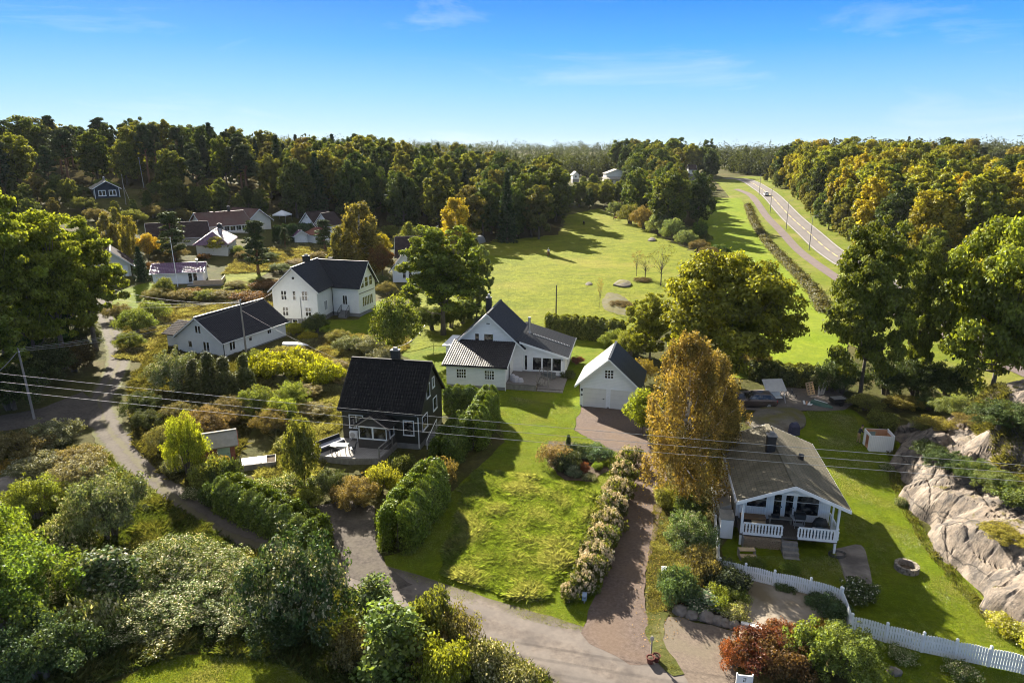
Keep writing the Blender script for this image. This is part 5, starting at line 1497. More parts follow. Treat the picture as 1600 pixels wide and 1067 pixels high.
post_box((1036, 912), 'white mailbox on a white post in the grass beside the red drive', TRIM)
post_box((913, 942), 'small grey blue box on a post at the end of the hydrangea row', surf('grey_blue_paint', (0.18, 0.24, 0.32), (0.22, 0.28, 0.36), 4, 0.5), 0.75, 0.25, True)
POT = surf('oxblood_glaze', (0.09, 0.022, 0.018), (0.13, 0.035, 0.027), 4, 0.35)
for (px, lb) in (((1016, 1036), 'dark red flower pot nearer to the road at the drive corner'), ((1025, 1033), 'dark red flower pot against the grass strip at the drive corner')):
    r = thing('flower_pot', lb, 'flower pot', at(*px), 0, 'pots at the drive corner')
    MB().lathe([(0.15, 0), (0.21, 0.32), (0.23, 0.4), (0.19, 0.4), (0.17, 0.33)], n=16).build('pot', POT, r, smooth=False)
    MB().lathe([(0.17, 0.33), (0.16, 0.37), (0.02, 0.4)], n=12).build('soil', SOIL, r)
r = thing('marker_post', 'slim grey post standing behind the two red pots', 'post', at(1017, 1024), 0)
MB().bar((0, 0, -0.2), (0, 0, 1.25), 0.07).build('stake', POLEW, r)
MB().box(-0.1, 0.1, -0.05, -0.036, 1.0, 1.22).build('plate', METAL, r)


def boulder(pos, R, seed, label, mat=None, name='boulder', group=None, flat=0.75):
    rg = np.random.default_rng(seed)
    bpy_me = bpy.data.meshes.new(name)
    import bmesh
    bm = bmesh.new(); bmesh.ops.create_icosphere(bm, subdivisions=3, radius=1.0)
    off = Vector(rg.random(3) * 40)
    for v in bm.verts:
        n = mnoise.noise(v.co * 1.1 + off) * 0.35 + mnoise.noise(v.co * 3 + off) * 0.1
        v.co = v.co * (1 + n); v.co.z *= flat
        v.co *= R
    bm.to_mesh(bpy_me); bm.free()
    bpy_me.materials.append(mat or GRANITE)
    o = link(bpy.data.objects.new(name, bpy_me)); o.location = (pos[0], pos[1], pos[2] + R * 0.25); o.rotation_euler[2] = rnd.random() * 6
    return tag(o, label, 'boulder', group)


for i, (px, R) in enumerate((((1063, 957), 0.42), ((1083, 963), 0.4), ((1104, 967), 0.5), ((1121, 972), 0.4), ((1133, 975), 0.34), ((1147, 979), 0.36))):
    boulder(at(*px), R, 30 + i, ['first pale boulder in the edging row beside the grass of the drive', 'second boulder from the drive in the edging row', 'largest boulder of the row edging the flower bed', 'rounded boulder just right of the largest one in the edging row',
                                 'small boulder next to last in the edging row', 'last boulder of the edging row at the concrete pad corner'][i], group='boulders edging the flower bed')
for px, R, lb in (((10, 772), 1.3, 'grey boulder at the left photo edge behind the yellow green bush'), ((8, 800), 0.9, 'lower grey boulder at the left photo edge'), ((1398, 1052), 0.35, 'small pale boulder in the grass below the picket fence'),
                  ((1230, 637), 0.35, 'pale stone standing at the edge of the grey gravel yard'), ((150, 712), 0.3, 'grey stone half hidden beside the gravel lane')):
    boulder(at(*px), R, int(px[0]) + 7, lb)
A = at(1161, 1082)
nb = thing('number_board', 'white board with a dark number 2 under the red shrub at the gravel bay', 'sign', A, RAD(-8))
MB().box(-0.34, 0.34, -0.03, 0.03, -0.1, 1.05).build('board', TRIM, nb)
MB().box(-0.4, -0.342, -0.04, 0.04, -0.1, 1.15).build('post', TRIM, nb); MB().box(0.342, 0.4, -0.04, 0.04, -0.1, 1.15).build('post', TRIM, nb)
MB().box(-0.07, 0.07, -0.036, -0.031, 0.9, 0.93).box(0.04, 0.07, -0.036, -0.031, 0.82, 0.9).box(-0.07, 0.07, -0.036, -0.031, 0.79, 0.82).box(-0.07, -0.04, -0.036, -0.031, 0.72, 0.79).box(-0.07, 0.07, -0.036, -0.031, 0.69, 0.72).build('digit', DARKMETAL, nb)
# fire pit
A = at(1416, 890)
fpit = thing('fire_pit', 'round stone fire pit on the cabin lawn', 'fire pit', A)
for k in range(2):
    for i in range(12):
        a_ = 6.283 * (i + 0.5 * k) / 12
        m_ = MB(ROT(a_ + 1.57, (0.62 * math.cos(a_), 0.62 * math.sin(a_), 0.02 + 0.2 * k)))
        w = 0.16; m_.hexa([(-w, -0.1, 0), (w, -0.1, 0), (w, 0.1, 0), (-w, 0.1, 0)], [(-w * 0.93, -0.09, 0.19), (w * 0.93, -0.09, 0.19), (w * 0.93, 0.09, 0.19), (-w * 0.93, 0.09, 0.19)])
        m_.build('stone', RUBBLE, fpit)
MB().lathe([(0.5, 0), (0.5, 0.06), (0.02, 0.1)], n=14).build('ash', SOIL, fpit)
# bicycle-like hose ring near the slab
A = at(1308, 869)
hs = thing('garden_hose', 'black garden hose coiled beside the flat rock slab', 'hose', A)
MB().tube([(0.55 * math.cos(t) * (1 + 0.05 * math.sin(3 * t)), 0.38 * math.sin(t), 0.06 + 0.012 * t) for t in np.linspace(0, 18.8, 60)], 0.025, 6).build('coil', DARKMETAL, hs)


def car(pos, yaw, label, paint, glass=GLASS):
    r = thing('car', label, 'car', pos, yaw)
    # stations along the length: x, half width, bottom, shoulder height
    st = [(-2.3, 0.72, 0.42, 0.66), (-2.2, 0.84, 0.3, 0.82), (-1.5, 0.9, 0.24, 0.98), (-0.8, 0.92, 0.22, 1.02), (0.6, 0.92, 0.22, 1.02), (1.6, 0.91, 0.24, 1.02), (2.15, 0.86, 0.3, 0.98), (2.3, 0.78, 0.42, 0.85)]
    P = []; F = []
    for x, w, zb, zt in st:
        P += [(x, -w * 0.9, zb), (x, -w, zb + 0.18), (x, -w, zt - 0.14), (x, -w * 0.9, zt), (x, w * 0.9, zt), (x, w, zt - 0.14), (x, w, zb + 0.18), (x, w * 0.9, zb)]
    n = len(st)
    for i in range(n - 1):
        for k in range(8): F.append((i * 8 + k, i * 8 + (k + 1) % 8, (i + 1) * 8 + (k + 1) % 8, (i + 1) * 8 + k))
    F.append(tuple(range(8))); F.append(tuple((n - 1) * 8 + k for k in range(8))[::-1])
    b = MB(); b.add(P, F)
    b.hexa([(-0.85, -0.8, 1.0), (2.2, -0.78, 0.99), (2.2, 0.78, 0.99), (-0.85, 0.8, 1.0)], [(-0.1, -0.66, 1.5), (1.75, -0.64, 1.5), (1.75, 0.64, 1.5), (-0.1, 0.66, 1.5)])
    b.hexa([(-0.1, -0.66, 1.5), (1.75, -0.64, 1.5), (1.75, 0.64, 1.5), (-0.1, 0.66, 1.5)], [(0.05, -0.58, 1.55), (1.6, -0.56, 1.55), (1.6, 0.56, 1.55), (0.05, 0.58, 1.55)])
    body = b.build('body', paint, r, bevel=0.03)
    for s in (-1, 1):
        g = MB()
        for x0, x1 in ((-0.55, 0.55), (0.63, 1.85)):
            y0, y1 = s * 0.815, s * 0.675
            a0 = max(x0, -0.55); t0 = x0 + (0.52 if x0 < 0 else 0.0); t1 = x1 - (0.28 if x1 > 1 else 0.0)
            g.hexa([(a0, y0 * 0.985, 1.06), (x1, y0 * 0.975, 1.06), (x1, y0 * 1.0, 1.06), (a0, y0 * 1.01, 1.06)], [(t0, y1 * 0.985, 1.44), (t1, y1 * 0.975, 1.44), (t1, y1 * 1.01, 1.44), (t0, y1 * 1.02, 1.44)])
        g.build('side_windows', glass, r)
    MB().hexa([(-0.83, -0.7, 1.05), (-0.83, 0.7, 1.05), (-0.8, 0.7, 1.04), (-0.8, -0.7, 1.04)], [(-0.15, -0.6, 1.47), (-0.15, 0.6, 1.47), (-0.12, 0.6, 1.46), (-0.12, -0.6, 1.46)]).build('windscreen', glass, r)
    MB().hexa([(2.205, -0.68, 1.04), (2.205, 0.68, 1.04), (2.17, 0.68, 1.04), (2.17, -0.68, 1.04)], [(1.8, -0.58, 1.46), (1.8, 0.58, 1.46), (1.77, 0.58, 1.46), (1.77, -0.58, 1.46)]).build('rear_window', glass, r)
    for sx in (-1.42, 1.42):
        for s in (-1, 1):
            T = Matrix.Translation((sx, s * 0.8, 0.33)) @ Matrix.Rotation(RAD(90), 4, 'X')
            w = MB(T).lathe([(0.2, -0.11), (0.31, -0.11), (0.34, -0.07), (0.34, 0.07), (0.31, 0.115), (0.2, 0.115)], n=18).build('wheel', DARKMETAL, r)
            MB(T).lathe([(0.2, -0.118), (0.08, -0.126), (0.02, -0.126)], n=10).lathe([(0.2, 0.118), (0.08, 0.126), (0.02, 0.126)], n=10).build('rim', METAL, w)
    for s in (-1, 1):
        MB().box(-2.28, -2.1, s * 0.62 - 0.16, s * 0.62 + 0.16, 0.66, 0.8).build('headlight', TRIM, r)
        MB().box(2.12, 2.3, s * 0.68 - 0.12, s * 0.68 + 0.12, 0.7, 0.9).build('tail_light', MATS['tail_red'], r)
        MB().box(-0.72, -0.55, s * 0.95 - 0.08, s * 0.95 + 0.08, 1.02, 1.15).build('wing_mirror', paint, r)
    return r


surf('tail_red', (0.3, 0.01, 0.01), None, rough=0.3)
CARDARK = surf('brown_car_paint', (0.075, 0.058, 0.05), (0.085, 0.066, 0.058), 2, 0.22, spec=0.7, metal=0.3)
CARWHITE = surf('white_car_paint', (0.75, 0.76, 0.78), (0.78, 0.79, 0.8), 2, 0.25, spec=0.6)
A = at(1176, 634)
car(A, RAD(-4), 'dark brown estate car parked on the grey gravel behind the golden birch', CARDARK)
A = at(1199.5, 306.5)
i_ = int(np.argmin(((hw[:, :2] - A[:2]) ** 2).sum(1))); d_ = hw[i_ + 1] - hw[i_ - 1]; n_ = np.array([d_[1], -d_[0]]) / np.hypot(d_[0], d_[1])
A = hw[i_][:2] + n_ * 1.9
car((A[0], A[1], float(gz(A[0], A[1])) + 0.17), math.atan2(-d_[1], -d_[0]) + math.pi, 'white car driving down the distant highway bend', CARWHITE)

# yard things
A = at(1208, 627)
sw = thing('garden_swing', 'white garden swing seat with a tilted pale canopy beside the parked car', 'swing seat', A, RAD(6))
CANV = surf('grey_canvas', (0.42, 0.4, 0.37), (0.5, 0.48, 0.44), 2, 0.85)
f_ = MB()
for s in (-1, 1):
    f_.tube([(s * 1.0, -0.75, 0), (s * 0.98, 0, 1.7), (s * 1.0, 0.75, 0)], 0.035, 6); f_.tube([(s * 0.98, 0, 1.7), (s * 0.98, 0.2, 2.0)], 0.03, 6)
f_.tube([(-0.98, 0, 1.7), (0.98, 0, 1.7)], 0.035, 6); f_.build('frame', METAL, sw)
MB().hexa([(-1.15, -0.55, 1.25), (1.1, -0.6, 1.35), (1.1, 0.7, 2.28), (-1.2, 0.7, 2.28)], [(-1.15, -0.55, 1.29), (1.1, -0.6, 1.39), (1.1, 0.7, 2.32), (-1.2, 0.7, 2.32)]).build('canopy', CANV, sw)
MB().box(-0.85, 0.85, -0.35, 0.2, 0.45, 0.55).build('seat', TRIM, sw, bevel=0.02)
MB().hexa([(-0.85, 0.2, 0.551), (0.85, 0.2, 0.551), (0.85, 0.3, 0.551), (-0.85, 0.3, 0.551)], [(-0.85, 0.33, 1.05), (0.85, 0.33, 1.05), (0.85, 0.4, 1.05), (-0.85, 0.4, 1.05)]).build('backrest', TRIM, sw)
A = at(1231, 622)
bc = thing('bicycle', 'dark bicycle standing right of the swing seat on the gravel', 'bicycle', A, RAD(-20))
for s in (-0.52, 0.52):
    w = MB().tube([(s + 0.33 * math.cos(t), 0, 0.34 + 0.33 * math.sin(t)) for t in np.linspace(0, 6.283, 21)], 0.025, 6, cap=False).build('wheel', DARKMETAL, bc)
    m_ = MB()
    for i in range(6): m_.bar((s, 0, 0.34), (s + 0.32 * math.cos(i * 1.047), 0, 0.34 + 0.32 * math.sin(i * 1.047)), 0.008)
    m_.build('spokes', METAL, w)
m_ = MB()
for p, q in (((-0.52, 0, 0.34), (-0.15, 0, 0.34)), ((-0.52, 0, 0.34), (-0.22, 0, 0.8)), ((-0.15, 0, 0.34), (-0.24, 0, 0.92)), ((-0.15, 0, 0.34), (0.36, 0, 0.78)), ((-0.22, 0, 0.8), (0.36, 0, 0.82)), ((0.52, 0, 0.34), (0.33, 0, 0.98))): m_.tube([p, q], 0.022, 6)
m_.build('frame', surf('dark_blue_frame', (0.02, 0.03, 0.06), None, rough=0.4), bc)
MB().box(-0.36, -0.12, -0.07, 0.07, 0.92, 0.98).build('saddle', DARKMETAL, bc)
MB().tube([(0.3, -0.28, 1.02), (0.33, 0, 0.98), (0.3, 0.28, 1.02)], 0.018, 6).build('handlebar', METAL, bc)
A = at(1268, 617)
pl_ = thing('pallet', 'wooden pallet leaning upright at the back of the gravel yard', 'pallet', A, RAD(28))
ln = Vector((0, 0.35, 0.93)).normalized()
m_ = MB()
for i in range(6): m_.obox((-0.55, 0, 0.02), (1, 0, 0), tuple(ln), (0, -0.93, 0.35), 0, 1.1, 0.26 * i, 0.26 * i + 0.12, 0.03, 0.055)
m_.build('slats', PINEW, pl_)
m_ = MB()
for x in (-0.5, 0, 0.5): m_.obox((x - 0.05, 0, 0.02), (1, 0, 0), tuple(ln), (0, -0.93, 0.35), 0, 0.1, 0, 1.42, -0.09, 0.029)
m_.build('bearers', PINEW, pl_)
A = at(1281, 618)
bd = thing('board_stack', 'pale boards propped upright beside the leaning pallet', 'boards', A, RAD(15))
for i, (x, t) in enumerate(((-0.3, 0.12), (0.05, 0.3), (0.35, 0.42))): MB().obox((x, 0.06 * i, 0), (0.96, 0.2, 0), (t, 0.2, 0.93), (0.1, -0.95, 0.2), 0, 0.28, 0, 1.35 + 0.12 * i, 0, 0.04).build('board', surf('pale_plank', (0.5, 0.45, 0.36), (0.6, 0.55, 0.45), 3, 0.7) if i == 0 else MATS['pale_plank'], bd)
A = at(1263, 631)
wp = thing('plank_pile', 'short white planks lying on the gravel below the pallet', 'planks', A, RAD(60))
for i in range(4): MB(ROT(RAD(-14 + 9 * i), (0, -0.35 + 0.26 * i, 0))).box(-0.5, 0.5, -0.09, 0.09, 0, 0.09 + 0.02 * i).build('plank', TRIM if i != 2 else PLY, wp)
A = at(1284, 634)
ck = thing('upturned_rowing_boat', 'small upturned dinghy with green and white sides on the gravel', 'dinghy', A, RAD(-48))
m_ = MB(); S_ = [(-1.1, 0.42, 0.42), (-0.5, 0.48, 0.45), (0.2, 0.44, 0.42), (0.8, 0.25, 0.34), (1.15, 0.04, 0.2)]
P = []; F = []
for x, w, h in S_: P += [(x, -w, 0.02), (x, -w * 0.75, h * 0.7), (x, 0, h), (x, w * 0.75, h * 0.7), (x, w, 0.02)]
for i in range(4):
    for k in range(4): F.append((i * 5 + k, i * 5 + k + 1, i * 5 + 6 + k, i * 5 + 5 + k))
F.append((4, 3, 2, 1, 0)); m_.add(P, F); m_.build('hull', surf('dark_green_hull', (0.03, 0.08, 0.055), (0.05, 0.11, 0.075), 3, 0.4), ck)
MB().hexa([(-0.9, 0.0, 0.47), (0.5, -0.02, 0.44), (0.5, 0.2, 0.41), (-0.9, 0.22, 0.44)], [(-0.9, 0.0, 0.5), (0.5, -0.02, 0.47), (0.5, 0.2, 0.44), (-0.9, 0.22, 0.47)]).build('keel_board', TRIM, ck)
A = at(1310, 632)
tl = thing('trailer', 'small dark box trailer parked at the right end of the gravel yard', 'trailer', A, RAD(8))
MB().box(-0.85, 0.6, -0.5, 0.5, 0.35, 0.75).build('box', DARKMETAL, tl); MB().box(-0.8, 0.55, -0.45, 0.45, 0.752, 0.8).build('lining', METAL, tl)
MB().bar((0.6, 0, 0.42), (1.4, 0, 0.36), 0.07).build('drawbar', METAL, tl)
for s in (-0.58, 0.58): MB(Matrix.Translation((-0.1, s, 0.26)) @ Matrix.Rotation(RAD(90), 4, 'X')).lathe([(0.12, -0.06), (0.26, -0.06), (0.26, 0.06), (0.12, 0.06)], n=14).build('wheel', DARKMETAL, tl)
A = at(1240, 679)
cvb = thing('covered_barbecue', 'upright barbecue under a dark blue cover behind the cabin roof', 'covered barbecue', A, RAD(10))
MB().hexa([(-0.45, -0.35, 0), (0.45, -0.35, 0), (0.45, 0.35, 0), (-0.45, 0.35, 0)], [(-0.4, -0.3, 0.95), (0.4, -0.3, 0.95), (0.4, 0.3, 0.95), (-0.4, 0.3, 0.95)]).hexa([(-0.4, -0.3, 0.95), (0.4, -0.3, 0.95), (0.4, 0.3, 0.95), (-0.4, 0.3, 0.95)], [(-0.25, -0.15, 1.25), (0.25, -0.15, 1.25), (0.25, 0.15, 1.25), (-0.25, 0.15, 1.25)]).build('cover', surf('dark_blue_cover', (0.02, 0.022, 0.05), (0.035, 0.036, 0.075), 4, 0.55, bump=0.5, bscale=8, bdist=0.05), cvb, bevel=0.05)

# roofless playhouse
A = at(1358, 705); B = at(1391, 707)
YP = math.atan2(B[1] - A[1], B[0] - A[0])
ph = thing('playhouse', 'small roofless white playhouse with bare plywood inside beside the rock', 'playhouse', A, YP)
PU, PV_, PH = 1.9, 1.6, 1.55
for nm, (x0, x1, y0, y1) in (('front_wall', (0, PU, -0.05, 0)), ('back_wall', (0, PU, PV_, PV_ + 0.05)), ('side_wall', (PU, PU + 0.05, -0.05, PV_ + 0.05)), ('side_wall', (-0.05, 0, -0.05, PV_ + 0.05))):
    if nm == 'side_wall' and x0 < 0:
        MB().box(x0, x1, -0.05, 0.35, 0, PH).box(x0, x1, 1.15, PV_ + 0.05, 0, PH).box(x0, x1, 0.35, 1.15, 1.3, PH).build('side_wall', WHITEV, ph)
    else: MB().box(x0, x1, y0, y1, 0, PH + (0.08 if nm == 'side_wall' else 0)).build(nm, WHITEV, ph)
MB().box(0.005, PU - 0.005, PV_ - 0.03, PV_ - 0.003, 0.06, PH - 0.01).box(PU - 0.03, PU - 0.006, 0.005, PV_ - 0.04, 0.06, PH - 0.2).box(0.005, PU - 0.04, 0.004, 0.03, 0.06, PH - 0.02).build('plywood_lining', PLY, ph)
MB().box(0.003, PU - 0.003, 0.003, PV_ - 0.003, 0.0, 0.055).build('floor_panel', PLY, ph)
win(ph, None, 'front', PV_ - 0.03, 0.65, 0.85, 0.5, 0.45, 1, 1, 0.04, trim=PINEW, glass=surf('teal_pane', (0.25, 0.36, 0.35), None, rough=0.2))
MB().box(-0.6, PU + 0.4, -0.35, PV_ + 0.2, -0.1, 0.0 - 0.003).build('base_slab', STONE, ph)


# ------------------------------------------------------------------ people and animals grown over a skeleton
def skin_mesh(name, J, mats, sub=1):
    """J: list of (x, y, z, radius, parent index, material index)"""
    me = bpy.data.meshes.new(name)
    me.from_pydata([j[:3] for j in J], [(j[4], i) for i, j in enumerate(J) if j[4] >= 0], [])
    o = bpy.data.objects.new(name, me); COL.objects.link(o)
    o.modifiers.new('skin', 'SKIN').use_smooth_shade = True
    s = o.modifiers.new('sub', 'SUBSURF'); s.levels = sub; s.render_levels = sub
    sv = me.skin_vertices[0].data
    for i, j in enumerate(J):
        r = j[3] if isinstance(j[3], tuple) else (j[3], j[3])
        sv[i].radius = r; sv[i].use_root = (i == 0)
    dg = bpy.context.evaluated_depsgraph_get(); dg.update()
    ev = bpy.data.meshes.new_from_object(o.evaluated_get(dg))
    COL.objects.unlink(o); bpy.data.objects.remove(o)
    ev.name = name
    ev.materials.clear()
    for m_ in mats: ev.materials.append(m_)
    P = np.array([j[:3] for j in J], float)
    seg = [(i, j[4]) for i, j in enumerate(J) if j[4] >= 0]
    A_ = P[[s[1] for s in seg]]; B_ = P[[s[0] for s in seg]]; MI = np.array([J[s[0]][5] for s in seg])
    c = np.array([tuple(p.center) for p in ev.polygons])
    d = B_ - A_; t = np.clip(((c[:, None] - A_) * d).sum(-1) / np.maximum((d * d).sum(-1), 1e-9), 0, 1)
    di = np.linalg.norm(c[:, None] - (A_ + d * t[..., None]), axis=-1)
    ev.polygons.foreach_set('material_index', MI[di.argmin(1)].astype(np.int32))
    ev.update()
    return ev


SKIN = surf('skin', (0.42, 0.24, 0.17), (0.46, 0.27, 0.19), 8, 0.6)
HAIR = surf('dark_hair', (0.03, 0.022, 0.016), (0.05, 0.036, 0.026), 20, 0.7)
JACKET = surf('dark_jacket', (0.018, 0.02, 0.024), (0.028, 0.03, 0.035), 9, 0.85)
TROUSER = surf('tan_trousers', (0.3, 0.2, 0.1), (0.36, 0.25, 0.13), 9, 0.85)
SHOE = surf('dark_shoes', (0.03, 0.026, 0.022), None, rough=0.6)
SHIRT = surf('pale_blue_shirt', (0.5, 0.56, 0.66), (0.58, 0.64, 0.72), 9, 0.8)


def hand(J, w, d, side, mi, up=(0, 0, 1), curl=0.4):
    """palm, four fingers and a thumb from wrist index w pointing along d"""
    W = Vector(J[w][:3]); d = Vector(d).normalized(); s = Vector(side).normalized(); n = d.cross(s)
    J.append((*(W + d * 0.05), (0.036, 0.02), w, mi)); k = len(J) - 1
    J.append((*(W + d * 0.09), (0.038, 0.018), k, mi)); k2 = len(J) - 1
    for i, ln in enumerate((0.075, 0.085, 0.08, 0.06)):
        b = W + d * 0.1 + s * (0.033 - 0.022 * i)
        J.append((*(b + d * ln * 0.5), 0.009, k2, mi)); q = len(J) - 1
        J.append((*(b + d * ln * 0.8 - n * ln * curl), 0.008, q, mi))
    J.append((*(W + d * 0.06 + s * 0.055), 0.011, k, mi)); q = len(J) - 1
    J.append((*(W + d * 0.1 + s * 0.075 - n * 0.02), 0.009, q, mi))


def person(pos, yaw, label, arms, legs, mats, lean=0.0, hip=0.93, hat=None):
    """arms: [(elbow, wrist) left, right]; legs: [(knee, ankle, toe)]; local x forward, y to the left"""
    J = [(0, 0, hip, (0.15, 0.115), -1, 2)]
    L_ = lambda z: lean * (z - hip) / 0.6
    J.append((L_(hip + 0.18), 0, hip + 0.18, (0.15, 0.11), 0, 1)); J.append((L_(hip + 0.4), 0, hip + 0.4, (0.17, 0.12), 1, 1)); ch = 2
    J.append((L_(hip + 0.54), 0, hip + 0.52, (0.09, 0.08), ch, 1)); J.append((L_(hip + 0.6) + 0.02, 0, hip + 0.58, (0.055, 0.055), 3, 0))
    J.append((L_(hip + 0.68) + 0.03, 0, hip + 0.67, (0.075, 0.085), 4, 0)); J.append((L_(hip + 0.76) + 0.04, 0, hip + 0.76, (0.078, 0.095), 5, 0)); J.append((L_(hip + 0.8) + 0.03, 0, hip + 0.83, (0.05, 0.06), 6, 0))
    J.append((L_(hip + 0.7) + 0.13, 0, hip + 0.715, 0.014, 6, 0))
    for s, (e, w, hd) in zip((1, -1), arms):
        J.append((L_(hip + 0.48), s * 0.19, hip + 0.46, 0.062, ch, 1)); k = len(J) - 1
        J.append((*e, 0.048, k, 1)); J.append((*w, 0.036, k + 1, 1)); k = len(J) - 1
        J.append((*(Vector(w) + Vector(hd).normalized() * 0.03), 0.027, k, 0))
        hand(J, len(J) - 1, hd, (0.15, -s, 0.3), 0)
    for s, (kn, an_, to) in zip((1, -1), legs):
        J.append((0.0, s * 0.1, hip - 0.07, 0.095, 0, 2)); k = len(J) - 1
        J.append((*kn, 0.065, k, 2)); J.append((*an_, 0.048, k + 1, 2)); J.append((*to, 0.045, k + 2, 3))
    r = thing('person', label, 'person', pos, yaw)
    b = bpy.data.objects.new('body', skin_mesh('body', J, mats)); link(b, r)
    hx = L_(hip + 0.76) + 0.03; hz = hip + 0.78
    h_ = MB(); h_.lathe([(0.02, 0.115), (0.06, 0.105), (0.092, 0.06), (0.1, 0.0), (0.094, -0.03)], (hx - 0.012, 0, hz + 0.02), 14)
    h_.build('hair' if hat is None else 'helmet', HAIR if hat is None else hat, r, smooth=True)
    e_ = MB()
    for s in (-1, 1): e_.lathe([(0.0, -0.01), (0.01, 0), (0.0, 0.01)], (hx + 0.085, s * 0.032, hip + 0.745), 6)
    e_.build('eyes', DARKMETAL, r)
    return r


A = at(1340, 692)
person(A, RAD(-5), 'man in a dark jacket and tan trousers bending over the playhouse wall',
       [((0.2, 0.23, 1.16), (0.42, 0.16, 1.12), (1, -0.1, 0.1)), ((0.2, -0.24, 1.16), (0.44, -0.14, 1.15), (1, 0.1, 0.1))],
       [((0.04, 0.11, 0.5), (-0.04, 0.12, 0.1), (0.12, 0.13, 0.04)), ((0.1, -0.11, 0.5), (0.1, -0.12, 0.1), (0.26, -0.13, 0.04))], [SKIN, JACKET, TROUSER, SHOE], lean=0.16)


def horse(pos, yaw, label, coat, graze=False, mane=HAIR):
    J = [(-0.55, 0, 1.2, (0.27, 0.3), -1, 0), (-0.05, 0, 1.13, (0.27, 0.31), 0, 0), (0.42, 0, 1.16, (0.24, 0.31), 1, 0), (0.62, 0, 1.3, (0.16, 0.24), 2, 0)]
    if graze: J += [(0.95, 0, 1.0, (0.1, 0.16), 3, 0), (1.15, 0, 0.6, (0.085, 0.12), 4, 0), (1.25, 0, 0.4, (0.1, 0.1), 5, 0), (1.22, 0, 0.08, (0.06, 0.06), 6, 0)]
    else: J += [(0.82, 0, 1.55, (0.1, 0.16), 3, 0), (0.98, 0, 1.8, (0.085, 0.12), 4, 0), (1.12, 0, 1.86, (0.1, 0.1), 5, 0), (1.4, 0, 1.62, (0.06, 0.06), 6, 0)]
    hd = 6
    for s in (-1, 1): J.append((J[5][0] - 0.02, s * 0.07, J[5][2] + (0.16 if not graze else 0.12), 0.025, 5, 0))
    for s in (-1, 1):
        J.append((0.48, s * 0.15, 0.9, 0.11, 2, 0)); k = len(J) - 1
        J.append((0.5, s * 0.15, 0.5, 0.058, k, 0)); J.append((0.5, s * 0.15, 0.14, 0.042, k + 1, 1)); J.append((0.53, s * 0.15, 0.03, 0.058, k + 2, 1))
        J.append((-0.6, s * 0.15, 0.92, 0.16, 0, 0)); k = len(J) - 1
        J.append((-0.5, s * 0.15, 0.68, 0.09, k, 0)); J.append((-0.72, s * 0.15, 0.5, 0.06, k + 1, 0)); J.append((-0.68, s * 0.15, 0.14, 0.042, k + 2, 1)); J.append((-0.64, s * 0.15, 0.03, 0.058, k + 3, 1))
    J.append((-0.84, 0, 1.25, 0.05, 0, 1)); k = len(J) - 1
    J.append((-0.98, 0, 0.95, 0.06, k, 1)); J.append((-1.0, 0, 0.55, 0.03, k + 1, 1))
    r = thing('horse', label, 'horse', pos, yaw)
    b = bpy.data.objects.new('body', skin_mesh('body', J, [coat, mane])); link(b, r)
    m_ = MB(); p = Vector(J[3][:3]) + Vector((0, 0, 0.2)); q = Vector(J[5][:3]) + Vector((-0.08, 0, 0.1))
    if graze: q = Vector(J[5][:3]) + Vector((0.12, 0, 0.05)); p += Vector((0.1, 0, 0))
    m_.tube([p, p.lerp(q, 0.5) + Vector((-0.03, 0, 0.06)), q], [0.05, 0.07, 0.04], 6); m_.build('mane', mane, r)
    return r


BAY = surf('bay_coat', (0.14, 0.06, 0.03), (0.19, 0.085, 0.045), 5, 0.6)
A = at(857, 402)
hY = RAD(-105)
horse(A, hY, 'brown horse carrying a rider across the pasture', BAY)
T_ = ROT(hY, A)
person(loc(T_, (0.02, 0, 0.62)), hY, 'rider in a pale blue shirt and white helmet on the brown horse',
       [((0.08, 0.27, 1.1), (0.3, 0.12, 0.98), (1, -0.2, 0)), ((0.08, -0.27, 1.1), (0.3, -0.12, 0.98), (1, 0.2, 0))],
       [((0.34, 0.36, 0.66), (0.16, 0.4, 0.22), (0.3, 0.42, 0.17)), ((0.34, -0.36, 0.66), (0.16, -0.4, 0.22), (0.3, -0.42, 0.17))], [SKIN, SHIRT, JACKET, SHOE], hip=0.86, hat=TRIM)
horse(at(963, 345), RAD(155), 'chestnut horse grazing at the far right side of the pasture', surf('chestnut_coat', (0.2, 0.07, 0.03), (0.25, 0.1, 0.05), 5, 0.6), True)
horse(at(912, 352), RAD(95), 'black horse grazing in the tree shade of the pasture', surf('black_coat', (0.012, 0.011, 0.01), (0.02, 0.018, 0.017), 5, 0.5), True)

# ------------------------------------------------------------------ poles, flagpoles, lamps, wires
def pole(px, h, label, arm=True, r=0.13, name='utility_pole', mat=POLEW, base=None, lean=0.0):
    A = base if base is not None else at(*px)
    o = thing(name, label, 'pole', A, 0)
    MB().tube([(0, 0, -0.3), (lean * 0.5, 0, h * 0.5), (lean, 0, h)], [r, r * 0.85, r * 0.68], 10).build('mast', mat, o)
    return o, A


def crossarm(o, h, yaw, w=0.8, lean=0.0):
    d = Vector((math.cos(yaw), math.sin(yaw), 0))
    c = Vector((lean, 0, h))
    a = MB().bar(c - d * w, c + d * w, 0.09, 0.12).build('crossarm', POLEW, o)
    for s in (-1, 0, 1): MB().lathe([(0.03, 0), (0.055, 0.03), (0.055, 0.1), (0.02, 0.13)], c + d * w * 0.9 * s + Vector((0, 0, 0.061)), 8).build('insulator', TRIM, a)


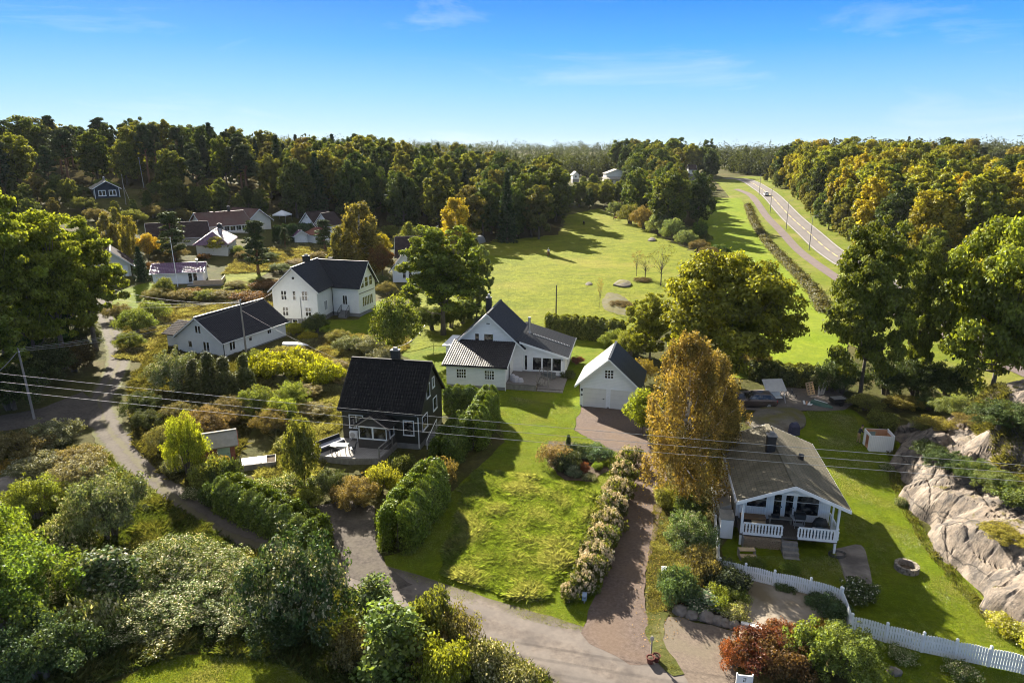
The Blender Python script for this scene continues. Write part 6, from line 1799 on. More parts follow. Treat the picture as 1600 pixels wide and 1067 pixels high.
p1, P1 = pole((54, 655), 7.4, 'weathered utility pole beside the shaded fork of the gravel lane', lean=-0.25)
crossarm(p1, 7.1, RAD(-50), lean=-0.24)
A = at_y(385.5, 556, 84)
p2, P2 = pole(None, 7.9, 'utility pole standing in front of the low white house', base=np.array([A[0], 84, float(gz(A[0], 84))]), lean=-0.1)
crossarm(p2, 7.5, RAD(-60), lean=-0.1)
MB().tube([(0.0, 0, 7.9), (-0.1, 0, 8.05)], 0.15, 8).build('cap', METAL, p2)
A = at_y(868.5, 506, 104)
p3, P3 = pole(None, 6.0, 'bare dark wooden post behind the hedge of the white house', base=np.array([A[0], 104, float(gz(A[0], 104))]), r=0.12, mat=surf('dark_pole_wood', (0.07, 0.06, 0.05), (0.1, 0.09, 0.075), 4, 0.85))
o, A = pole((278, 448), 9.2, 'white flagpole in front of the low plum roofed cabin', r=0.07, name='flagpole', mat=TRIM, lean=-0.25)
MB().lathe([(0.02, 0), (0.1, 0.05), (0.1, 0.12), (0.02, 0.17)], (-0.25, 0, 9.2), 8).build('finial', TRIM, o)
o, A = pole((225, 294), 8.5, 'tall pale flagpole on the hill right of the blue cabin', r=0.08, name='flagpole', mat=METAL, lean=-0.3)
MB().lathe([(0.02, 0), (0.12, 0.05), (0.12, 0.14), (0.02, 0.2)], (-0.3, 0, 8.5), 8).build('finial', TRIM, o)
o, A = pole((197, 320), 8, 'thin dark pole on the slope below the blue cabin', r=0.1)
MB().tube([(0, 0, 5), (4.5, -4, -2.5)], 0.035, 5).build('stay_wire', WIREM, o)
for i, (px, lb) in enumerate((((1264, 391), 'street lamp nearest on the verge between footpath and highway'), ((1228, 359), 'second street lamp up the verge of the highway'), ((1203, 333), 'third street lamp up the verge by the white car'), ((1186, 305), 'farthest street lamp at the highway bend'))):
    A = at(*px)
    o = thing('street_lamp', lb, 'street lamp', A, RAD(20), 'street lamps along the highway')
    MB().tube([(0, 0, -0.3), (0, 0, 4), (0, 0, 9)], [0.13, 0.1, 0.06], 8).build('mast', METAL if False else surf('grey_mast', (0.2, 0.2, 0.2), None, rough=0.6) if i == 0 else MATS['grey_mast'], o)
    MB().tube([(0, 0, 8.98), (0.5, 0, 9.25), (1.3, 0, 9.3)], 0.045, 6).build('arm', MATS['grey_mast'], o)
    MB().box(1.1, 1.8, -0.13, 0.13, 9.22, 9.36).build('lamp_head', MATS['grey_mast'], o)


def wire(a, b, sag, label, r=0.02, group=None, n=28):
    a, b = Vector(a), Vector(b)
    pts = []
    for i in range(n + 1):
        t = i / n; p = a.lerp(b, t); p.z -= sag * 4 * t * (1 - t); pts.append(p)
    o = MB().tube(pts, r, 5).build('power_line', WIREM)
    return tag(o, label, 'power line', group)


# the three long lines in front of the houses
for i, (dy, lb) in enumerate(((0, 'topmost of the three long power lines crossing in front of the dark house'), (13, 'middle one of the three long power lines crossing in front of the dark house'), (26, 'lowest of the three long power lines crossing in front of the dark house'))):
    a = at_y(-60, 573.5 + dy, 53.5 - 0.0 * i); b = at_y(1660, 726 + dy * 0.98, 35.5)
    d = b - a
    a2 = a - d * 0.12; b2 = b + d * 0.12
    wire(a2, b2, 0.55, lb, 0.014, 'long power lines', 40)
T1 = P1 + np.array([-0.24, 0, 7.2]); T2 = P2 + np.array([-0.1, 0, 7.6])
for s, lb in ((-1, 'left wire of the span between the two utility poles'), (0, 'middle wire of the span between the two utility poles'), (1, 'right wire of the span between the two utility poles')):
    d1 = np.array([math.cos(RAD(-50)), math.sin(RAD(-50)), 0]) * 0.72 * s; d2 = np.array([math.cos(RAD(-60)), math.sin(RAD(-60)), 0]) * 0.72 * s
    wire(T1 + d1 + [0, 0, 0.1], T2 + d2 + [0, 0, 0.1 - 0.3 * (s == 1)], 0.9, lb, 0.012, 'wires between the poles')
    q = at_y(150 + 20 * s, 462 - 12 * s, 118)
    wire(T2 + d2 + [0, 0, 0.1], q, 0.8, ['third', 'first', 'second'][s + 1] + ' wire running from the pole by the low house up towards the left maples', 0.012, 'wires towards the left maples')
q = at_y(-30, 600, 60); wire(T1, q, 0.3, 'thick wire from the left utility pole out of the photo', 0.03)
wire(T2 + [0, 0, -0.9], at_y(600, 590, 64), 0.5, 'service wire from the pole to the dark house chimney side', 0.012)
wire(T2 + [0, 0, -0.6], at_y(432, 452, 105), 0.3, 'service wire from the pole to the tall villa', 0.012)
wire(at_y(622, 541, 64), at_y(664, 508, 95), 0.6, 'slack line from the small apple tree to the big maple trunk', 0.03)
# upturned white boat
A = at(463, 541)
bt_ = thing('upturned_boat', 'white upturned boat lying on dry grass by the low white house', 'boat', A, RAD(-12))
m_ = MB(); S_ = [(-1.9, 0.5, 0.55), (-1.0, 0.62, 0.6), (0.3, 0.6, 0.6), (1.3, 0.4, 0.5), (1.95, 0.05, 0.25)]
P = []; F = []
for x, w, h in S_: P += [(x, -w, 0.05), (x, -w * 0.8, h * 0.72), (x, 0, h), (x, w * 0.8, h * 0.72), (x, w, 0.05)]
for i in range(4):
    for k in range(4): F.append((i * 5 + k, i * 5 + k + 1, i * 5 + 6 + k, i * 5 + 5 + k))
F.append((4, 3, 2, 1, 0)); m_.add(P, F); m_.build('hull', TRIM, bt_, smooth=False)
MB().bar((-1.8, 0, 0.56), (1.6, 0, 0.46), 0.05, 0.06).build('keel', GREYWOOD, bt_)


# ================================================================== BARE ROCK
EDGE = np.array([at(*p)[:2] for p in ((1392, 660), (1399, 700), (1402, 745), (1424, 800), (1472, 872), (1552, 965), (1602, 1002), (1680, 1040))])


def sstep(a, b, x):
    t = np.clip((x - a) / (b - a), 0, 1); return t * t * (3 - 2 * t)


_eo = EDGE[:, 1].argsort()
EY = EDGE[_eo, 1]; EX = EDGE[_eo, 0]


def rock_ex(y):
    return np.interp(y, EY, EX) + 0.5 * np.sin(y * 0.9) + 0.25 * np.sin(y * 2.3 + 1)


RYS = np.arange(25, 66, 0.14); RNS = 150
RT_ = 20.0 * (np.arange(RNS) / (RNS - 1)) ** 1.25
RXG = (np.interp(RYS, EY, EX) - 1.0)[:, None] + RT_[None, :]
RYG = np.broadcast_to(RYS[:, None], RXG.shape)


def rock_base(x, y):
    d = x - rock_ex(y)
    near = sstep(37, 45, y)
    lo = 3.1 * (1 - np.exp(-np.maximum(d, 0) / 1.3)) + 0.1 * d
    hi = (2.9 * near + 0.3) * sstep(6.4 - 1.6 * near, 9.0, d + 0.8 * np.sin(x * 0.9 + y * 0.5))
    return lo + hi, d


def rock_grid():
    """angular bedrock: a faceted surface of jointed slabs, with open joints and a rough skin"""
    rg = np.random.default_rng(12)
    ca, sa = math.cos(0.5), math.sin(0.5)
    S = lambda x, y: np.stack([(x * ca + y * sa) * 1.0, (-x * sa + y * ca) * 0.5], -1)
    pts = []; keep = []
    for _ in range(9000):
        y = rg.uniform(23, 68); x = float(rock_ex(y)) + rg.uniform(-2.0, 21)
        q = S(np.array(x), np.array(y)); fr = mnoise.noise(Vector((x * 0.13, y * 0.11, 8.0)))
        r = 0.55 if fr > 0.08 else 1.15
        if not keep or (((np.array(keep) - q) ** 2).sum(1) > r * r).all():
            keep.append(q); pts.append((x, y, fr))
    P = np.array(pts); B, d = rock_base(P[:, 0], P[:, 1])
    B = B + rg.normal(size=len(P)) * np.where(P[:, 2] > 0.08, 0.3, 0.24) * sstep(0.2, 1.6, d)
    tri = delaunay_2d_cdt([Vector(q) for q in keep], [], [], 0, 1e-6)[2]
    H = np.full(RXG.shape, np.nan)
    for t in tri:
        (x1, y1), (x2, y2), (x3, y3) = P[t[0], :2], P[t[1], :2], P[t[2], :2]
        j0 = max(0, int((min(y1, y2, y3) - RYS[0]) / 0.14)); j1 = min(len(RYS), int((max(y1, y2, y3) - RYS[0]) / 0.14) + 2)
        if j1 <= j0: continue
        X = RXG[j0:j1]; Y = RYG[j0:j1]; den = (y2 - y3) * (x1 - x3) + (x3 - x2) * (y1 - y3)
        if abs(den) < 1e-9: continue
        l1 = ((y2 - y3) * (X - x3) + (x3 - x2) * (Y - y3)) / den; l2 = ((y3 - y1) * (X - x3) + (x1 - x3) * (Y - y3)) / den; l3 = 1 - l1 - l2
        m = (l1 >= -1e-6) & (l2 >= -1e-6) & (l3 >= -1e-6)
        H[j0:j1][m] = (l1 * B[t[0]] + l2 * B[t[1]] + l3 * B[t[2]])[m]
    base, d = rock_base(RXG, RYG)
    H = np.where(np.isnan(H), base, H)
    skin = np.empty(H.shape)
    for j in range(H.shape[0]):
        for k in range(H.shape[1]):
            x, y = float(RXG[j, k]), float(RYG[j, k])
            n1 = mnoise.noise(Vector((x * 0.34 - y * 0.12, y * 0.2, 11.0))); n2 = mnoise.noise(Vector((x * 0.22 + y * 0.3, y * 0.4 - x * 0.1, 17.0)))
            skin[j, k] = 0.07 * mnoise.noise(Vector((x * 1.7, y * 1.7, 2.0))) + 0.05 * mnoise.noise(Vector((x * 4.1, y * 4.1, 6.0))) - 0.3 * math.exp(-abs(n1) / 0.02) - 0.22 * math.exp(-abs(n2) / 0.018)
    H = H + skin * sstep(0.0, 0.9, d)
    H = H * (sstep(63.0, 54.0, RYG) * 0.9 + 0.1) * (1 - 0.75 * sstep(10.5, 15.0, d))
    return H * sstep(-0.3, 0.5, d) - 0.3 * (1 - sstep(-0.3, 0.4, d)) - 0.5 * sstep(59, 66, RYG)


RH = rock_grid()


def rock_h(x, y):
    """height of the bare rock above the terrain"""
    j = int(round((y - RYS[0]) / 0.14)); t = x - float(np.interp(y, EY, EX)) + 1.0
    if j < 0 or j >= len(RYS) or t <= 0 or t >= 20: return -0.3
    return float(RH[j, min(RNS - 1, int(round((t / 20.0) ** 0.8 * (RNS - 1))))])


def rock_mesh():
    ns = RNS; Z = gz(RXG, RYG) + RH
    V = [(float(a_), float(b_), float(c_)) for a_, b_, c_ in zip(RXG.ravel(), RYG.ravel(), Z.ravel())]
    F = [(j * ns + k, j * ns + k + 1, (j + 1) * ns + k + 1, (j + 1) * ns + k) for j in range(len(RYS) - 1) for k in range(ns - 1)]
    me = bpy.data.meshes.new('rock_outcrop'); me.from_pydata(V, [], F); me.materials.append(ROCKM); me.update()
    return me


def rock_material():
    m = bpy.data.materials.new('weathered_gneiss')
    nt, N, L, out = nodes_of(m)
    b = N.new('ShaderNodeBsdfPrincipled'); b.inputs['Roughness'].default_value = 0.9; b.inputs['Specular IOR Level'].default_value = 0.2; L.new(b.outputs[0], out.inputs[0])
    tc = N.new('ShaderNodeTexCoord')

    def nz(s, det, st=(1, 1, 1), ro=0.6):
        mp = N.new('ShaderNodeMapping'); mp.inputs['Scale'].default_value = st; L.new(tc.outputs['Object'], mp.inputs[0])
        n = N.new('ShaderNodeTexNoise'); n.inputs['Scale'].default_value = s; n.inputs['Detail'].default_value = det; n.inputs['Roughness'].default_value = ro
        L.new(mp.outputs[0], n.inputs['Vector']); return n.outputs['Fac']

    def mix(f, lo, hi, amt, a, c):
        r = N.new('ShaderNodeMapRange'); r.inputs[1].default_value = lo; r.inputs[2].default_value = hi; r.inputs[4].default_value = amt; L.new(f, r.inputs[0])
        x = N.new('ShaderNodeMixRGB'); L.new(r.outputs[0], x.inputs[0])
        if isinstance(a, tuple): x.inputs[1].default_value = rgba(a)
        else: L.new(a, x.inputs[1])
        x.inputs[2].default_value = rgba(c); return x.outputs[0]
    c = mix(nz(0.5, 6), 0.4, 0.6, 1.0, (0.165, 0.13, 0.1), (0.235, 0.193, 0.155))
    c = mix(nz(0.9, 8, (1, 1, 0.6), 0.7), 0.46, 0.62, 0.85, c, (0.062, 0.056, 0.053))
    c = mix(nz(3.0, 8, (1, 1, 0.8), 0.75), 0.5, 0.66, 0.8, c, (0.045, 0.041, 0.039))
    c = mix(nz(14.0, 4, (1, 1, 1), 0.8), 0.55, 0.7, 0.45, c, (0.05, 0.046, 0.042))
    c = mix(nz(9.0, 5, (1, 1, 1), 0.7), 0.58, 0.7, 0.4, c, (0.3, 0.275, 0.23))
    vo = N.new('ShaderNodeTexVoronoi'); vo.feature = 'DISTANCE_TO_EDGE'; vo.inputs['Scale'].default_value = 0.42
    wv = N.new('ShaderNodeMapping'); wv.inputs['Scale'].default_value = (1.0, 0.55, 0.8); wn = N.new('ShaderNodeTexNoise'); wn.inputs['Scale'].default_value = 0.7; wn.inputs['Detail'].default_value = 5
    L.new(tc.outputs['Object'], wn.inputs['Vector']); va = N.new('ShaderNodeVectorMath'); va.operation = 'MULTIPLY_ADD'; va.inputs[1].default_value = (1.6, 1.6, 1.6)
    L.new(wn.outputs['Color'], va.inputs[0]); L.new(tc.outputs['Object'], va.inputs[2]); L.new(va.outputs[0], wv.inputs[0]); L.new(wv.outputs[0], vo.inputs['Vector'])
    ck = N.new('ShaderNodeMapRange'); ck.inputs[1].default_value = 0.0; ck.inputs[2].default_value = 0.035; ck.inputs[3].default_value = 0.85; ck.inputs[4].default_value = 0.0; L.new(vo.outputs['Distance'], ck.inputs[0])
    cq = N.new('ShaderNodeMixRGB'); L.new(ck.outputs[0], cq.inputs[0]); L.new(c, cq.inputs[1]); cq.inputs[2].default_value = (0.03, 0.027, 0.025, 1); c = cq.outputs[0]
    # moss and dry grass where the rock lies flat
    g = N.new('ShaderNodeNewGeometry'); sx = N.new('ShaderNodeSeparateXYZ'); L.new(g.outputs['Normal'], sx.inputs[0])
    mr = N.new('ShaderNodeMapRange'); mr.inputs[1].default_value = 0.86; mr.inputs[2].default_value = 0.97; L.new(sx.outputs[2], mr.inputs[0])
    mm = N.new('ShaderNodeMapRange'); mm.inputs[1].default_value = 0.5; mm.inputs[2].default_value = 0.6; L.new(nz(0.35, 7), mm.inputs[0])
    mu = N.new('ShaderNodeMath'); mu.operation = 'MULTIPLY'; L.new(mr.outputs[0], mu.inputs[0]); L.new(mm.outputs[0], mu.inputs[1])
    x = N.new('ShaderNodeMixRGB'); L.new(mu.outputs[0], x.inputs[0]); L.new(c, x.inputs[1]); x.inputs[2].default_value = (0.1, 0.085, 0.02, 1)
    L.new(x.outputs[0], b.inputs['Base Color'])
    bp = N.new('ShaderNodeBump'); bp.inputs['Strength'].default_value = 0.9; bp.inputs['Distance'].default_value = 0.08
    L.new(nz(4.0, 9, (1, 1, 0.6), 0.7), bp.inputs['Height']); L.new(bp.outputs[0], b.inputs['Normal'])
    return m


ROCKM = rock_material()
ro = link(bpy.data.objects.new('rock_outcrop', rock_mesh()))
tag(ro, 'big bare grey rock outcrop rising along the right side of the cabin lawn', 'rock outcrop')


def at_rock(px, py):
    d = ray(px, py); t = 30.0
    while t < 90:
        p = CAM + d * t
        h = float(gz(p[0], p[1])) + (max(0.0, rock_h(p[0], p[1])) if 24 < p[1] < 66 and p[0] < np.interp(p[1], EY, EX) + 19 else 0.0)
        if p[2] <= h: return np.array([p[0], p[1], h])
        t += 0.15
    return at(px, py)


# ================================================================== VEGETATION
GREEN = (0.062, 0.092, 0.016); DARK = (0.03, 0.05, 0.013); OLIVE = (0.085, 0.085, 0.024); YGREEN = (0.14, 0.155, 0.018); GOLD = (0.27, 0.19, 0.018)
ORANGE = (0.21, 0.105, 0.02); RUST = (0.125, 0.07, 0.03); PALE = (0.17, 0.175, 0.1); GREYG = (0.1, 0.115, 0.062); REDC = (0.17, 0.032, 0.018); BROWN = (0.1, 0.068, 0.034); BLUEG = (0.06, 0.085, 0.065)


def jit(c, a=0.15):
    f = 1 + rnd.uniform(-a, a)
    return tuple(max(0.004, v * f * (1 + rnd.uniform(-a, a) * 0.5)) for v in c)


STEMS = stem_mesh(5, 1.0, 1.0)
bush_proto('A', 101, 2.0, 2.4, 0.105, 6000)
bush_proto('A2', 102, 2.0, 2.4, 0.12, 5000, 34, 0.8, 0.3)
bush_proto('W', 103, 2.0, 2.4, 0.095, 7000, 34, 0.8, 0.32, LEAFW)
bush_proto('D', 104, 2.0, 2.2, 0.1, 7000, 26, 0.8, 0.36, LEAFD)
bush_proto('S', 105, 2.4, 2.2, 0.125, 8000, 40, 0.7, 0.3, LEAFP, 'round', 0.5, 0.8)
bush_proto('C', 106, 1.0, 3.6, 0.1, 5500, 30, 1.0, 0.5, LEAF, 'column')
bush_proto('CW', 116, 1.0, 3.6, 0.1, 5500, 30, 1.0, 0.5, LEAFW, 'column')
bush_proto('J', 107, 1.1, 4.0, 0.085, 8000, 60, 1.6, 0.3, LEAFN, 'cone', 0.5)
bush_proto('G', 108, 2.2, 2.0, 0.1, 8000, 34, 0.75, 0.32, LEAF)
bush_proto('B', 109, 2.0, 2.2, 0.085, 5500, 36, 0.9, 0.3, LEAFA)
bush_proto('R', 110, 2.0, 2.0, 0.085, 8000, 36, 0.8, 0.32, LEAFR)
bush_proto('F', 111, 1.0, 1.0, 0.07, 3500, 24, 0.8, 0.36, LEAFF)
bush_proto('K', 112, 1.0, 2.4, 0.075, 4500, 40, 1.2, 0.28, LEAFN, 'cone', 0.5)
bush_proto('X', 113, 2.0, 1.4, 0.1, 4500, 36, 0.7, 0.3, LEAFP)

for k_, sd_2, m_3, fl, hg in (('A', 301, LEAF, 0.7, 0.0), ('W', 303, LEAFW, 0.75, 0.0), ('D', 304, LEAFD, 0.7, 0.0), ('S', 305, LEAFP, 0.6, 0.9), ('B', 306, LEAFA, 0.8, 0.0)):
    bush_proto(k_ + 'B', sd_2, 3.0, 4.0, 0.085, 17000, 80, fl, 0.2, m_3, 'round', 0.45, hg, 0.4)
BUSH['A2B'] = BUSH['AB']
MAPLE1 = proto(1, 'broad', 16, 7.4, 0.235, 40000, 0.05, LEAF, nclump=190, clump=0.135, flat=0.5, lump=0.42, branches=24)
MAPLE2 = proto(2, 'broad', 17, 8.0, 0.25, 40000, 0.08, LEAF, nclump=180, clump=0.135, flat=0.48, lump=0.46, branches=24)
MAPLE3 = proto(6, 'broad', 16, 8.0, 0.24, 46000, 0.06, LEAF, nclump=200, clump=0.15, flat=0.6, lump=0.22, branches=26)
TALL1 = proto(7, 'broad', 20, 5.6, 0.22, 44000, 0.12, LEAF, nclump=210, clump=0.17, flat=0.45, lump=0.36, branches=26)
TALL2 = proto(8, 'broad', 20, 5.9, 0.23, 42000, 0.16, LEAF, nclump=190, clump=0.16, flat=0.42, lump=0.42, branches=26)
IVY = proto(3, 'broad', 18, 5.6, 0.2, 48000, 0.12, LEAFD, nclump=190, clump=0.17, flat=0.5, lump=0.28, zmin=-0.8, r0=0.32)
BIRCH = proto(4, 'weeping', 12.5, 3.2, 0.078, 40000, 0.17, LEAFB, BIRCHBARK, 0.16, nclump=240, clump=0.135, lump=0.25, branches=40)
SMALLT = proto(5, 'broad', 6, 2.7, 0.14, 9000, 0.3, LEAF, nclump=40, clump=0.28, lump=0.3, r0=0.12)
FB = [proto(10 + i, 'broad', 15, r_, 0.27, 15000, 0.08, LEAF, nclump=140, clump=0.17, lump=0.25, flat=0.8, zmin=-0.75, branches=8) for i, r_ in enumerate((4.6, 3.9, 4.3, 3.4))]
FD = [proto(20 + i, 'broad', 15, r_, 0.26, 14000, 0.05, LEAFD, nclump=140, clump=0.17, lump=0.25, flat=0.9, zmin=-0.8, branches=8) for i, r_ in enumerate((4.2, 3.4))]
FA = [proto(30 + i, 'broad', 15, 4.0, 0.26, 13000, 0.1, LEAFA, nclump=80, clump=0.21, lump=0.25, flat=0.75, zmin=-0.7, branches=8) for i in range(2)]
FY = [proto(35 + i, 'broad', 15, (4.2, 3.5)[i], 0.26, 14000, 0.05, LEAFY, nclump=130, clump=0.17, lump=0.25, flat=0.95, zmin=-0.8, branches=8) for i in range(2)]
BF = proto(40, 'weeping', 12, 3.0, 0.19, 13000, 0.06, LEAFA, BIRCHBARK, nclump=90, clump=0.24, branches=10)
PINE = [proto(50 + i, 'pine', 15, 3.3, 0.2, 11000, b, LEAFN, PINEBARK, nclump=70, clump=0.26, branches=14) for i, b in enumerate((0.35, 0.18, 0.5))]
SPRUCE = [proto(60 + i, 'spruce', 16, 3.0, 0.24, 7000, 0.05, LEAFN) for i in range(2)]
BARE = proto(70, 'broad', 6, 1.9, 0.09, 500, 0.3, LEAFA, nclump=24, clump=0.2, branches=22, r0=0.1)


def tree_px(P, base, top, name, label, cat, color, w=None, group=None, yaw=None, dz=0.0):
    """tree whose foot stands at pixel base and whose top reaches pixel row top; w = crown width in pixels"""
    A = at(*base); A[2] += dz
    d = ray(base[0], top); t = A[1] / d[1]
    H = CAM[2] + d[2] * t - A[2]
    s = H / P['H'] * 1.0
    sx = s
    if w: sx = (w / FPX * (A[1] * 1.0 / ray(*base)[1])) / 2 / P['R'] * 0.86
    return plant_tree(P, A, name, label, cat, color, sx, s, yaw, group)


# the trees one can tell apart
T = tree_px
T(TALL1, (103, 575), 322, 'maple_tree', 'tall yellow green maple with a pale trunk beside the left end of the lane', 'tree', (0.12, 0.132, 0.018), 118, yaw=0.4)
T(TALL2, (150, 548), 345, 'maple_tree', 'green maple leaning over the gravel lane at its bend', 'tree', (0.115, 0.128, 0.02), 116, yaw=2.0)
T(TALL2, (20, 610), 288, 'maple_tree', 'broad yellow green maple cut by the left photo edge', 'tree', (0.11, 0.125, 0.02), 136, yaw=4.0)
T(TALL1, (-45, 660), 420, 'maple_tree', 'low hanging maple at the left photo edge above the utility pole', 'tree', (0.085, 0.105, 0.022), 170, yaw=5.0)
T(TALL1, (62, 590), 335, 'maple_tree', 'green maple between the two tallest left maples', 'tree', (0.1, 0.115, 0.02), 96, yaw=3.3)
T(TALL2, (120, 512), 372, 'maple_tree', 'shaded green maple behind the lane bend', 'tree', (0.1, 0.112, 0.022), 84, yaw=1.9)
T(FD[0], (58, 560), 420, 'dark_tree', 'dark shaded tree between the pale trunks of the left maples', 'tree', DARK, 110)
T(TALL1, (693, 524), 348, 'maple_tree', 'big round green maple behind the dark house by the pasture', 'tree', (0.085, 0.102, 0.022), 124, yaw=1.1)
T(MAPLE2, (745, 500), 385, 'maple_tree', 'lower grey green tree right of the round maple', 'tree', GREYG, 56, yaw=3.1)
T(MAPLE3, (1132, 600), 400, 'maple_tree', 'very broad yellowing maple in the middle behind the garage', 'tree', (0.125, 0.118, 0.015), 208, yaw=0.2)
T(MAPLE1, (1015, 560), 460, 'maple_tree', 'smaller yellowing tree at the left foot of the broad maple', 'tree', (0.12, 0.12, 0.016), 80, yaw=0.9)
T(IVY, (1343, 622), 340, 'ivy_tree', 'dark ivy clad tree with a bent pale trunk behind the gravel yard', 'tree', (0.085, 0.092, 0.015), 120, yaw=2.4)
T(MAPLE3, (1545, 634), 352, 'maple_tree', 'wide green maple with dark limbs above the rock on the right', 'tree', (0.105, 0.118, 0.018), 200, yaw=5.5)
T(IVY, (1422, 612), 372, 'ivy_tree', 'second dark tree filling the gap between the ivy tree and the right maple', 'tree', (0.09, 0.098, 0.016), 66, yaw=1.4)
T(MAPLE1, (1640, 560), 360, 'maple_tree', 'green maple standing beyond the right photo edge', 'tree', (0.1, 0.118, 0.016), 150, yaw=3.6)
A = at(1062, 792); plant_tree(BIRCH, A, 'birch_tree', 'front golden birch with white trunks beside the red drive', 'tree', (0.175, 0.115, 0.04), 1.0, 1.13, 0.3)
A = at(1090, 765); plant_tree(BIRCH, A, 'birch_tree', 'second golden birch growing close behind the front birch', 'tree', (0.16, 0.112, 0.04), 0.85, 0.98, 2.3)
A = at(1106, 738); plant_tree(BIRCH, A, 'birch_tree', 'golden birch leaning over the left side of the cabin roof', 'tree', (0.165, 0.112, 0.04), 0.9, 0.86, 4.1)
T(SMALLT, (1003, 680), 612, 'small_tree', 'small round green tree at the right corner of the garage', 'tree', YGREEN, 60)
T(SMALLT, (618, 562), 470, 'apple_tree', 'small apple tree with a thin trunk behind the dark house chimney', 'tree', (0.08, 0.095, 0.022), 75)
T(BF, (566, 420), 314, 'birch_tree', 'tall olive birch behind the tall villa', 'tree', (0.125, 0.1, 0.03), 84)
T(BF, (535, 415), 350, 'birch_tree', 'smaller olive birch at the left side of the tall one behind the villa', 'tree', (0.11, 0.1, 0.03), 50)
T(BF, (712, 388), 307, 'birch_tree', 'yellow birch standing out before the dark wood by the pasture', 'tree', (0.26, 0.19, 0.022), 64)
T(SPRUCE[0], (222, 439), 384, 'conifer', 'dense dark cone shaped conifer left of the plum roofed cabin', 'conifer', (0.014, 0.028, 0.011), 30)
T(PINE[1], (272, 408), 332, 'pine_tree', 'broad pine before the long dark roofed house', 'pine', (0.05, 0.058, 0.022), 62)
T(PINE[1], (404, 428), 346, 'pine_tree', 'pine with a reddish trunk above the tall villa roof', 'pine', (0.035, 0.045, 0.018), 56)
T(PINE[1], (508, 392), 344, 'pine_tree', 'small pine on the rocky knoll right of the white shed', 'pine', (0.04, 0.052, 0.02), 38)
T(PINE[1], (446, 388), 356, 'pine_tree', 'smallest pine on the rocky knoll left of the white shed', 'pine', (0.04, 0.05, 0.02), 20)
T(SMALLT, (339, 398), 372, 'small_tree', 'small yellow green tree in front of the pale hipped house', 'tree', (0.2, 0.17, 0.02), 32)
T(SMALLT, (232, 405), 368, 'small_tree', 'orange yellow small tree behind the dark cone conifer', 'tree', (0.24, 0.15, 0.02), 36)
T(BF, (205, 400), 335, 'birch_tree', 'yellowing slim birch below the blue cabin', 'tree', (0.17, 0.14, 0.03), 36)
T(BF, (170, 392), 330, 'birch_tree', 'brownish birch left of the slim one below the blue cabin', 'tree', (0.12, 0.1, 0.03), 40)
T(BF, (185, 375), 322, 'birch_tree', 'pale birch right under the terrace of the blue cabin', 'tree', (0.13, 0.12, 0.035), 30)
T(BF, (640, 410), 345, 'birch_tree', 'grey green tree behind the round maple top', 'tree', (0.1, 0.11, 0.03), 46)
T(SMALLT, (598, 405), 368, 'small_tree', 'yellow shrubby tree between olive birch and maple', 'tree', (0.22, 0.17, 0.02), 30)
T(SMALLT, (598, 432), 385, 'small_tree', 'rust red shrubby tree left of the half hidden white house', 'tree', (0.1, 0.045, 0.02), 40)
T(BARE, (994, 432), 388, 'bare_sapling', 'bare grey sapling on the stony islet of the pasture', 'sapling', RUST, 22)
T(BARE, (1008, 438), 396, 'bare_sapling', 'leafier sapling in the middle of the stony islet', 'sapling', OLIVE, 40)
T(BARE, (1032, 446), 378, 'bare_sapling', 'wide half bare sapling at the right end of the stony islet', 'sapling', OLIVE, 46)
T(BARE, (937, 482), 430, 'bare_sapling', 'thin leafless sapling at the pasture edge behind the hedge', 'sapling', RUST, 12)
T(SMALLT, (1094, 378), 346, 'small_tree', 'single bushy tree at the corner of the meadow strip', 'tree', GREEN, 26)
T(SMALLT, (478, 775), 660, 'small_tree', 'thin yellowing tree by the deck steps of the dark house', 'tree', OLIVE, 55)

for i, (px, top, w, c, lb) in enumerate((((948, 320), 281, 26, (0.1, 0.11, 0.02), 'yellow green tree just below the pale far house'), ((968, 322), 284, 26, (0.085, 0.1, 0.02), 'green tree right below the pale far house'), ((925, 322), 287, 28, (0.13, 0.125, 0.02), 'yellowest tree at the far end of the pasture'),
                                      ((905, 324), 284, 26, (0.08, 0.095, 0.022), 'green tree at the far left corner of the pasture'), ((986, 325), 282, 26, (0.07, 0.085, 0.02), 'green tree where the copse meets the far end of the pasture'), ((936, 312), 283, 22, (0.09, 0.1, 0.022), 'small green tree between the far white gable and the pale far house'))):
    T(FB[i % 4], px, top, 'oak_tree', lb, 'tree', c, w)
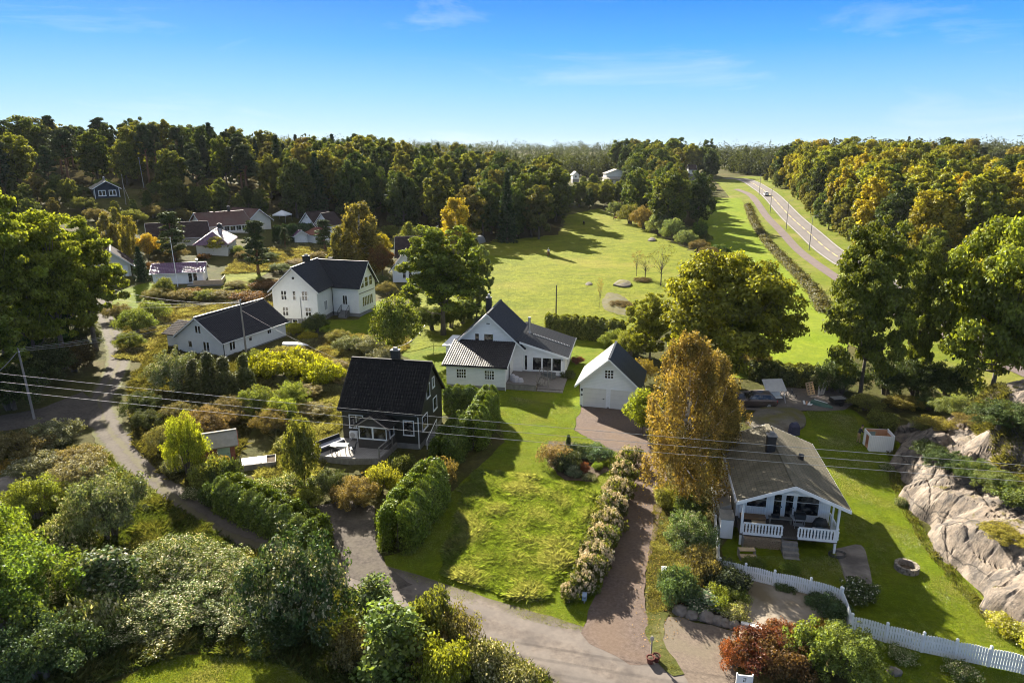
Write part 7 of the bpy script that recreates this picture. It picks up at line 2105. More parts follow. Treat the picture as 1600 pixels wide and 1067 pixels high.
# ---- hedges
def hedge(pts, w, h, seed, label, color, leaf=0.085, dens=420, mat=LEAFN, name='hedge', cat='hedge', taper=0.75, group=None, rag=0.05):
    rg = np.random.default_rng(seed)
    P = np.array([p[:2] for p in pts]); L_ = np.linalg.norm(np.diff(P, axis=0), axis=1); tot = L_.sum()
    n = int(dens * (2 * h + w) * (tot + w))
    s = rg.random(n) * tot
    cum = np.concatenate([[0], np.cumsum(L_)]); k = np.clip(np.searchsorted(cum, s, side='right') - 1, 0, len(L_) - 1)
    f = (s - cum[k]) / L_[k]; c = P[k] + (P[k + 1] - P[k]) * f[:, None]; T_ = (P[k + 1] - P[k]) / L_[k][:, None]; N_ = np.stack([-T_[:, 1], T_[:, 0]], -1)
    hb = np.array([0.14 * math.sin(a * 1.9 + seed) + 0.1 * math.sin(a * 4.3) for a in s]) if False else 0.04 * np.sin(s * 1.9 + seed) + 0.13 * (np.abs(((s / 1.15 + 0.3 * np.sin(s)) % 1) - 0.5) * -2 + 0.5)
    zt = rg.random(n) ** 0.8; side = rg.random(n)
    z = zt * h * (1 + hb) * (1 if rag < 0.1 else 1 + 0.7 * np.sin(s * 0.9) * np.sin(s * 0.37 + 1) + 0.3 * rg.normal(size=n))
    prof = np.where(zt < 0.75, 1 - (1 - taper) * zt, (1 - (1 - taper) * zt) * np.sqrt(np.clip(1 - ((zt - 0.75) / 0.28) ** 2, 0.02, 1)))
    lat = (rg.random(n) * 2 - 1); lat = np.sign(lat) * np.abs(lat) ** 0.35
    lumpy = 1 + 0.05 * np.sin(s * 2.3 + z * 2.1 + seed) + 0.04 * np.sin(s * 5.7 - z * 4.0 + seed) + 0.07 * rg.normal(size=n)
    endf = np.clip(np.minimum(s, tot - s) / (w * 0.45), 0, 1); endf = np.sqrt(1 - (1 - endf) ** 2)
    off = lat * w / 2 * prof * lumpy * (0.35 + 0.65 * endf)
    xy = c + N_ * off[:, None] + rg.normal(size=(n, 2)) * rag
    base = gz(xy[:, 0], xy[:, 1]); o = P[0]; z0 = float(gz(o[0], o[1]))
    p = np.stack([xy[:, 0] - o[0], xy[:, 1] - o[1], base - z0 + z], -1)
    nr = unit(np.stack([N_[:, 0] * np.sign(off), N_[:, 1] * np.sign(off), 0.25 + 0.6 * (zt > 0.75)], -1) * 0.8 + rg.normal(size=(n, 3)) * 0.45)
    V = leaf_quads(rg, p, nr, leaf * (0.7 + 0.6 * rg.random(n)), 0.6).reshape(-1, 4, 3)
    tone = 0.42 + 0.24 * rg.normal(size=n) + 0.1 * np.sin(s * 5.7 - z * 4.0 + seed); hue = 0.5 + 0.3 * np.sin(s * 2.2 + z * 1.7) + 0.15 * rg.normal(size=n)
    o_ = thing(name, label, cat, (o[0], o[1], z0), 0, group)
    fo = bpy.data.objects.new('foliage', fastmesh('foliage', V.reshape(-1, 3), 4, tone, hue, mat)); link(fo, o_); fo.color = rgba([v * 1.35 for v in color])
    m_ = MB()
    m = max(2, int(tot / 0.7))
    for i in range(1, m):
        q = np.array([np.interp(i / m * tot, cum, P[:, 0]), np.interp(i / m * tot, cum, P[:, 1])]) - o
        m_.tube([(q[0], q[1], float(gz(*(q + o))) - z0 - 0.15), (q[0], q[1], float(gz(*(q + o))) - z0 + h * 0.6)], [0.06, 0.02], 5)
    qs = [np.array([np.interp(i / m * tot, cum, P[:, 0]), np.interp(i / m * tot, cum, P[:, 1])]) - o for i in range(m + 1)]
    m_.tube([(q[0], q[1], float(gz(*(q + o))) - z0 - 0.1) for q in qs], 0.07, 5)
    m_.build('stems', BARK, o_)
    return o_


THUJA = (0.105, 0.15, 0.014)
LEAFT = leafmat('thuja_sprays', (0.15, 0.17, 0.02), 0.55, trans=0.28, gloss=0.03)
hedge([at(617, 868), at(637, 832), at(662, 800), at(682, 775)], 3.0, 3.3, 1, 'tall bright thuja hedge block between drive and lawn in the centre', THUJA, mat=LEAFT, taper=0.85)
hedge([at(688, 738), at(706, 712), at(722, 690)], 2.6, 2.9, 2, 'thuja hedge block right of the dark house deck', (0.075, 0.11, 0.014), mat=LEAFT)
hedge([at(737, 706), at(752, 676), at(766, 648)], 2.4, 3.3, 3, 'thuja hedge block at the corner of the white house lawn', THUJA, mat=LEAFT)
hedge([at(694, 640), at(722, 641), at(752, 643)], 2.0, 2.6, 4, 'dark thuja hedge under the tiled lean-to of the white house', (0.075, 0.11, 0.014), mat=LEAFT)
hedge([at(350, 788), at(400, 812), at(455, 838), at(505, 868)], 2.6, 2.6, 5, 'long dark thuja hedge along the gravel lane', (0.085, 0.12, 0.013), mat=LEAFT, taper=0.85)
hedge([at(430, 381), at(460, 376), at(492, 374)], 2.6, 4.2, 6, 'clipped dark hedge behind the white garden shed', (0.03, 0.055, 0.013), 0.15, 110)
hedge([at(852, 523), at(880, 524), at(920, 528), at(975, 535)], 3.4, 3.0, 7, 'loose leafy hedge between white house and pasture', (0.085, 0.1, 0.02), 0.13, 190, mat=LEAF)
hedge([at(1168, 322), at(1180, 352), at(1200, 382), at(1222, 405), at(1250, 434), at(1275, 462), at(1290, 490)], 1.8, 0.8, 8, 'straggly brown green hedge between meadow strip and footpath', (0.075, 0.075, 0.028), 0.17, 95, mat=LEAFA, rag=0.4)
hedge([at(1172, 588), at(1215, 596), at(1262, 600), at(1300, 606)], 3.2, 2.2, 9, 'bramble hedge behind the gravel yard and the swing seat', (0.085, 0.1, 0.035), 0.12, 220, mat=LEAF)

# ---- hydrangeas along the drive
def hydrangea(seed):
    rg = np.random.default_rng(seed)
    leafs = bush_mesh(seed, 1.0, 1.15, 0.085, 2600, 20, 0.8, 0.4, LEAF)
    d = fib(rg, 72, -0.1); r = 0.8 + 0.3 * rg.random(72)
    cl = np.stack([d[:, 0] * r, d[:, 1] * r, 0.5 + d[:, 2] * 0.62 * r + 0.12], -1)
    V, t, h, _ = cloud(rg, cl, np.full(72, 0.125) * (0.75 + 0.5 * rg.random(72)), 30, 0.05, flat=0.9, up=0.3, spread=0.3, shell=0.3)
    return leafs, fastmesh('blossoms', V, 4, t, h, PETAL)


HY = [hydrangea(200), hydrangea(201)]
ordn = ['first', 'second', 'third', 'fourth', 'fifth', 'sixth', 'seventh', 'eighth', 'ninth', 'tenth']
for i, (px, s) in enumerate((((982, 728), 1.05), ((973, 754), 1.1), ((965, 782), 1.15), ((957, 808), 1.15), ((949, 834), 1.15), ((940, 860), 1.1), ((931, 886), 1.1), ((922, 908), 1.05), ((911, 926), 0.85), ((890, 936), 0.62))):
    a, b = HY[i % 2]
    lb = ordn[i] + ' cream flowering hydrangea from the garage end of the row along the red drive' if i < 9 else 'smallest cream flowering hydrangea at the road end of the row'
    r = thing('hydrangea', lb, 'hydrangea', at(*px), rnd.random() * 6, 'hydrangeas along the drive'); r.scale = (s * 0.92, s * 0.92, s * 1.3)
    f = bpy.data.objects.new('foliage', a); link(f, r); f.color = rgba(jit((0.08, 0.1, 0.02)))
    f = bpy.data.objects.new('blossoms', b); link(f, r); f.color = rgba((0.5, 0.43, 0.31))

# ---- shrubs: key, base pixel, radius m, height m, colour, label
def Bq(key, px, R, H, col, label, cat='shrub', name='shrub', rock=False):
    A = at_rock(*px) if rock else at(*px)
    return bush(key, A, R, H, jit(col, 0.08), label, cat, name)


for q in (
    # near left thicket
    ('W', (468, 985), 2.7, 6.0, (0.035, 0.055, 0.022), 'tall dark leafy shrub at the near roadside left of the round bush'),
    ('D', (445, 1000), 1.8, 2.2, (0.03, 0.045, 0.018), 'low shadowed shrub below the tall dark roadside shrub'),
    ('C', (590, 972), 1.0, 3.0, (0.075, 0.095, 0.04), 'small round bush on a thin stem at the roadside'),
    ('C', (612, 1062), 1.5, 4.2, (0.08, 0.1, 0.03), 'pale green upright shrub by the bottom photo edge'),
    ('A2', (678, 1012), 1.25, 3.2, OLIVE, 'olive pointed shrub at the roadside near the bottom'),
    ('B', (716, 1018), 1.1, 2.5, (0.1, 0.085, 0.035), 'brownish thin shrub right of the olive roadside shrub'),
    ('A', (694, 1085), 1.2, 2.8, (0.15, 0.15, 0.02), 'yellow green shrub on the bottom photo edge'),
    ('B', (660, 1050), 1.3, 2.0, BROWN, 'dry brown weeds between the two upright roadside shrubs'),
    ('X', (760, 1055), 1.3, 1.5, (0.12, 0.11, 0.04), 'low weedy scrub along the road edge at the bottom'),
    ('X', (810, 1075), 1.2, 1.2, (0.13, 0.12, 0.04), 'low scrub at the bottom edge nearest the asphalt'),
    ('B', (560, 1040), 1.3, 2.2, (0.07, 0.06, 0.03), 'dry shadowed stalks left of the pale upright shrub'),
    ('A', (30, 995), 3.2, 5.6, (0.075, 0.1, 0.02), 'big yellow green bush filling the lower left corner'),
    ('A2', (-20, 930), 3.0, 6.0, (0.085, 0.108, 0.018), 'leafy yellow green bush cut by the left photo edge'),
    ('D', (70, 1060), 2.4, 3.6, (0.04, 0.06, 0.025), 'dark bush at the very bottom left'),
    ('X', (140, 1010), 1.6, 2.4, (0.13, 0.14, 0.05), 'pale leafed bush beside the lower left lawn'),
    ('CW', (176, 950), 1.35, 3.9, (0.06, 0.085, 0.03), 'grey green pointed shrub amid the pale knotweed'),
    ('W', (172, 842), 2.5, 5.0, (0.12, 0.125, 0.06), 'big silvery leaved shrub left of the gravel lane'),
    ('W', (128, 772), 2.3, 3.0, (0.17, 0.14, 0.08), 'silvery brown shrub above the big silvery one'),
    ('A', (58, 812), 2.0, 3.2, (0.1, 0.115, 0.018), 'rounded yellow green bush near the left grey boulders'),
    ('S', (270, 905), 2.4, 2.6, (0.084, 0.106, 0.028), 'pale flowering knotweed bank, the clump beside the silvery shrub'),
    ('S', (335, 908), 2.2, 2.1, (0.091, 0.111, 0.031), 'pale flowering knotweed clump nearest the gravel lane'),
    ('S', (395, 925), 1.9, 2.1, (0.084, 0.103, 0.031), 'pale flowering knotweed clump left of the tall dark roadside shrub'),
    ('S', (300, 955), 2.4, 1.8, (0.080, 0.103, 0.028), 'pale flowering knotweed clump in the middle of the bank'),
    ('S', (222, 975), 2.1, 1.7, (0.073, 0.095, 0.025), 'pale flowering knotweed clump below the grey green pointed shrub'),
    ('S', (372, 968), 1.9, 1.4, (0.065, 0.086, 0.025), 'lowest knotweed clump of the bank beside the near lawn'),
    ('S', (120, 920), 2.2, 2.3, (0.087, 0.103, 0.031), 'pale flowering knotweed clump left of the grey green pointed shrub'),
    ('X', (245, 1000), 1.6, 0.7, (0.08, 0.09, 0.03), 'low green weeds between knotweed and near lawn'),
    ('B', (30, 720), 2.4, 2.6, (0.12, 0.09, 0.045), 'brownish bush at the left photo edge below the utility pole'),
    ('W', (85, 700), 2.2, 2.6, (0.12, 0.11, 0.06), 'pale leaved bush at the foot of the utility pole'),
    ('B', (120, 734), 2.0, 1.9, (0.14, 0.11, 0.06), 'pale brown bush beside the lane below the utility pole'),
    ('W', (60, 750), 2.0, 2.2, (0.11, 0.1, 0.05), 'silvery bush above the yellow green rounded one'),
    ('R', (5, 745), 1.6, 1.2, (0.2, 0.12, 0.02), 'orange heath at the left photo edge'),
    ('X', (100, 870), 1.8, 2.2, (0.1, 0.11, 0.045), 'pale weeds between the yellow green bushes and the knotweed'),
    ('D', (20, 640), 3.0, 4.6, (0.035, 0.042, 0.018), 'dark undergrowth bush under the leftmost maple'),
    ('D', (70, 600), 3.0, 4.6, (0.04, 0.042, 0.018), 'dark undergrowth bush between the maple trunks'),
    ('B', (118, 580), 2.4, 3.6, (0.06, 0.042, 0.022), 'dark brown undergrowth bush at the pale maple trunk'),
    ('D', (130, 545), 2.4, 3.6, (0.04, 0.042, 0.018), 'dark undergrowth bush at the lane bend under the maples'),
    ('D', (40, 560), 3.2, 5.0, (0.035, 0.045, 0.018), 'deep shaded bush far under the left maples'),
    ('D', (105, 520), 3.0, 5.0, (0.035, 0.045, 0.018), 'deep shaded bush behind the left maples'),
    # right side of the lane
    ('B', (264, 706), 1.6, 2.6, (0.13, 0.12, 0.05), 'pale brown bush right of the lane, left of the lime tree'),
    ('A', (296, 742), 1.5, 5.2, (0.18, 0.185, 0.02), 'bright lime green young tree beside the small shed'),
    ('W', (276, 738), 1.1, 1.3, (0.1, 0.105, 0.05), 'low silvery bush at the lane edge below the lime tree'),
    ('X', (308, 775), 1.0, 0.7, (0.1, 0.11, 0.05), 'ground cover bush on the bank of the lane'),
    ('A', (330, 765), 1.3, 2.4, (0.11, 0.115, 0.03), 'green bush in front of the shed door'),
    ('D', (340, 786), 1.2, 1.8, (0.04, 0.055, 0.018), 'dark bush at the left end of the lane hedge'),
    ('R', (345, 738), 0.7, 1.3, (0.26, 0.16, 0.02), 'small orange bush at the shed front'),
    ('D', (352, 765), 1.3, 2.6, (0.055, 0.065, 0.022), 'dark green bush between shed and lane hedge'),
    ('B', (325, 685), 2.2, 3.0, (0.12, 0.08, 0.045), 'rusty brown bush behind the small shed'),
    ('W', (278, 610), 2.9, 4.6, (0.12, 0.13, 0.06), 'big pale leaved shrub left of the junipers'),
    ('J', (306, 622), 1.3, 4.2, (0.07, 0.065, 0.022), 'brownish juniper nearest the pale leaved shrub'),
    ('J', (330, 615), 1.4, 4.6, (0.06, 0.062, 0.022), 'tall brownish juniper second in the row'),
    ('J', (353, 620), 1.4, 4.4, (0.07, 0.065, 0.022), 'brownish juniper third in the row'),
    ('J', (384, 612), 1.2, 4.2, (0.075, 0.075, 0.022), 'slim juniper at the right end of the row'),
    ('B', (360, 660), 2.0, 2.6, (0.1, 0.075, 0.04), 'brown bush below the juniper row'),
    ('A', (405, 650), 2.0, 3.0, (0.1, 0.105, 0.03), 'olive bush below the golden shrubs'),
    ('B', (425, 675), 1.6, 2.2, (0.13, 0.09, 0.035), 'orange brown bush behind the raised bed'),
    ('A', (440, 660), 1.3, 2.4, (0.13, 0.14, 0.035), 'light green bush left of the dark house'),
    ('X', (455, 700), 1.4, 0.9, (0.13, 0.13, 0.03), 'low yellow green clump behind the raised bed'),
    ('B', (280, 660), 1.6, 2.0, (0.1, 0.08, 0.04), 'brown bush beside the small shaded lawn'),
    ('D', (222, 650), 1.7, 2.4, (0.045, 0.05, 0.02), 'dark shaded bush inside the bend of the lane'),
    ('D', (232, 672), 1.4, 2.0, (0.05, 0.05, 0.022), 'dark brown bush on the inner lane edge'),
    ('G', (420, 588), 2.6, 2.6, (0.21, 0.2, 0.012), 'golden yellow shrub on the left of the golden group'),
    ('G', (465, 586), 2.9, 2.8, (0.22, 0.21, 0.012), 'largest golden yellow shrub in the garden behind the dark house'),
    ('G', (505, 600), 2.2, 2.4, (0.2, 0.195, 0.012), 'golden yellow shrub on the right of the golden group'),
    ('A', (455, 640), 1.8, 2.8, (0.11, 0.125, 0.03), 'green bush in front of the golden shrubs'),
    ('G', (462, 522), 1.2, 1.5, (0.2, 0.19, 0.02), 'round yellow bush at the corner of the low white house'),
    ('G', (482, 530), 1.2, 0.9, (0.25, 0.19, 0.02), 'flat yellow bush beside the upturned boat'),
    ('A', (495, 520), 1.7, 2.8, (0.06, 0.07, 0.03), 'grey green bush against the tall villa corner'),
    ('W', (545, 550), 2.0, 2.2, (0.13, 0.13, 0.05), 'pale rhododendron nearest the villa lawn'),
    ('W', (580, 552), 2.2, 2.4, (0.14, 0.13, 0.07), 'pale rhododendron behind the dark house ridge'),
    ('W', (600, 568), 1.9, 2.0, (0.13, 0.12, 0.06), 'pale rhododendron beside the small apple tree'),
    ('B', (530, 535), 1.6, 1.8, (0.13, 0.11, 0.04), 'brown yellow bush left of the pale rhododendrons'),
    ('A', (400, 580), 1.6, 2.6, (0.09, 0.1, 0.03), 'green bush under the utility pole of the low house'),
    ('B', (520, 580), 2.0, 1.2, (0.17, 0.12, 0.06), 'dry heath patch behind the dark house'),
    ('B', (545, 600), 1.8, 1.2, (0.16, 0.12, 0.06), 'dry heath patch next to the dark house ridge'),
    ('B', (475, 620), 2.0, 1.3, (0.15, 0.115, 0.05), 'dry grass tussock beside the golden group'),
    ('B', (490, 650), 1.8, 1.2, (0.14, 0.11, 0.05), 'dry tussock by the left gable of the dark house'),
    ('X', (430, 770), 1.6, 1.0, (0.1, 0.12, 0.025), 'leafy ground cover behind the lane hedge'),
    ('X', (395, 780), 1.6, 1.0, (0.09, 0.11, 0.025), 'leafy ground cover left behind the lane hedge'),
    ('X', (460, 760), 1.5, 0.9, (0.11, 0.13, 0.03), 'leafy ground cover by the parking spot'),
    # around the deck
    ('B', (560, 790), 1.7, 2.2, (0.14, 0.1, 0.04), 'russet shrub below the front edge of the deck'),
    ('A', (595, 770), 1.2, 2.2, (0.17, 0.16, 0.025), 'yellow green shrub at the right deck corner'),
    ('D', (520, 775), 1.4, 2.2, (0.05, 0.055, 0.022), 'dark shrub below the left deck corner'),
    ('A', (625, 745), 1.1, 1.8, (0.06, 0.07, 0.03), 'grey green shrub under the deck railing'),
    ('R', (578, 742), 0.35, 0.55, (0.4, 0.12, 0.025), 'orange flowers at the deck edge'),
    ('B', (688, 762), 1.3, 2.4, (0.12, 0.085, 0.035), 'bronze shrub between the two thuja blocks'),
    ('A', (482, 790), 1.0, 1.4, (0.11, 0.11, 0.025), 'small olive bush at the parking spot'),
    # island bed on the lawn
    ('B', (868, 728), 1.25, 1.9, (0.17, 0.11, 0.07), 'bronze tipped round shrub at the left of the lawn flower bed'),
    ('D', (885, 735), 1.1, 1.6, (0.04, 0.045, 0.025), 'dark shrub in the middle of the lawn flower bed'),
    ('K', (888, 708), 0.42, 1.7, (0.03, 0.045, 0.016), 'little dark cone conifer in the lawn flower bed'),
    ('D', (905, 712), 1.0, 1.1, (0.045, 0.06, 0.022), 'spreading dark juniper in the lawn flower bed'),
    ('D', (932, 716), 1.3, 1.0, (0.05, 0.075, 0.04), 'wide blue green juniper at the back of the lawn flower bed'),
    ('CW', (896, 744), 0.55, 1.0, (0.08, 0.1, 0.07), 'grey green rounded plant at the front of the lawn flower bed'),
    ('R', (912, 738), 0.5, 0.8, (0.16, 0.05, 0.035), 'small red leaved shrub in the lawn flower bed'),
    ('A', (934, 734), 0.42, 0.6, (0.1, 0.14, 0.02), 'small bright green shrub at the right of the lawn flower bed'),
    ('A', (947, 728), 0.35, 0.5, (0.12, 0.14, 0.02), 'smallest bright green shrub at the right of the lawn flower bed'),
    ('X', (935, 722), 0.8, 0.6, (0.12, 0.13, 0.04), 'yellowish creeping plant in the lawn flower bed'),
    ('X', (920, 748), 0.6, 0.35, (0.1, 0.1, 0.05), 'low cushion plants at the edge of the lawn flower bed'),
    # garage, behind houses
    ('A', (985, 555), 2.0, 3.2, (0.13, 0.13, 0.025), 'yellow green shrub behind the garage'),
    ('A', (960, 545), 1.8, 2.6, (0.1, 0.11, 0.022), 'green shrub behind the garage ridge'),
    ('B', (1000, 600), 1.6, 3.0, (0.17, 0.12, 0.03), 'orange shrub at the back corner of the garage'),
    ('D', (888, 592), 0.8, 1.0, (0.05, 0.05, 0.025), 'dark border plant along the low wing wall'),
    ('R', (903, 568), 0.7, 0.9, (0.14, 0.04, 0.045), 'reddish border plant behind the low wing'),
    ('D', (676, 516), 2.2, 3.6, (0.045, 0.055, 0.018), 'dark bush at the left foot of the round maple'),
    ('A', (704, 512), 2.2, 4.0, (0.06, 0.07, 0.02), 'green bush at the right foot of the round maple'),
    ('D', (722, 506), 2.0, 3.4, (0.045, 0.055, 0.018), 'dark bush between the round maple and the lower grey green tree'),
    ('D', (735, 498), 2.4, 3.0, (0.035, 0.05, 0.016), 'dark rounded bush under the maple by the pasture'),
    ('D', (760, 515), 1.8, 2.2, (0.04, 0.05, 0.02), 'dark bush behind the left side of the white house'),
    ('A', (655, 500), 1.4, 2.0, (0.06, 0.06, 0.025), 'bush at the foot of the round maple'),
    ('W', (1150, 575), 2.2, 3.4, (0.11, 0.115, 0.06), 'pale leaved shrub under the broad maple'),
    ('B', (1180, 585), 1.5, 3.4, (0.16, 0.12, 0.05), 'slim brownish shrub right of the broad maple trunk'),
    ('D', (1200, 590), 2.0, 2.2, (0.06, 0.075, 0.03), 'green bramble mound behind the parked car'),
    # under the birches and the right garden
    ('W', (1075, 868), 1.6, 3.2, (0.09, 0.12, 0.04), 'pale leafy shrub at the foot of the birches'),
    ('A', (1040, 790), 0.9, 1.2, (0.12, 0.12, 0.03), 'low bush between the birch trunks'),
    ('A', (1080, 810), 1.1, 1.8, (0.06, 0.075, 0.025), 'dark green bush behind the birch trunks'),
    ('B', (1092, 905), 1.1, 2.0, (0.12, 0.09, 0.04), 'brownish shrub at the left end of the picket fence'),
    ('D', (1058, 935), 1.1, 1.9, (0.055, 0.08, 0.035), 'dark green bush in the flower bed corner'),
    ('CW', (1100, 950), 0.9, 1.0, (0.06, 0.085, 0.055), 'blue green low shrub in the flower bed'),
    ('D', (1133, 920), 1.3, 1.4, (0.03, 0.035, 0.02), 'dark leaved bush in front of the picket fence'),
    ('A', (1120, 948), 0.9, 1.1, (0.14, 0.15, 0.02), 'yellow green plant in the flower bed'),
    ('X', (1150, 965), 0.8, 0.7, (0.28, 0.29, 0.1), 'pale yellow grass clump at the concrete pad corner'),
    ('A', (1145, 940), 0.8, 0.9, (0.08, 0.1, 0.022), 'green plant between dark bush and concrete pad'),
    ('D', (1228, 922), 0.6, 0.6, (0.05, 0.065, 0.025), 'low plants along the fence above the concrete pad'),
    ('D', (1276, 946), 0.6, 0.7, (0.045, 0.065, 0.03), 'green plant at the right fence end of the concrete pad'),
    ('D', (1300, 962), 0.9, 1.0, (0.04, 0.06, 0.03), 'dark plant inside the fence corner'),
    ('A', (1235, 900), 0.6, 0.9, (0.09, 0.11, 0.02), 'leafy plant poking over the picket fence'),
    ('A', (1175, 892), 0.7, 0.9, (0.07, 0.085, 0.022), 'plant beside the wooden steps of the cabin'),
    ('R', (1185, 1035), 1.35, 1.7, (0.08, 0.024, 0.016), 'red autumn shrub left of the apple bush'),
    ('R', (1230, 1050), 1.35, 1.7, (0.085, 0.042, 0.02), 'russet shrub squeezed against the apple bush'),
    ('R', (1215, 1005), 0.95, 1.2, (0.13, 0.05, 0.03), 'bronze red shrub spilling over the concrete pad'),
    ('R', (1150, 1040), 0.8, 1.2, (0.17, 0.05, 0.018), 'small red shrub at the gravel bay edge'),
    ('R', (1285, 988), 0.5, 0.8, (0.25, 0.14, 0.02), 'small orange bush at the concrete pad edge'),
    ('A', (1315, 1050), 1.75, 2.5, (0.11, 0.135, 0.035), 'large round green bush at the bottom below the fence'),
    ('A2', (1265, 1040), 1.3, 2.3, (0.1, 0.125, 0.03), 'green bush left of the large round one at the bottom'),
    ('F', (1338, 935), 1.0, 1.1, (0.06, 0.075, 0.025), 'white flowering shrub inside the picket fence corner'),
    ('X', (1570, 985), 0.9, 0.8, (0.3, 0.27, 0.02), 'bright yellow shrub at the foot of the rock near the right photo edge'),
    ('X', (1600, 1000), 1.0, 0.9, (0.28, 0.26, 0.02), 'yellow shrub cut by the right photo edge'),
    ('X', (1410, 1030), 0.7, 0.5, (0.08, 0.11, 0.03), 'weeds growing at the near side of the long picket fence'),
    ('X', (1500, 1055), 0.8, 0.5, (0.07, 0.1, 0.025), 'low weeds at the near side of the fence by the right edge'),
):
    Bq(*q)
for q in (
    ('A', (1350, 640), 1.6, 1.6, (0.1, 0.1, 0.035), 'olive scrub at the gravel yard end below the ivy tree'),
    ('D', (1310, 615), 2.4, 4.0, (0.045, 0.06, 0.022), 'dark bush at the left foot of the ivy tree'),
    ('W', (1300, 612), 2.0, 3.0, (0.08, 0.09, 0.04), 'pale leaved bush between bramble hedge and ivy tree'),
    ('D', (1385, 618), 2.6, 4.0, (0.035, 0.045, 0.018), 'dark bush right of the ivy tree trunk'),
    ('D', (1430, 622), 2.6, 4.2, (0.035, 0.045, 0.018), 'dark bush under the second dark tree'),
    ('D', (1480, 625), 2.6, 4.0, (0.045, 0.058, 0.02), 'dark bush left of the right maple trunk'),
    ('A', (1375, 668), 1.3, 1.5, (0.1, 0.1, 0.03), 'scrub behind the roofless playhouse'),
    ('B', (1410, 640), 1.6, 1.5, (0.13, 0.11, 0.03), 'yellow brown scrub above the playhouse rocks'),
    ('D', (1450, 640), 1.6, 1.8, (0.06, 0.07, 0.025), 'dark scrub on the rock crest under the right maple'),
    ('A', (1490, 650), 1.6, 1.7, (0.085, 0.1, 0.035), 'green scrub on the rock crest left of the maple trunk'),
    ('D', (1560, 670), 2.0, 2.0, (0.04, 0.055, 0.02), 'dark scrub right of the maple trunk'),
    ('B', (1520, 668), 1.4, 0.8, (0.15, 0.11, 0.04), 'dry grass on the rock crest'),
    ('B', (1465, 668), 1.3, 0.7, (0.16, 0.13, 0.03), 'mossy tuft on the rock crest'),
    ('D', (1480, 735), 1.5, 1.5, (0.035, 0.05, 0.02), 'dark bush on the shaded rock ledge'),
    ('D', (1450, 715), 1.1, 1.0, (0.04, 0.05, 0.02), 'ferny bush at the left of the rock ledge'),
    ('A', (1520, 750), 1.4, 1.4, (0.055, 0.075, 0.022), 'green bush in the middle of the rock ledge'),
    ('A2', (1560, 770), 1.5, 1.4, (0.09, 0.105, 0.035), 'olive bush at the right of the rock ledge'),
    ('A', (1590, 790), 1.3, 1.2, (0.08, 0.095, 0.03), 'bush at the end of the rock ledge by the photo edge'),
    ('B', (1570, 840), 1.4, 0.6, (0.2, 0.15, 0.03), 'orange dry grass lying on the bare rock'),
    ('B', (1440, 672), 0.9, 0.9, (0.11, 0.11, 0.04), 'small scrub between the upper boulders'),
    ('X', (1385, 735), 0.5, 0.5, (0.06, 0.09, 0.03), 'weeds at the foot of the rock beside the playhouse'),
    ('X', (1408, 790), 0.5, 0.5, (0.06, 0.085, 0.025), 'weeds at the foot of the shaded rock face'),
):
    Bq(*q, rock=True)
for px, R, s, lb in (((1432, 668), 0.75, 61, 'pale boulder on the rock crest nearest the playhouse'), ((1415, 672), 0.6, 62, 'moss topped boulder above the playhouse'), ((1470, 690), 0.8, 63, 'dark shaded boulder in the rock crest')):
    A = at_rock(*px); A[2] -= 0.2; boulder(A, R, s, lb, ROCKM, flat=0.8)

# scrub on the slopes behind the houses
BACK = [('B', (185, 500), 2.0, 2.6), ('A', (215, 520), 2.6, 3.4), ('A', (240, 500), 2.6, 3.0), ('B', (245, 470), 2.4, 2.2), ('A', (205, 545), 1.8, 2.2), ('B', (285, 470), 2.4, 2.0), ('R', (300, 462), 2.0, 1.4), ('A', (258, 462), 1.6, 3.2),
        ('A', (320, 470), 2.0, 1.8), ('B', (345, 468), 2.4, 1.6), ('R', (390, 470), 3.0, 1.6), ('B', (370, 450), 2.0, 1.4), ('R', (420, 450), 3.0, 1.5), ('D', (440, 425), 2.6, 1.8), ('B', (470, 415), 3.0, 1.6), ('B', (500, 405), 2.6, 1.8),
        ('R', (245, 425), 2.2, 2.0), ('R', (320, 405), 1.4, 1.2), ('B', (385, 405), 2.2, 2.0), ('A', (372, 398), 1.6, 2.0), ('D', (420, 405), 2.2, 1.6), ('B', (275, 405), 2.4, 2.4), ('A', (250, 395), 2.4, 3.0), ('B', (215, 412), 2.0, 2.2),
        ('B', (150, 345), 2.6, 3.0), ('A', (210, 350), 2.8, 3.4), ('B', (240, 340), 3.0, 3.2), ('A', (265, 330), 3.2, 3.4), ('B', (285, 345), 2.8, 3.0), ('A', (130, 330), 3.0, 3.4), ('D', (300, 322), 3.2, 3.0), ('A', (335, 318), 3.0, 3.0),
        ('B', (235, 312), 2.6, 2.6), ('B', (255, 318), 2.6, 2.6), ('A', (610, 372), 3.2, 3.4), ('A', (635, 385), 3.0, 4.0), ('A', (660, 378), 3.2, 4.2), ('W', (640, 368), 2.6, 3.2), ('D', (545, 372), 3.0, 3.0), ('D', (575, 368), 3.0, 3.0),
        ('B', (605, 460), 1.8, 2.4), ('D', (595, 448), 1.8, 2.2), ('B', (530, 415), 2.4, 2.4), ('B', (460, 470), 0.9, 1.0), ('A', (165, 300), 3.0, 3.6), ('D', (115, 310), 3.4, 3.6)]
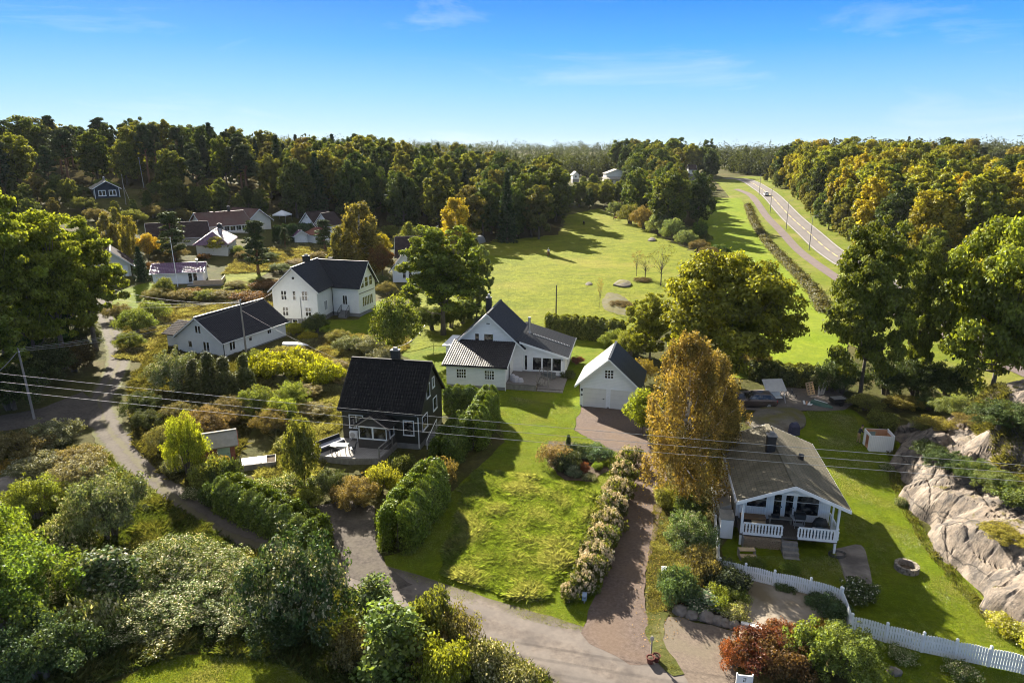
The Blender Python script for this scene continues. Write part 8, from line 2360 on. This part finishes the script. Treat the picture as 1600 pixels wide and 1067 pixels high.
for i, (k, px, R, H) in enumerate(BACK):
    c = {'A': (0.1, 0.105, 0.03), 'B': (0.12, 0.095, 0.045), 'R': (0.125, 0.06, 0.028), 'D': (0.065, 0.072, 0.026), 'W': (0.12, 0.13, 0.06)}[k]
    lb = {'A': 'green scrub bush on the slope among the far garden houses', 'B': 'dry brown scrub bush on the slope among the far garden houses', 'R': 'red heath bush on the knolls among the far garden houses', 'D': 'dark scrub bush on the slope among the far garden houses', 'W': 'pale scrub bush at the dark wood edge'}[k]
    bush(k, at(*px), R, H, jit(c, 0.2), lb, 'shrub', 'shrub', {'A': 'green scrub on the slope', 'B': 'brown scrub on the slope', 'R': 'red heath on the knolls', 'D': 'dark scrub on the slope', 'W': 'pale scrub on the slope'}[k])
# bushes along the pasture's right edge
for i, (px, R, H, c) in enumerate((((962, 337), 3.4, 5, GREYG), ((985, 350), 4.2, 6.5, OLIVE), ((1005, 358), 4.0, 7.5, (0.14, 0.1, 0.04)), ((1030, 368), 3.8, 6.5, GREYG), ((1052, 376), 3.6, 6.2, GREYG), ((1072, 384), 3.0, 4.2, GREYG), ((1092, 392), 2.6, 3, BROWN), ((1105, 402), 2.4, 2.8, BROWN),
                                   ((1112, 412), 2.4, 2.6, BROWN), ((1125, 400), 2.6, 2.8, DARK), ((1100, 378), 2.4, 2.4, OLIVE), ((1080, 372), 2.6, 3.4, OLIVE), ((1005, 440), 1.8, 0.8, BROWN), ((970, 478), 2.0, 0.8, BROWN))):
    lb = ['far', 'second far', 'russet', 'grey green', 'second grey green', 'third grey green', 'brown', 'second brown', 'third brown', 'dark', 'olive', 'second olive', '', ''][i]
    lb = (lb + ' bush in the bushy line between pasture and copse') if i < 12 else ('brown scrub around the bare saplings of the pasture' if i == 12 else 'brown scrub on the rocky pasture edge behind the hedge')
    bush('A' if i not in (2, 6, 7, 8, 12, 13) else 'B', at(*px), R, H, jit(c, 0.1), lb, 'shrub', 'shrub')

# ---- forest: individual trees
def inside(p, poly):
    x, y = p; r = False
    for i in range(len(poly)):
        (x1, y1), (x2, y2) = poly[i][:2], poly[i - 1][:2]
        if (y1 > y) != (y2 > y) and x < (x2 - x1) * (y - y1) / (y2 - y1) + x1: r = not r
    return r


def scatter(poly, sp, n, seed):
    r = random.Random(seed); out = []
    xs = [p[0] for p in poly]; ys = [p[1] for p in poly]
    for _ in range(n * 60):
        p = (r.uniform(min(xs), max(xs)), r.uniform(min(ys), max(ys)))
        if inside(p, poly) and all((p[0] - q[0]) ** 2 + (p[1] - q[1]) ** 2 > sp * sp for q in out):
            out.append(p)
            if len(out) >= n: break
    return out


KEEP = [(122, 282, 198, 312), (214, 256, 230, 292), (946, 264, 976, 277), (892, 267, 904, 278), (228, 332, 430, 400), (462, 318, 548, 380), (1076, 263, 1084, 268)]


def proj(p):
    q = np.array(p) - CAM; d = q @ FW
    return 800 + FPX * (q @ RT) / d, 533.5 - FPX * (q @ UP) / d, d


KEEPD = [190, 200, 366, 380, 150, 190, 396]


def blocks(p, H, R):
    z = float(gz(*p))
    x, yt, d = proj((p[0], p[1], z + H)); _, yb, _ = proj((p[0], p[1], z)); w = FPX * R / d
    return any(x + w > a[0] and x - w < a[2] and yt < a[3] and yb > a[1] and d < kd for a, kd in zip(KEEP, KEEPD))


def wood(poly, sp, n, seed, kinds, group, h=(0.85, 1.2), where=''):
    """kinds: list of (weight, protos, name, label, colours)"""
    pts = scatter(poly, sp, n, seed); r = random.Random(seed + 1)
    for p in pts:
        k = r.choices(kinds, [q[0] for q in kinds])[0]
        s = r.uniform(*h); w = s * r.uniform(0.85, 1.15)
        if blocks(p, 15 * s, 3.6 * w): continue
        plant_tree(r.choice(k[1]), (p[0], p[1], float(gz(*p))), k[2], k[3] + where, 'tree', jit(r.choice(k[4]), 0.16), w, s, r.random() * 6.28, k[3] + where)
    return len(pts)


NF = [at(-30, 330), at(60, 318), at(128, 306), at(195, 300), at(250, 304), at(310, 318), at(430, 336), at(540, 350), at(610, 356), at(700, 376), at(755, 386), at(872, 371)]
left_poly = [(NF[0][0], NF[0][1])] + [(p[0], p[1]) for p in NF[1:]] + [tuple(at(884, 345)[:2] + np.array([-2, 0])), tuple(at(890, 331)[:2] + np.array([-2, 0])), (-5, 400), (-120, 400), (-230, 330)]
front = [(p[0], p[1] + 3) for p in NF]
hY = hw[np.argsort(hw[:, 1])]
hxi = lambda Y: float(np.interp(Y, hY[:, 1], hY[:, 0]))
GREENS = [(0.06, 0.076, 0.016), (0.078, 0.086, 0.018), (0.05, 0.066, 0.016), (0.095, 0.092, 0.02), (0.11, 0.1, 0.022)]
OAKS = (5, FB, 'oak_tree', 'green broadleaf tree', GREENS)
DARKS = (3, FD, 'dark_tree', 'dark green dense tree', [(0.036, 0.05, 0.014), (0.046, 0.058, 0.015)])
AUT = (0.6, FA, 'autumn_tree', 'rust and ochre autumn tree', [(0.09, 0.08, 0.022), (0.078, 0.072, 0.022)])
PINES = (5, PINE, 'pine_tree', 'pine with a bare lower trunk', [(0.03, 0.04, 0.018), (0.036, 0.045, 0.02)])
SPR = (1, SPRUCE, 'spruce_tree', 'dark pointed spruce', [(0.018, 0.03, 0.013)])
lp1 = [p for p in left_poly]
hill_poly = [(NF[0][0] - 20, NF[0][1]), tuple(NF[1][:2]), tuple(NF[2][:2] + [0, 4]), tuple(NF[3][:2] + [0, 4]), tuple(NF[4][:2]), tuple(NF[5][:2]), (NF[6][0], NF[6][1]), (NF[6][0] - 12, 300), (-170, 300), (-215, 240)]
mid_poly = [tuple(p[:2]) for p in NF[6:]] + [tuple(at(886, 340)[:2] + [-2, 0]), (18, 330), (-20, 340), (-88, 320), (NF[6][0] - 8, 290)]
c1 = wood(hill_poly, 5.9, 120, 3, [(5, PINE, 'pine_tree', 'pine with a bare lower trunk', PINES[4]), (4, FB, 'oak_tree', 'green broadleaf tree', GREENS), (1.5, FD, 'dark_tree', 'dark green dense tree', DARKS[4]), (0.5, FA, 'autumn_tree', 'rust and ochre autumn tree', AUT[4]), (0.8, SPRUCE, 'spruce_tree', 'dark pointed spruce', SPR[4])], 'hill', (0.8, 1.12), ' on the wooded hill around the blue cabin')
edge_poly = [tuple(at(*p)[:2]) for p in ((-60, 372), (30, 352), (120, 336), (150, 352), (215, 352), (240, 330), (300, 336), (420, 342), (430, 334), (310, 314), (250, 302), (215, 298), (195, 318), (130, 318), (60, 312), (-60, 320))]
c9 = wood(edge_poly, 4.6, 46, 21, [(4, FB, 'oak_tree', 'bushy young broadleaf tree', [(0.085, 0.09, 0.025), (0.07, 0.08, 0.024)]), (1.2, FA, 'autumn_tree', 'bushy ochre young tree', [(0.1, 0.085, 0.028)]), (2, FD, 'dark_tree', 'bushy dark young tree', DARKS[4])], 'hilledge', (0.28, 0.55), ' on the slope below the blue cabin wood')
c2 = wood(mid_poly, 5.4, 130, 5, [OAKS, (4, FD, 'dark_tree', 'dark green dense tree', DARKS[4]), AUT, (0.9, SPRUCE, 'spruce_tree', 'dark pointed spruce', SPR[4]), (0.8, PINE, 'pine_tree', 'pine with a bare lower trunk', PINES[4])], 'mid', (0.9, 1.3), ' in the dark wood left of the pasture')
cop = [tuple(at(*p)[:2]) for p in ((958, 329), (990, 346), (1030, 362), (1070, 374), (1092, 362), (1090, 338), (1098, 312))] + [(100, 395), (62, 400)]
c3 = wood(cop, 5.0, 60, 8, [(4, FB, 'oak_tree', 'green broadleaf tree', GREENS), (3, FD, 'dark_tree', 'dark green dense tree', DARKS[4]), (0.8, FA, 'autumn_tree', 'rust and ochre autumn tree', AUT[4])], 'copse', (1.0, 1.4), ' in the copse between pasture and meadow')
far = [tuple(at(*p)[:2]) for p in ((878, 330), (960, 326))] + [(58, 350), (12, 352)]
c4 = wood(far, 7, 14, 9, [(3, FB, 'oak_tree', 'yellow green broadleaf tree', [(0.11, 0.12, 0.02), (0.08, 0.1, 0.02)]), (1, FD, 'dark_tree', 'dark green dense tree', DARKS[4])], 'farend', (0.5, 0.75), ' at the far end of the pasture')
hx = lambda Y: float(np.interp(Y, hw[::-1, 1], hw[::-1, 0]))
strip_end = [(95, 420), (hxi(410) - 12, 418), (hxi(440) - 14, 470), (105, 480)]
c5 = wood([(82, 398), (hxi(400) - 9, 400), (hxi(470) - 11, 478), (66, 482)], 6, 34, 12, [(3, FB, 'oak_tree', 'green broadleaf tree', GREENS), (2, FD, 'dark_tree', 'dark green dense tree', DARKS[4])], 'bend', (1.0, 1.5), ' at the highway bend')
YEL = [(0.19, 0.15, 0.012), (0.15, 0.135, 0.013), (0.11, 0.11, 0.014)]
right_poly = [(hxi(Y) + 13, Y) for Y in (112, 140, 170, 200, 240, 280, 320, 360, 400)] + [(230, 420), (240, 330), (215, 240), (175, 150), (140, 112)]
right_front = [(hxi(Y) + 11, Y) for Y in (150, 180, 210, 250, 300, 340, 380)] + [(hxi(380) + 45, 380), (hxi(300) + 55, 300), (hxi(210) + 60, 210), (hxi(150) + 60, 150)]
c6 = wood(right_front, 5.6, 120, 14, [(3.0, FB, 'oak_tree', 'yellow green broadleaf tree', [(0.1, 0.105, 0.018), (0.13, 0.13, 0.018)]), (3.6, FY, 'autumn_tree', 'golden yellow autumn tree', YEL), (1.2, FD, 'dark_tree', 'dark green dense tree', DARKS[4])], 'right', (0.95, 1.35), ' in the autumn wood beyond the highway')
rb = [(hxi(Y) + 58, Y) for Y in (130, 180, 240, 300, 380)] + [(330, 400), (300, 300), (240, 200), (200, 140)]
c7 = wood(rb, 10, 44, 15, [(3, FB, 'oak_tree', 'green broadleaf tree', GREENS), (1.6, FY, 'autumn_tree', 'golden yellow autumn tree', [(0.12, 0.1, 0.02)]), (3, PINE, 'pine_tree', 'pine with a bare lower trunk', PINES[4])], 'rightback', (0.85, 1.15), ' on the rising ground behind the autumn wood')
c10 = wood([(hxi(Y) + 7.0, Y) for Y in (150, 190, 230, 280, 330, 380)] + [(hxi(Y) + 15, Y) for Y in (380, 330, 280, 230, 190, 150)], 3.6, 56, 31, [(3, FB, 'oak_tree', 'bushy young broadleaf tree', GREENS), (1.5, FY, 'autumn_tree', 'bushy yellowing young tree', YEL)], 'hwedge', (0.25, 0.65), ' on the bank right of the highway')
c8 = wood([(78, 104), (hxi(118) + 40, 104), (hxi(140) + 34, 150), (hxi(140) + 10, 142)], 7.5, 12, 16, [(2, FB, 'oak_tree', 'green broadleaf tree', GREENS), (2, FY, 'autumn_tree', 'golden yellow autumn tree', YEL)], 'rightnear', (0.6, 0.85), ' beside the near stretch of the highway')
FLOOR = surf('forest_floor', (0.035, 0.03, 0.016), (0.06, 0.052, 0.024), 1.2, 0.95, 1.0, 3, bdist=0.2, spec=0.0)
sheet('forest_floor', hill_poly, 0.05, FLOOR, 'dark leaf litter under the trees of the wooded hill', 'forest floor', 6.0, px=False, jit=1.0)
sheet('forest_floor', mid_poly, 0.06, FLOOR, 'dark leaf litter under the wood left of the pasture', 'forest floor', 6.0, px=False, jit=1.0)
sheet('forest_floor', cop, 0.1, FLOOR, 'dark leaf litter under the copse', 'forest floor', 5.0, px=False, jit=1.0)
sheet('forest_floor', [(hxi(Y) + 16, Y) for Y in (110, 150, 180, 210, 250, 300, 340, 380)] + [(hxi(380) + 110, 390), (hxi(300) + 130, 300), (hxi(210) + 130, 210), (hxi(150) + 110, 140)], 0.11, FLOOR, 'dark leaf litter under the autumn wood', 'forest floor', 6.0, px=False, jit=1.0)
print('woods', c1, c2, c3, c4, c5, c6, c7, c8)

# ---- distant woods: one mass
def distant(name, pts, size, nleaf, seed, col, label, conif=0.1):
    rg = np.random.default_rng(seed)
    pts = np.array(pts); n = len(pts)
    H = size * (0.5 + 0.5 * rg.random(n) + 0.3 * (rg.random(n) > 0.92)) * np.array([0.95 + 0.55 * mnoise.noise(Vector((a / 45, b / 70, 1.0))) for a, b in pts]); con = rg.random(n) < conif
    idx = np.repeat(np.arange(n), nleaf); m = len(idx)
    t = rg.random(m)
    a = rg.random(m) * 6.283
    rr = np.where(con[idx], (1 - t) ** 0.8 * 0.2 + 0.02, 0.5 * np.sqrt(np.clip(1 - (1.75 * t - 0.72) ** 2, 0.0, 1))) * H[idx] * np.sqrt(0.35 + 0.65 * rg.random(m)) * (1 + 0.25 * np.sin(a * 3 + idx))
    p = np.stack([pts[idx, 0] + rr * np.cos(a), pts[idx, 1] + rr * np.sin(a), gz(pts[idx, 0], pts[idx, 1]) + H[idx] * (0.06 + 0.94 * t)], -1)
    nr = unit(np.stack([np.cos(a), np.sin(a), 0.5 + 0 * a], -1) * 0.6 + rg.normal(size=(m, 3)) * 0.5)
    V = leaf_quads(rg, p, nr, size * 0.062 * (0.7 + 0.6 * rg.random(m)) * (1.05 - 0.45 * t), 0.7)
    tone = 0.4 + 0.16 * rg.normal(size=m) + 0.25 * (rg.random(n)[idx] - 0.5); hue = rg.random(n)[idx] * 0.9
    me = fastmesh(name, V, 4, tone, hue, LEAFD)
    o = link(bpy.data.objects.new(name, me)); o.color = rgba(col)
    return tag(o, label, 'forest', kind='stuff')


rg_ = random.Random(77)
P1_ = []
while len(P1_) < 1900:
    y = rg_.uniform(300, 620); x = rg_.uniform(-0.85, 0.85) * y + rg_.uniform(-30, 30)
    if inside((x, y), mid_poly) or inside((x, y), hill_poly) or inside((x, y), rb) or inside((x, y), right_front) or inside((x, y), cop) or inside((x, y), far): continue
    if y < 420 and -2 < x < hxi(min(y, 418)) + 14: continue
    if y < 520 and hxi(min(y, 470)) - 40 < x < hxi(min(y, 470)) + 16: continue
    if 30 < x < 100 and y < 395: continue
    if x > 0 and x < 105 and y > 335 and y < 430 and abs(x / y - (965 - 800) / 1067) < 0.03: continue
    P1_.append((x, y))
distant('near_forest', P1_, 12.5, 330, 5, (0.05, 0.06, 0.018), 'mixed woods stretching behind the pasture and the hills')
P2_ = []
while len(P2_) < 3800:
    y = rg_.uniform(600, 1500) ; x = rg_.uniform(-0.9, 0.9) * y
    P2_.append((x, y))
distant('distant_forest', P2_, 16.0, 70, 6, (0.048, 0.058, 0.026), 'far wooded ridges along the horizon', 0.12)

# ---- grass that stands up
def blades(name, poly, n, seed, h, w, col, label, lean=0.55, patch=0.5, mat=GRASSB, kind='stuff', cat='grass', zf=None):
    rg = np.random.default_rng(seed)
    xs = np.array([p[0] for p in poly]); ys = np.array([p[1] for p in poly])
    p = np.stack([rg.uniform(xs.min(), xs.max(), n * 3), rg.uniform(ys.min(), ys.max(), n * 3)], -1)
    ins = np.zeros(len(p), bool)
    for i in range(len(poly)):
        x1, y1 = poly[i][:2]; x2, y2 = poly[i - 1][:2]
        c = ((y1 > p[:, 1]) != (y2 > p[:, 1])) & (p[:, 0] < (x2 - x1) * (p[:, 1] - y1) / (y2 - y1 + 1e-9) + x1)
        ins ^= c
    p = p[ins][:n]; n = len(p)
    q = np.array([(mnoise.noise(Vector((a * patch, b * patch, 0.0))), mnoise.noise(Vector((a * patch * 0.8, b * patch * 0.8, 9.0))), mnoise.noise(Vector((a * 1.9, b * 1.9, 5.0)))) for a, b in p])
    hh = h * (0.55 + 0.5 * rg.random(n) + 0.75 * q[:, 0] + 0.5 * q[:, 2])
    hh = np.maximum(hh, h * 0.35)
    ang = 2.2 + 4.0 * q[:, 1] + 1.1 * rg.normal(size=n)
    le = np.clip(lean + 0.5 * q[:, 2] + 0.22 * rg.normal(size=n), 0.05, 1.3)
    d = np.stack([np.cos(ang) * le, np.sin(ang) * le, np.ones(n)], -1); d = unit(d) * hh[:, None]
    side = rg.random(n) * 6.283; s = np.stack([np.cos(side), np.sin(side), 0 * side], -1) * (w * (0.7 + 0.6 * rg.random(n)))[:, None]
    b = np.stack([p[:, 0], p[:, 1], (gz(p[:, 0], p[:, 1]) if zf is None else zf(p)) + 0.02], -1)
    mid = b + d * 0.6; tip = b + d + np.stack([np.cos(ang), np.sin(ang), -0.6 + 0 * ang], -1) * (hh * 0.35 * le)[:, None]
    V = np.stack([b - s, b + s, mid + s * 0.8, tip], 1)
    V[:, 3] = tip
    tone = 0.4 + 0.2 * rg.normal(size=n) + 0.25 * q[:, 2]; hue = 0.5 + 0.9 * q[:, 0] + 0.2 * rg.normal(size=n)
    me = fastmesh(name, V.reshape(-1, 3), 4, tone, hue, mat)
    o = link(bpy.data.objects.new(name, me)); o.color = rgba(col)
    return tag(o, label, cat, kind=kind)


tuft = [tuple(at(*p)[:2]) for p in ((745, 738), (800, 742), (850, 750), (900, 762), (932, 770), (925, 800), (905, 850), (880, 895), (850, 942), (800, 935), (730, 915), (690, 898), (700, 860), (720, 810), (722, 770))]
blades('tall_grass', tuft, 115000, 3, 0.46, 0.014, (0.15, 0.21, 0.035), 'patch of long unmown grass in the middle of the front lawn', 0.75)
rough = [tuple(at(*p)[:2]) for p in ((385, 610), (520, 560), (620, 520), (560, 600), (530, 680), (500, 745), (430, 800), (380, 780), (430, 690))]
blades('weeds', rough, 60000, 4, 0.45, 0.02, (0.125, 0.12, 0.035), 'long weeds in the overgrown garden left of the dark house', 0.5)
bank = [tuple(at(*p)[:2]) for p in ((-40, 700), (150, 700), (240, 770), (330, 830), (450, 890), (560, 925), (650, 960), (760, 1010), (860, 1060), (880, 1110), (560, 1110), (440, 1040), (300, 1020), (120, 1080), (-60, 1100))]
blades('undergrowth', bank, 130000, 5, 0.5, 0.02, (0.065, 0.09, 0.02), 'weeds and undergrowth on the bank below the gravel lane', 0.55, mat=GRASSW)
garden = [tuple(at(*p)[:2]) for p in ((200, 600), (260, 520), (420, 560), (420, 620), (380, 700), (330, 780), (260, 750), (210, 700))]
blades('undergrowth', garden, 60000, 6, 0.6, 0.024, (0.09, 0.085, 0.03), 'weeds between the junipers and the small shed', 0.6, mat=GRASSW)
heath = [tuple(at(*p)[:2]) for p in ((180, 560), (200, 500), (240, 450), (360, 455), (420, 440), (430, 480), (330, 490), (250, 540), (240, 570))]
blades('heath', heath, 45000, 21, 0.5, 0.03, (0.12, 0.1, 0.035), 'dry heath and weeds behind the low white house', 0.6)
knoll = [tuple(at(*p)[:2]) for p in ((345, 430), (380, 395), (470, 382), (560, 385), (570, 405), (480, 415), (420, 425))]
blades('heath', knoll, 45000, 22, 0.5, 0.04, (0.14, 0.115, 0.04), 'dry grass on the rocky knoll behind the tall villa', 0.6)
behind = [tuple(at(*p)[:2]) for p in ((440, 540), (520, 525), (640, 520), (640, 545), (560, 590), (520, 600), (400, 560))]
blades('heath', behind, 45000, 23, 0.4, 0.025, (0.135, 0.11, 0.04), 'dry grass garden between the golden shrubs and the villa', 0.6)
rim = [(float(np.interp(y, EY, EX)) + o_, y) for o_, ys_ in ((-0.75, np.arange(26, 64, 1.0)), (0.15, np.arange(63, 25, -1.0))) for y in ys_]
blades('weeds', rim, 16000, 31, 0.32, 0.018, (0.11, 0.12, 0.03), 'weeds and dry grass along the foot of the bare rock', 0.5, 0.9, GRASSW)
zr = lambda p: np.array([float(gz(a, b)) + max(-0.3, rock_h(a, b)) for a, b in p])
ledge = [(float(np.interp(y, EY, EX)) + o_, y) for o_, ys_ in ((5.6, np.arange(40, 58, 1.0)), (8.2, np.arange(57, 39, -1.0))) for y in ys_]
blades('heath', ledge, 14000, 32, 0.4, 0.022, (0.1, 0.1, 0.03), 'grass and heather on the ledge of the bare rock', 0.6, 0.8, GRASSW, zf=zr)
cresth = [(float(np.interp(y, EY, EX)) + o_, y) for o_, ys_ in ((10.4, np.arange(28, 60, 1.0)), (16.5, np.arange(59, 27, -1.0))) for y in ys_]
blades('heath', cresth, 26000, 33, 0.45, 0.026, (0.12, 0.1, 0.035), 'dry grass and heather behind the crest of the bare rock', 0.6, 0.6, GRASSW, zf=zr)
edgeg = [tuple(at(*p)[:2]) for p in ((1022, 760), (1042, 750), (1100, 790), (1115, 880), (1085, 930), (1040, 955), (1012, 965), (1010, 890), (1020, 830))]
blades('rough_grass', edgeg, 26000, 7, 0.16, 0.014, (0.15, 0.14, 0.03), 'leaf strewn grass strip beside the red drive below the birches', 0.6)
lawn_a = [tuple(at(*p)[:2]) for p in ((735, 640), (775, 640), (800, 620), (905, 640), (895, 672), (948, 702), (985, 712), (980, 760), (955, 870), (925, 955), (908, 988), (850, 976), (760, 953), (660, 917), (604, 890), (602, 872), (660, 850), (700, 775), (790, 690))]
blades('short_grass', lawn_a, 170000, 11, 0.075, 0.012, (0.16, 0.215, 0.009), 'mown grass blades of the front lawn', 0.6, 0.35)
lawn_c = [tuple(at(*p)[:2]) for p in ((1260, 642), (1330, 640), (1360, 700), (1402, 735), (1425, 800), (1478, 870), (1560, 965), (1640, 1010), (1640, 1110), (1340, 1110), (1310, 1010), (1300, 935), (1130, 900), (1125, 870), (1330, 868), (1300, 740))]
blades('short_grass', lawn_c, 150000, 12, 0.075, 0.012, (0.145, 0.2, 0.009), 'mown grass blades of the cabin lawn', 0.6, 0.35)
lawn_n = [tuple(at(*p)[:2]) for p in ((60, 1110), (200, 1058), (240, 1028), (350, 1018), (430, 1028), (480, 1058), (560, 1110))]
blades('short_grass', lawn_n, 30000, 13, 0.1, 0.014, (0.175, 0.21, 0.014), 'grass blades of the near lawn strip', 0.6, 0.35)
strip2 = [tuple(at(*p)[:2]) for p in ((1012, 965), (1030, 965), (1034, 1000), (1062, 1050), (1052, 1056), (1018, 1028))]
sheet('grass_strip', [(1008, 955), (1040, 958), (1034, 1000), (1064, 1052), (1050, 1058), (1016, 1032)], 0.075, G_TUFT, 'thin grass strip between the red drive and the gravel bay', 'grass strip', 0.6)
blades('rough_grass', strip2, 2500, 8, 0.1, 0.012, (0.14, 0.13, 0.03), 'short grass between the two gravel drives', 0.5)
sheet('soil_bed', [(1040, 900), (1090, 900), (1165, 910), (1157, 985), (1085, 965), (1040, 950)], 0.055, SOIL, 'dark soil of the flower bed behind the boulders', 'flower bed', 0.7)
sheet('soil_bed', [(855, 690), (885, 690), (950, 705), (952, 735), (925, 752), (885, 752), (858, 728)], 0.065, SOIL, 'dark soil of the flower bed in the front lawn', 'flower bed', 0.7)
rg_ = np.random.default_rng(9)
lv = [tuple(at(*p)[:2]) for p in ((985, 690), (1045, 690), (1110, 780), (1110, 940), (1020, 1030), (985, 1000), (1000, 850), (990, 760))]
pts_ = np.array(scatter(lv, 0.05, 1500, 33)); nl = len(pts_)
nn = unit(rg_.normal(size=(nl, 3)) * 0.25 + np.array([0, 0, 1]))
V = leaf_quads(rg_, np.stack([pts_[:, 0], pts_[:, 1], gz(pts_[:, 0], pts_[:, 1]) + 0.085], -1), nn, 0.045 * (0.7 + 0.6 * rg_.random(nl)))
o = link(bpy.data.objects.new('fallen_leaves', fastmesh('fallen_leaves', V, 4, rg_.random(nl), rg_.random(nl), LEAFA))); o.color = rgba((0.3, 0.18, 0.05))
tag(o, 'fallen golden birch leaves on the drive and its grass edge', 'fallen leaves', kind='stuff')

# ---- thin air between the viewer and the far woods
hzm = bpy.data.materials.new('haze_air'); hzm.use_nodes = True; hn = hzm.node_tree; hn.nodes.clear()
ho = hn.nodes.new('ShaderNodeOutputMaterial'); hv = hn.nodes.new('ShaderNodeVolumePrincipled'); hn.links.new(hv.outputs[0], ho.inputs['Volume'])
hv.inputs['Color'].default_value = (0.86, 0.92, 1.0, 1); hv.inputs['Density'].default_value = 0.000035; hv.inputs['Anisotropy'].default_value = 0.0
zlo = float(GZ.min()) - 1.0
tag(MB().box(-3300, 3300, -500, 3300, zlo, 62.0).build('haze', hzm), 'thin pale haze over the whole valley', 'haze', kind='stuff')

# ================================================================== LIGHT, SKY, CAMERA
SUN_EL = RAD(27); SUN_AZ = math.atan2(-0.42, 0.91)   # azimuth measured from +y towards +x
sd_ = Vector((math.sin(SUN_AZ) * math.cos(SUN_EL), math.cos(SUN_AZ) * math.cos(SUN_EL), math.sin(SUN_EL)))
sl = bpy.data.lights.new('sun', 'SUN'); sl.energy = 5.0; sl.angle = RAD(0.5); sl.color = (1.0, 0.92, 0.78)
so = bpy.data.objects.new('sun', sl); COL.objects.link(so); so.rotation_euler = sd_.to_track_quat('Z', 'Y').to_euler()
so.location = (-40, 90, 80)
W = bpy.data.worlds.new('World'); scene.world = W; W.use_nodes = True
nt = W.node_tree; nt.nodes.clear(); N = nt.nodes; L = nt.links
out = N.new('ShaderNodeOutputWorld'); bg = N.new('ShaderNodeBackground'); L.new(bg.outputs[0], out.inputs[0])
sky = N.new('ShaderNodeTexSky'); sky.sky_type = 'NISHITA'; sky.sun_disc = False; sky.sun_elevation = SUN_EL; sky.sun_rotation = SUN_AZ
sky.air_density = 1.0; sky.dust_density = 0.2; sky.ozone_density = 3.0; sky.altitude = 30
tc = N.new('ShaderNodeTexCoord'); sx = N.new('ShaderNodeSeparateXYZ'); L.new(tc.outputs['Generated'], sx.inputs[0])
rp = N.new('ShaderNodeValToRGB'); L.new(sx.outputs[2], rp.inputs[0])
els = rp.color_ramp.elements
stops = [(0.0, (0.52, 0.75, 0.93)), (0.03, (0.4, 0.69, 0.95)), (0.08, (0.23, 0.57, 0.96)), (0.135, (0.06, 0.4, 0.96)), (0.185, (0.012, 0.27, 0.92)), (0.26, (0.05, 0.27, 0.82)), (0.45, (0.42, 0.47, 0.58)), (1.0, (0.7, 0.7, 0.72))]  # stops above the view are whitened to serve as added fill light
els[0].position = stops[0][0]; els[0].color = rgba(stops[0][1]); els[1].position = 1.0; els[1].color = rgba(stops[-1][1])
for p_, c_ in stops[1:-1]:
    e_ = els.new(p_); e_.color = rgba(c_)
# thin cirrus
mp = N.new('ShaderNodeMapping'); mp.inputs['Scale'].default_value = (1.0, 1.0, 5.0); mp.inputs['Rotation'].default_value = (0, RAD(8), RAD(11)); L.new(tc.outputs['Generated'], mp.inputs[0])
cn = N.new('ShaderNodeTexNoise'); cn.inputs['Scale'].default_value = 3.2; cn.inputs['Detail'].default_value = 9; cn.inputs['Roughness'].default_value = 0.62; cn.inputs['Distortion'].default_value = 0.6; L.new(mp.outputs[0], cn.inputs['Vector'])
cm = N.new('ShaderNodeMapRange'); cm.inputs[1].default_value = 0.56; cm.inputs[2].default_value = 0.82; cm.inputs[4].default_value = 0.45; L.new(cn.outputs['Fac'], cm.inputs[0])
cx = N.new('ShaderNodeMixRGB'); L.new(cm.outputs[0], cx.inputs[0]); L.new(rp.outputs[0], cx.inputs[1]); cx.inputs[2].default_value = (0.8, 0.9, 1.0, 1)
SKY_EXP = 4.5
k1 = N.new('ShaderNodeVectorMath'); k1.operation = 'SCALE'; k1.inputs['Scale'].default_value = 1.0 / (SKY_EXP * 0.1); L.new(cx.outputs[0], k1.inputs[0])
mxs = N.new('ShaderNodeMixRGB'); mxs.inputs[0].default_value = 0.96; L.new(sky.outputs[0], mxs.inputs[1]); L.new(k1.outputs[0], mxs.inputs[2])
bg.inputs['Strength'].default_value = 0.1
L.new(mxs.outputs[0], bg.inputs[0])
scene.view_settings.view_transform = 'Standard'; scene.view_settings.look = 'None'; scene.view_settings.gamma = 1.0
scene.view_settings.exposure = 2.2
cam = bpy.data.cameras.new('camera'); co = bpy.data.objects.new('camera', cam); COL.objects.link(co)
co.location = CAM; co.rotation_euler = (RAD(90) - TILT, 0, 0)
cam.sensor_width = 36; cam.lens = 36 * FPX / 1600; cam.clip_start = 0.5; cam.clip_end = 6000
scene.camera = co
scene.render.engine = 'CYCLES'
scene.cycles.pixel_filter_type = 'BLACKMAN_HARRIS'; scene.cycles.filter_width = 1.05
scene.cycles.max_bounces = 6; scene.cycles.diffuse_bounces = 3; scene.cycles.glossy_bounces = 2; scene.cycles.transmission_bounces = 3; scene.cycles.transparent_max_bounces = 4
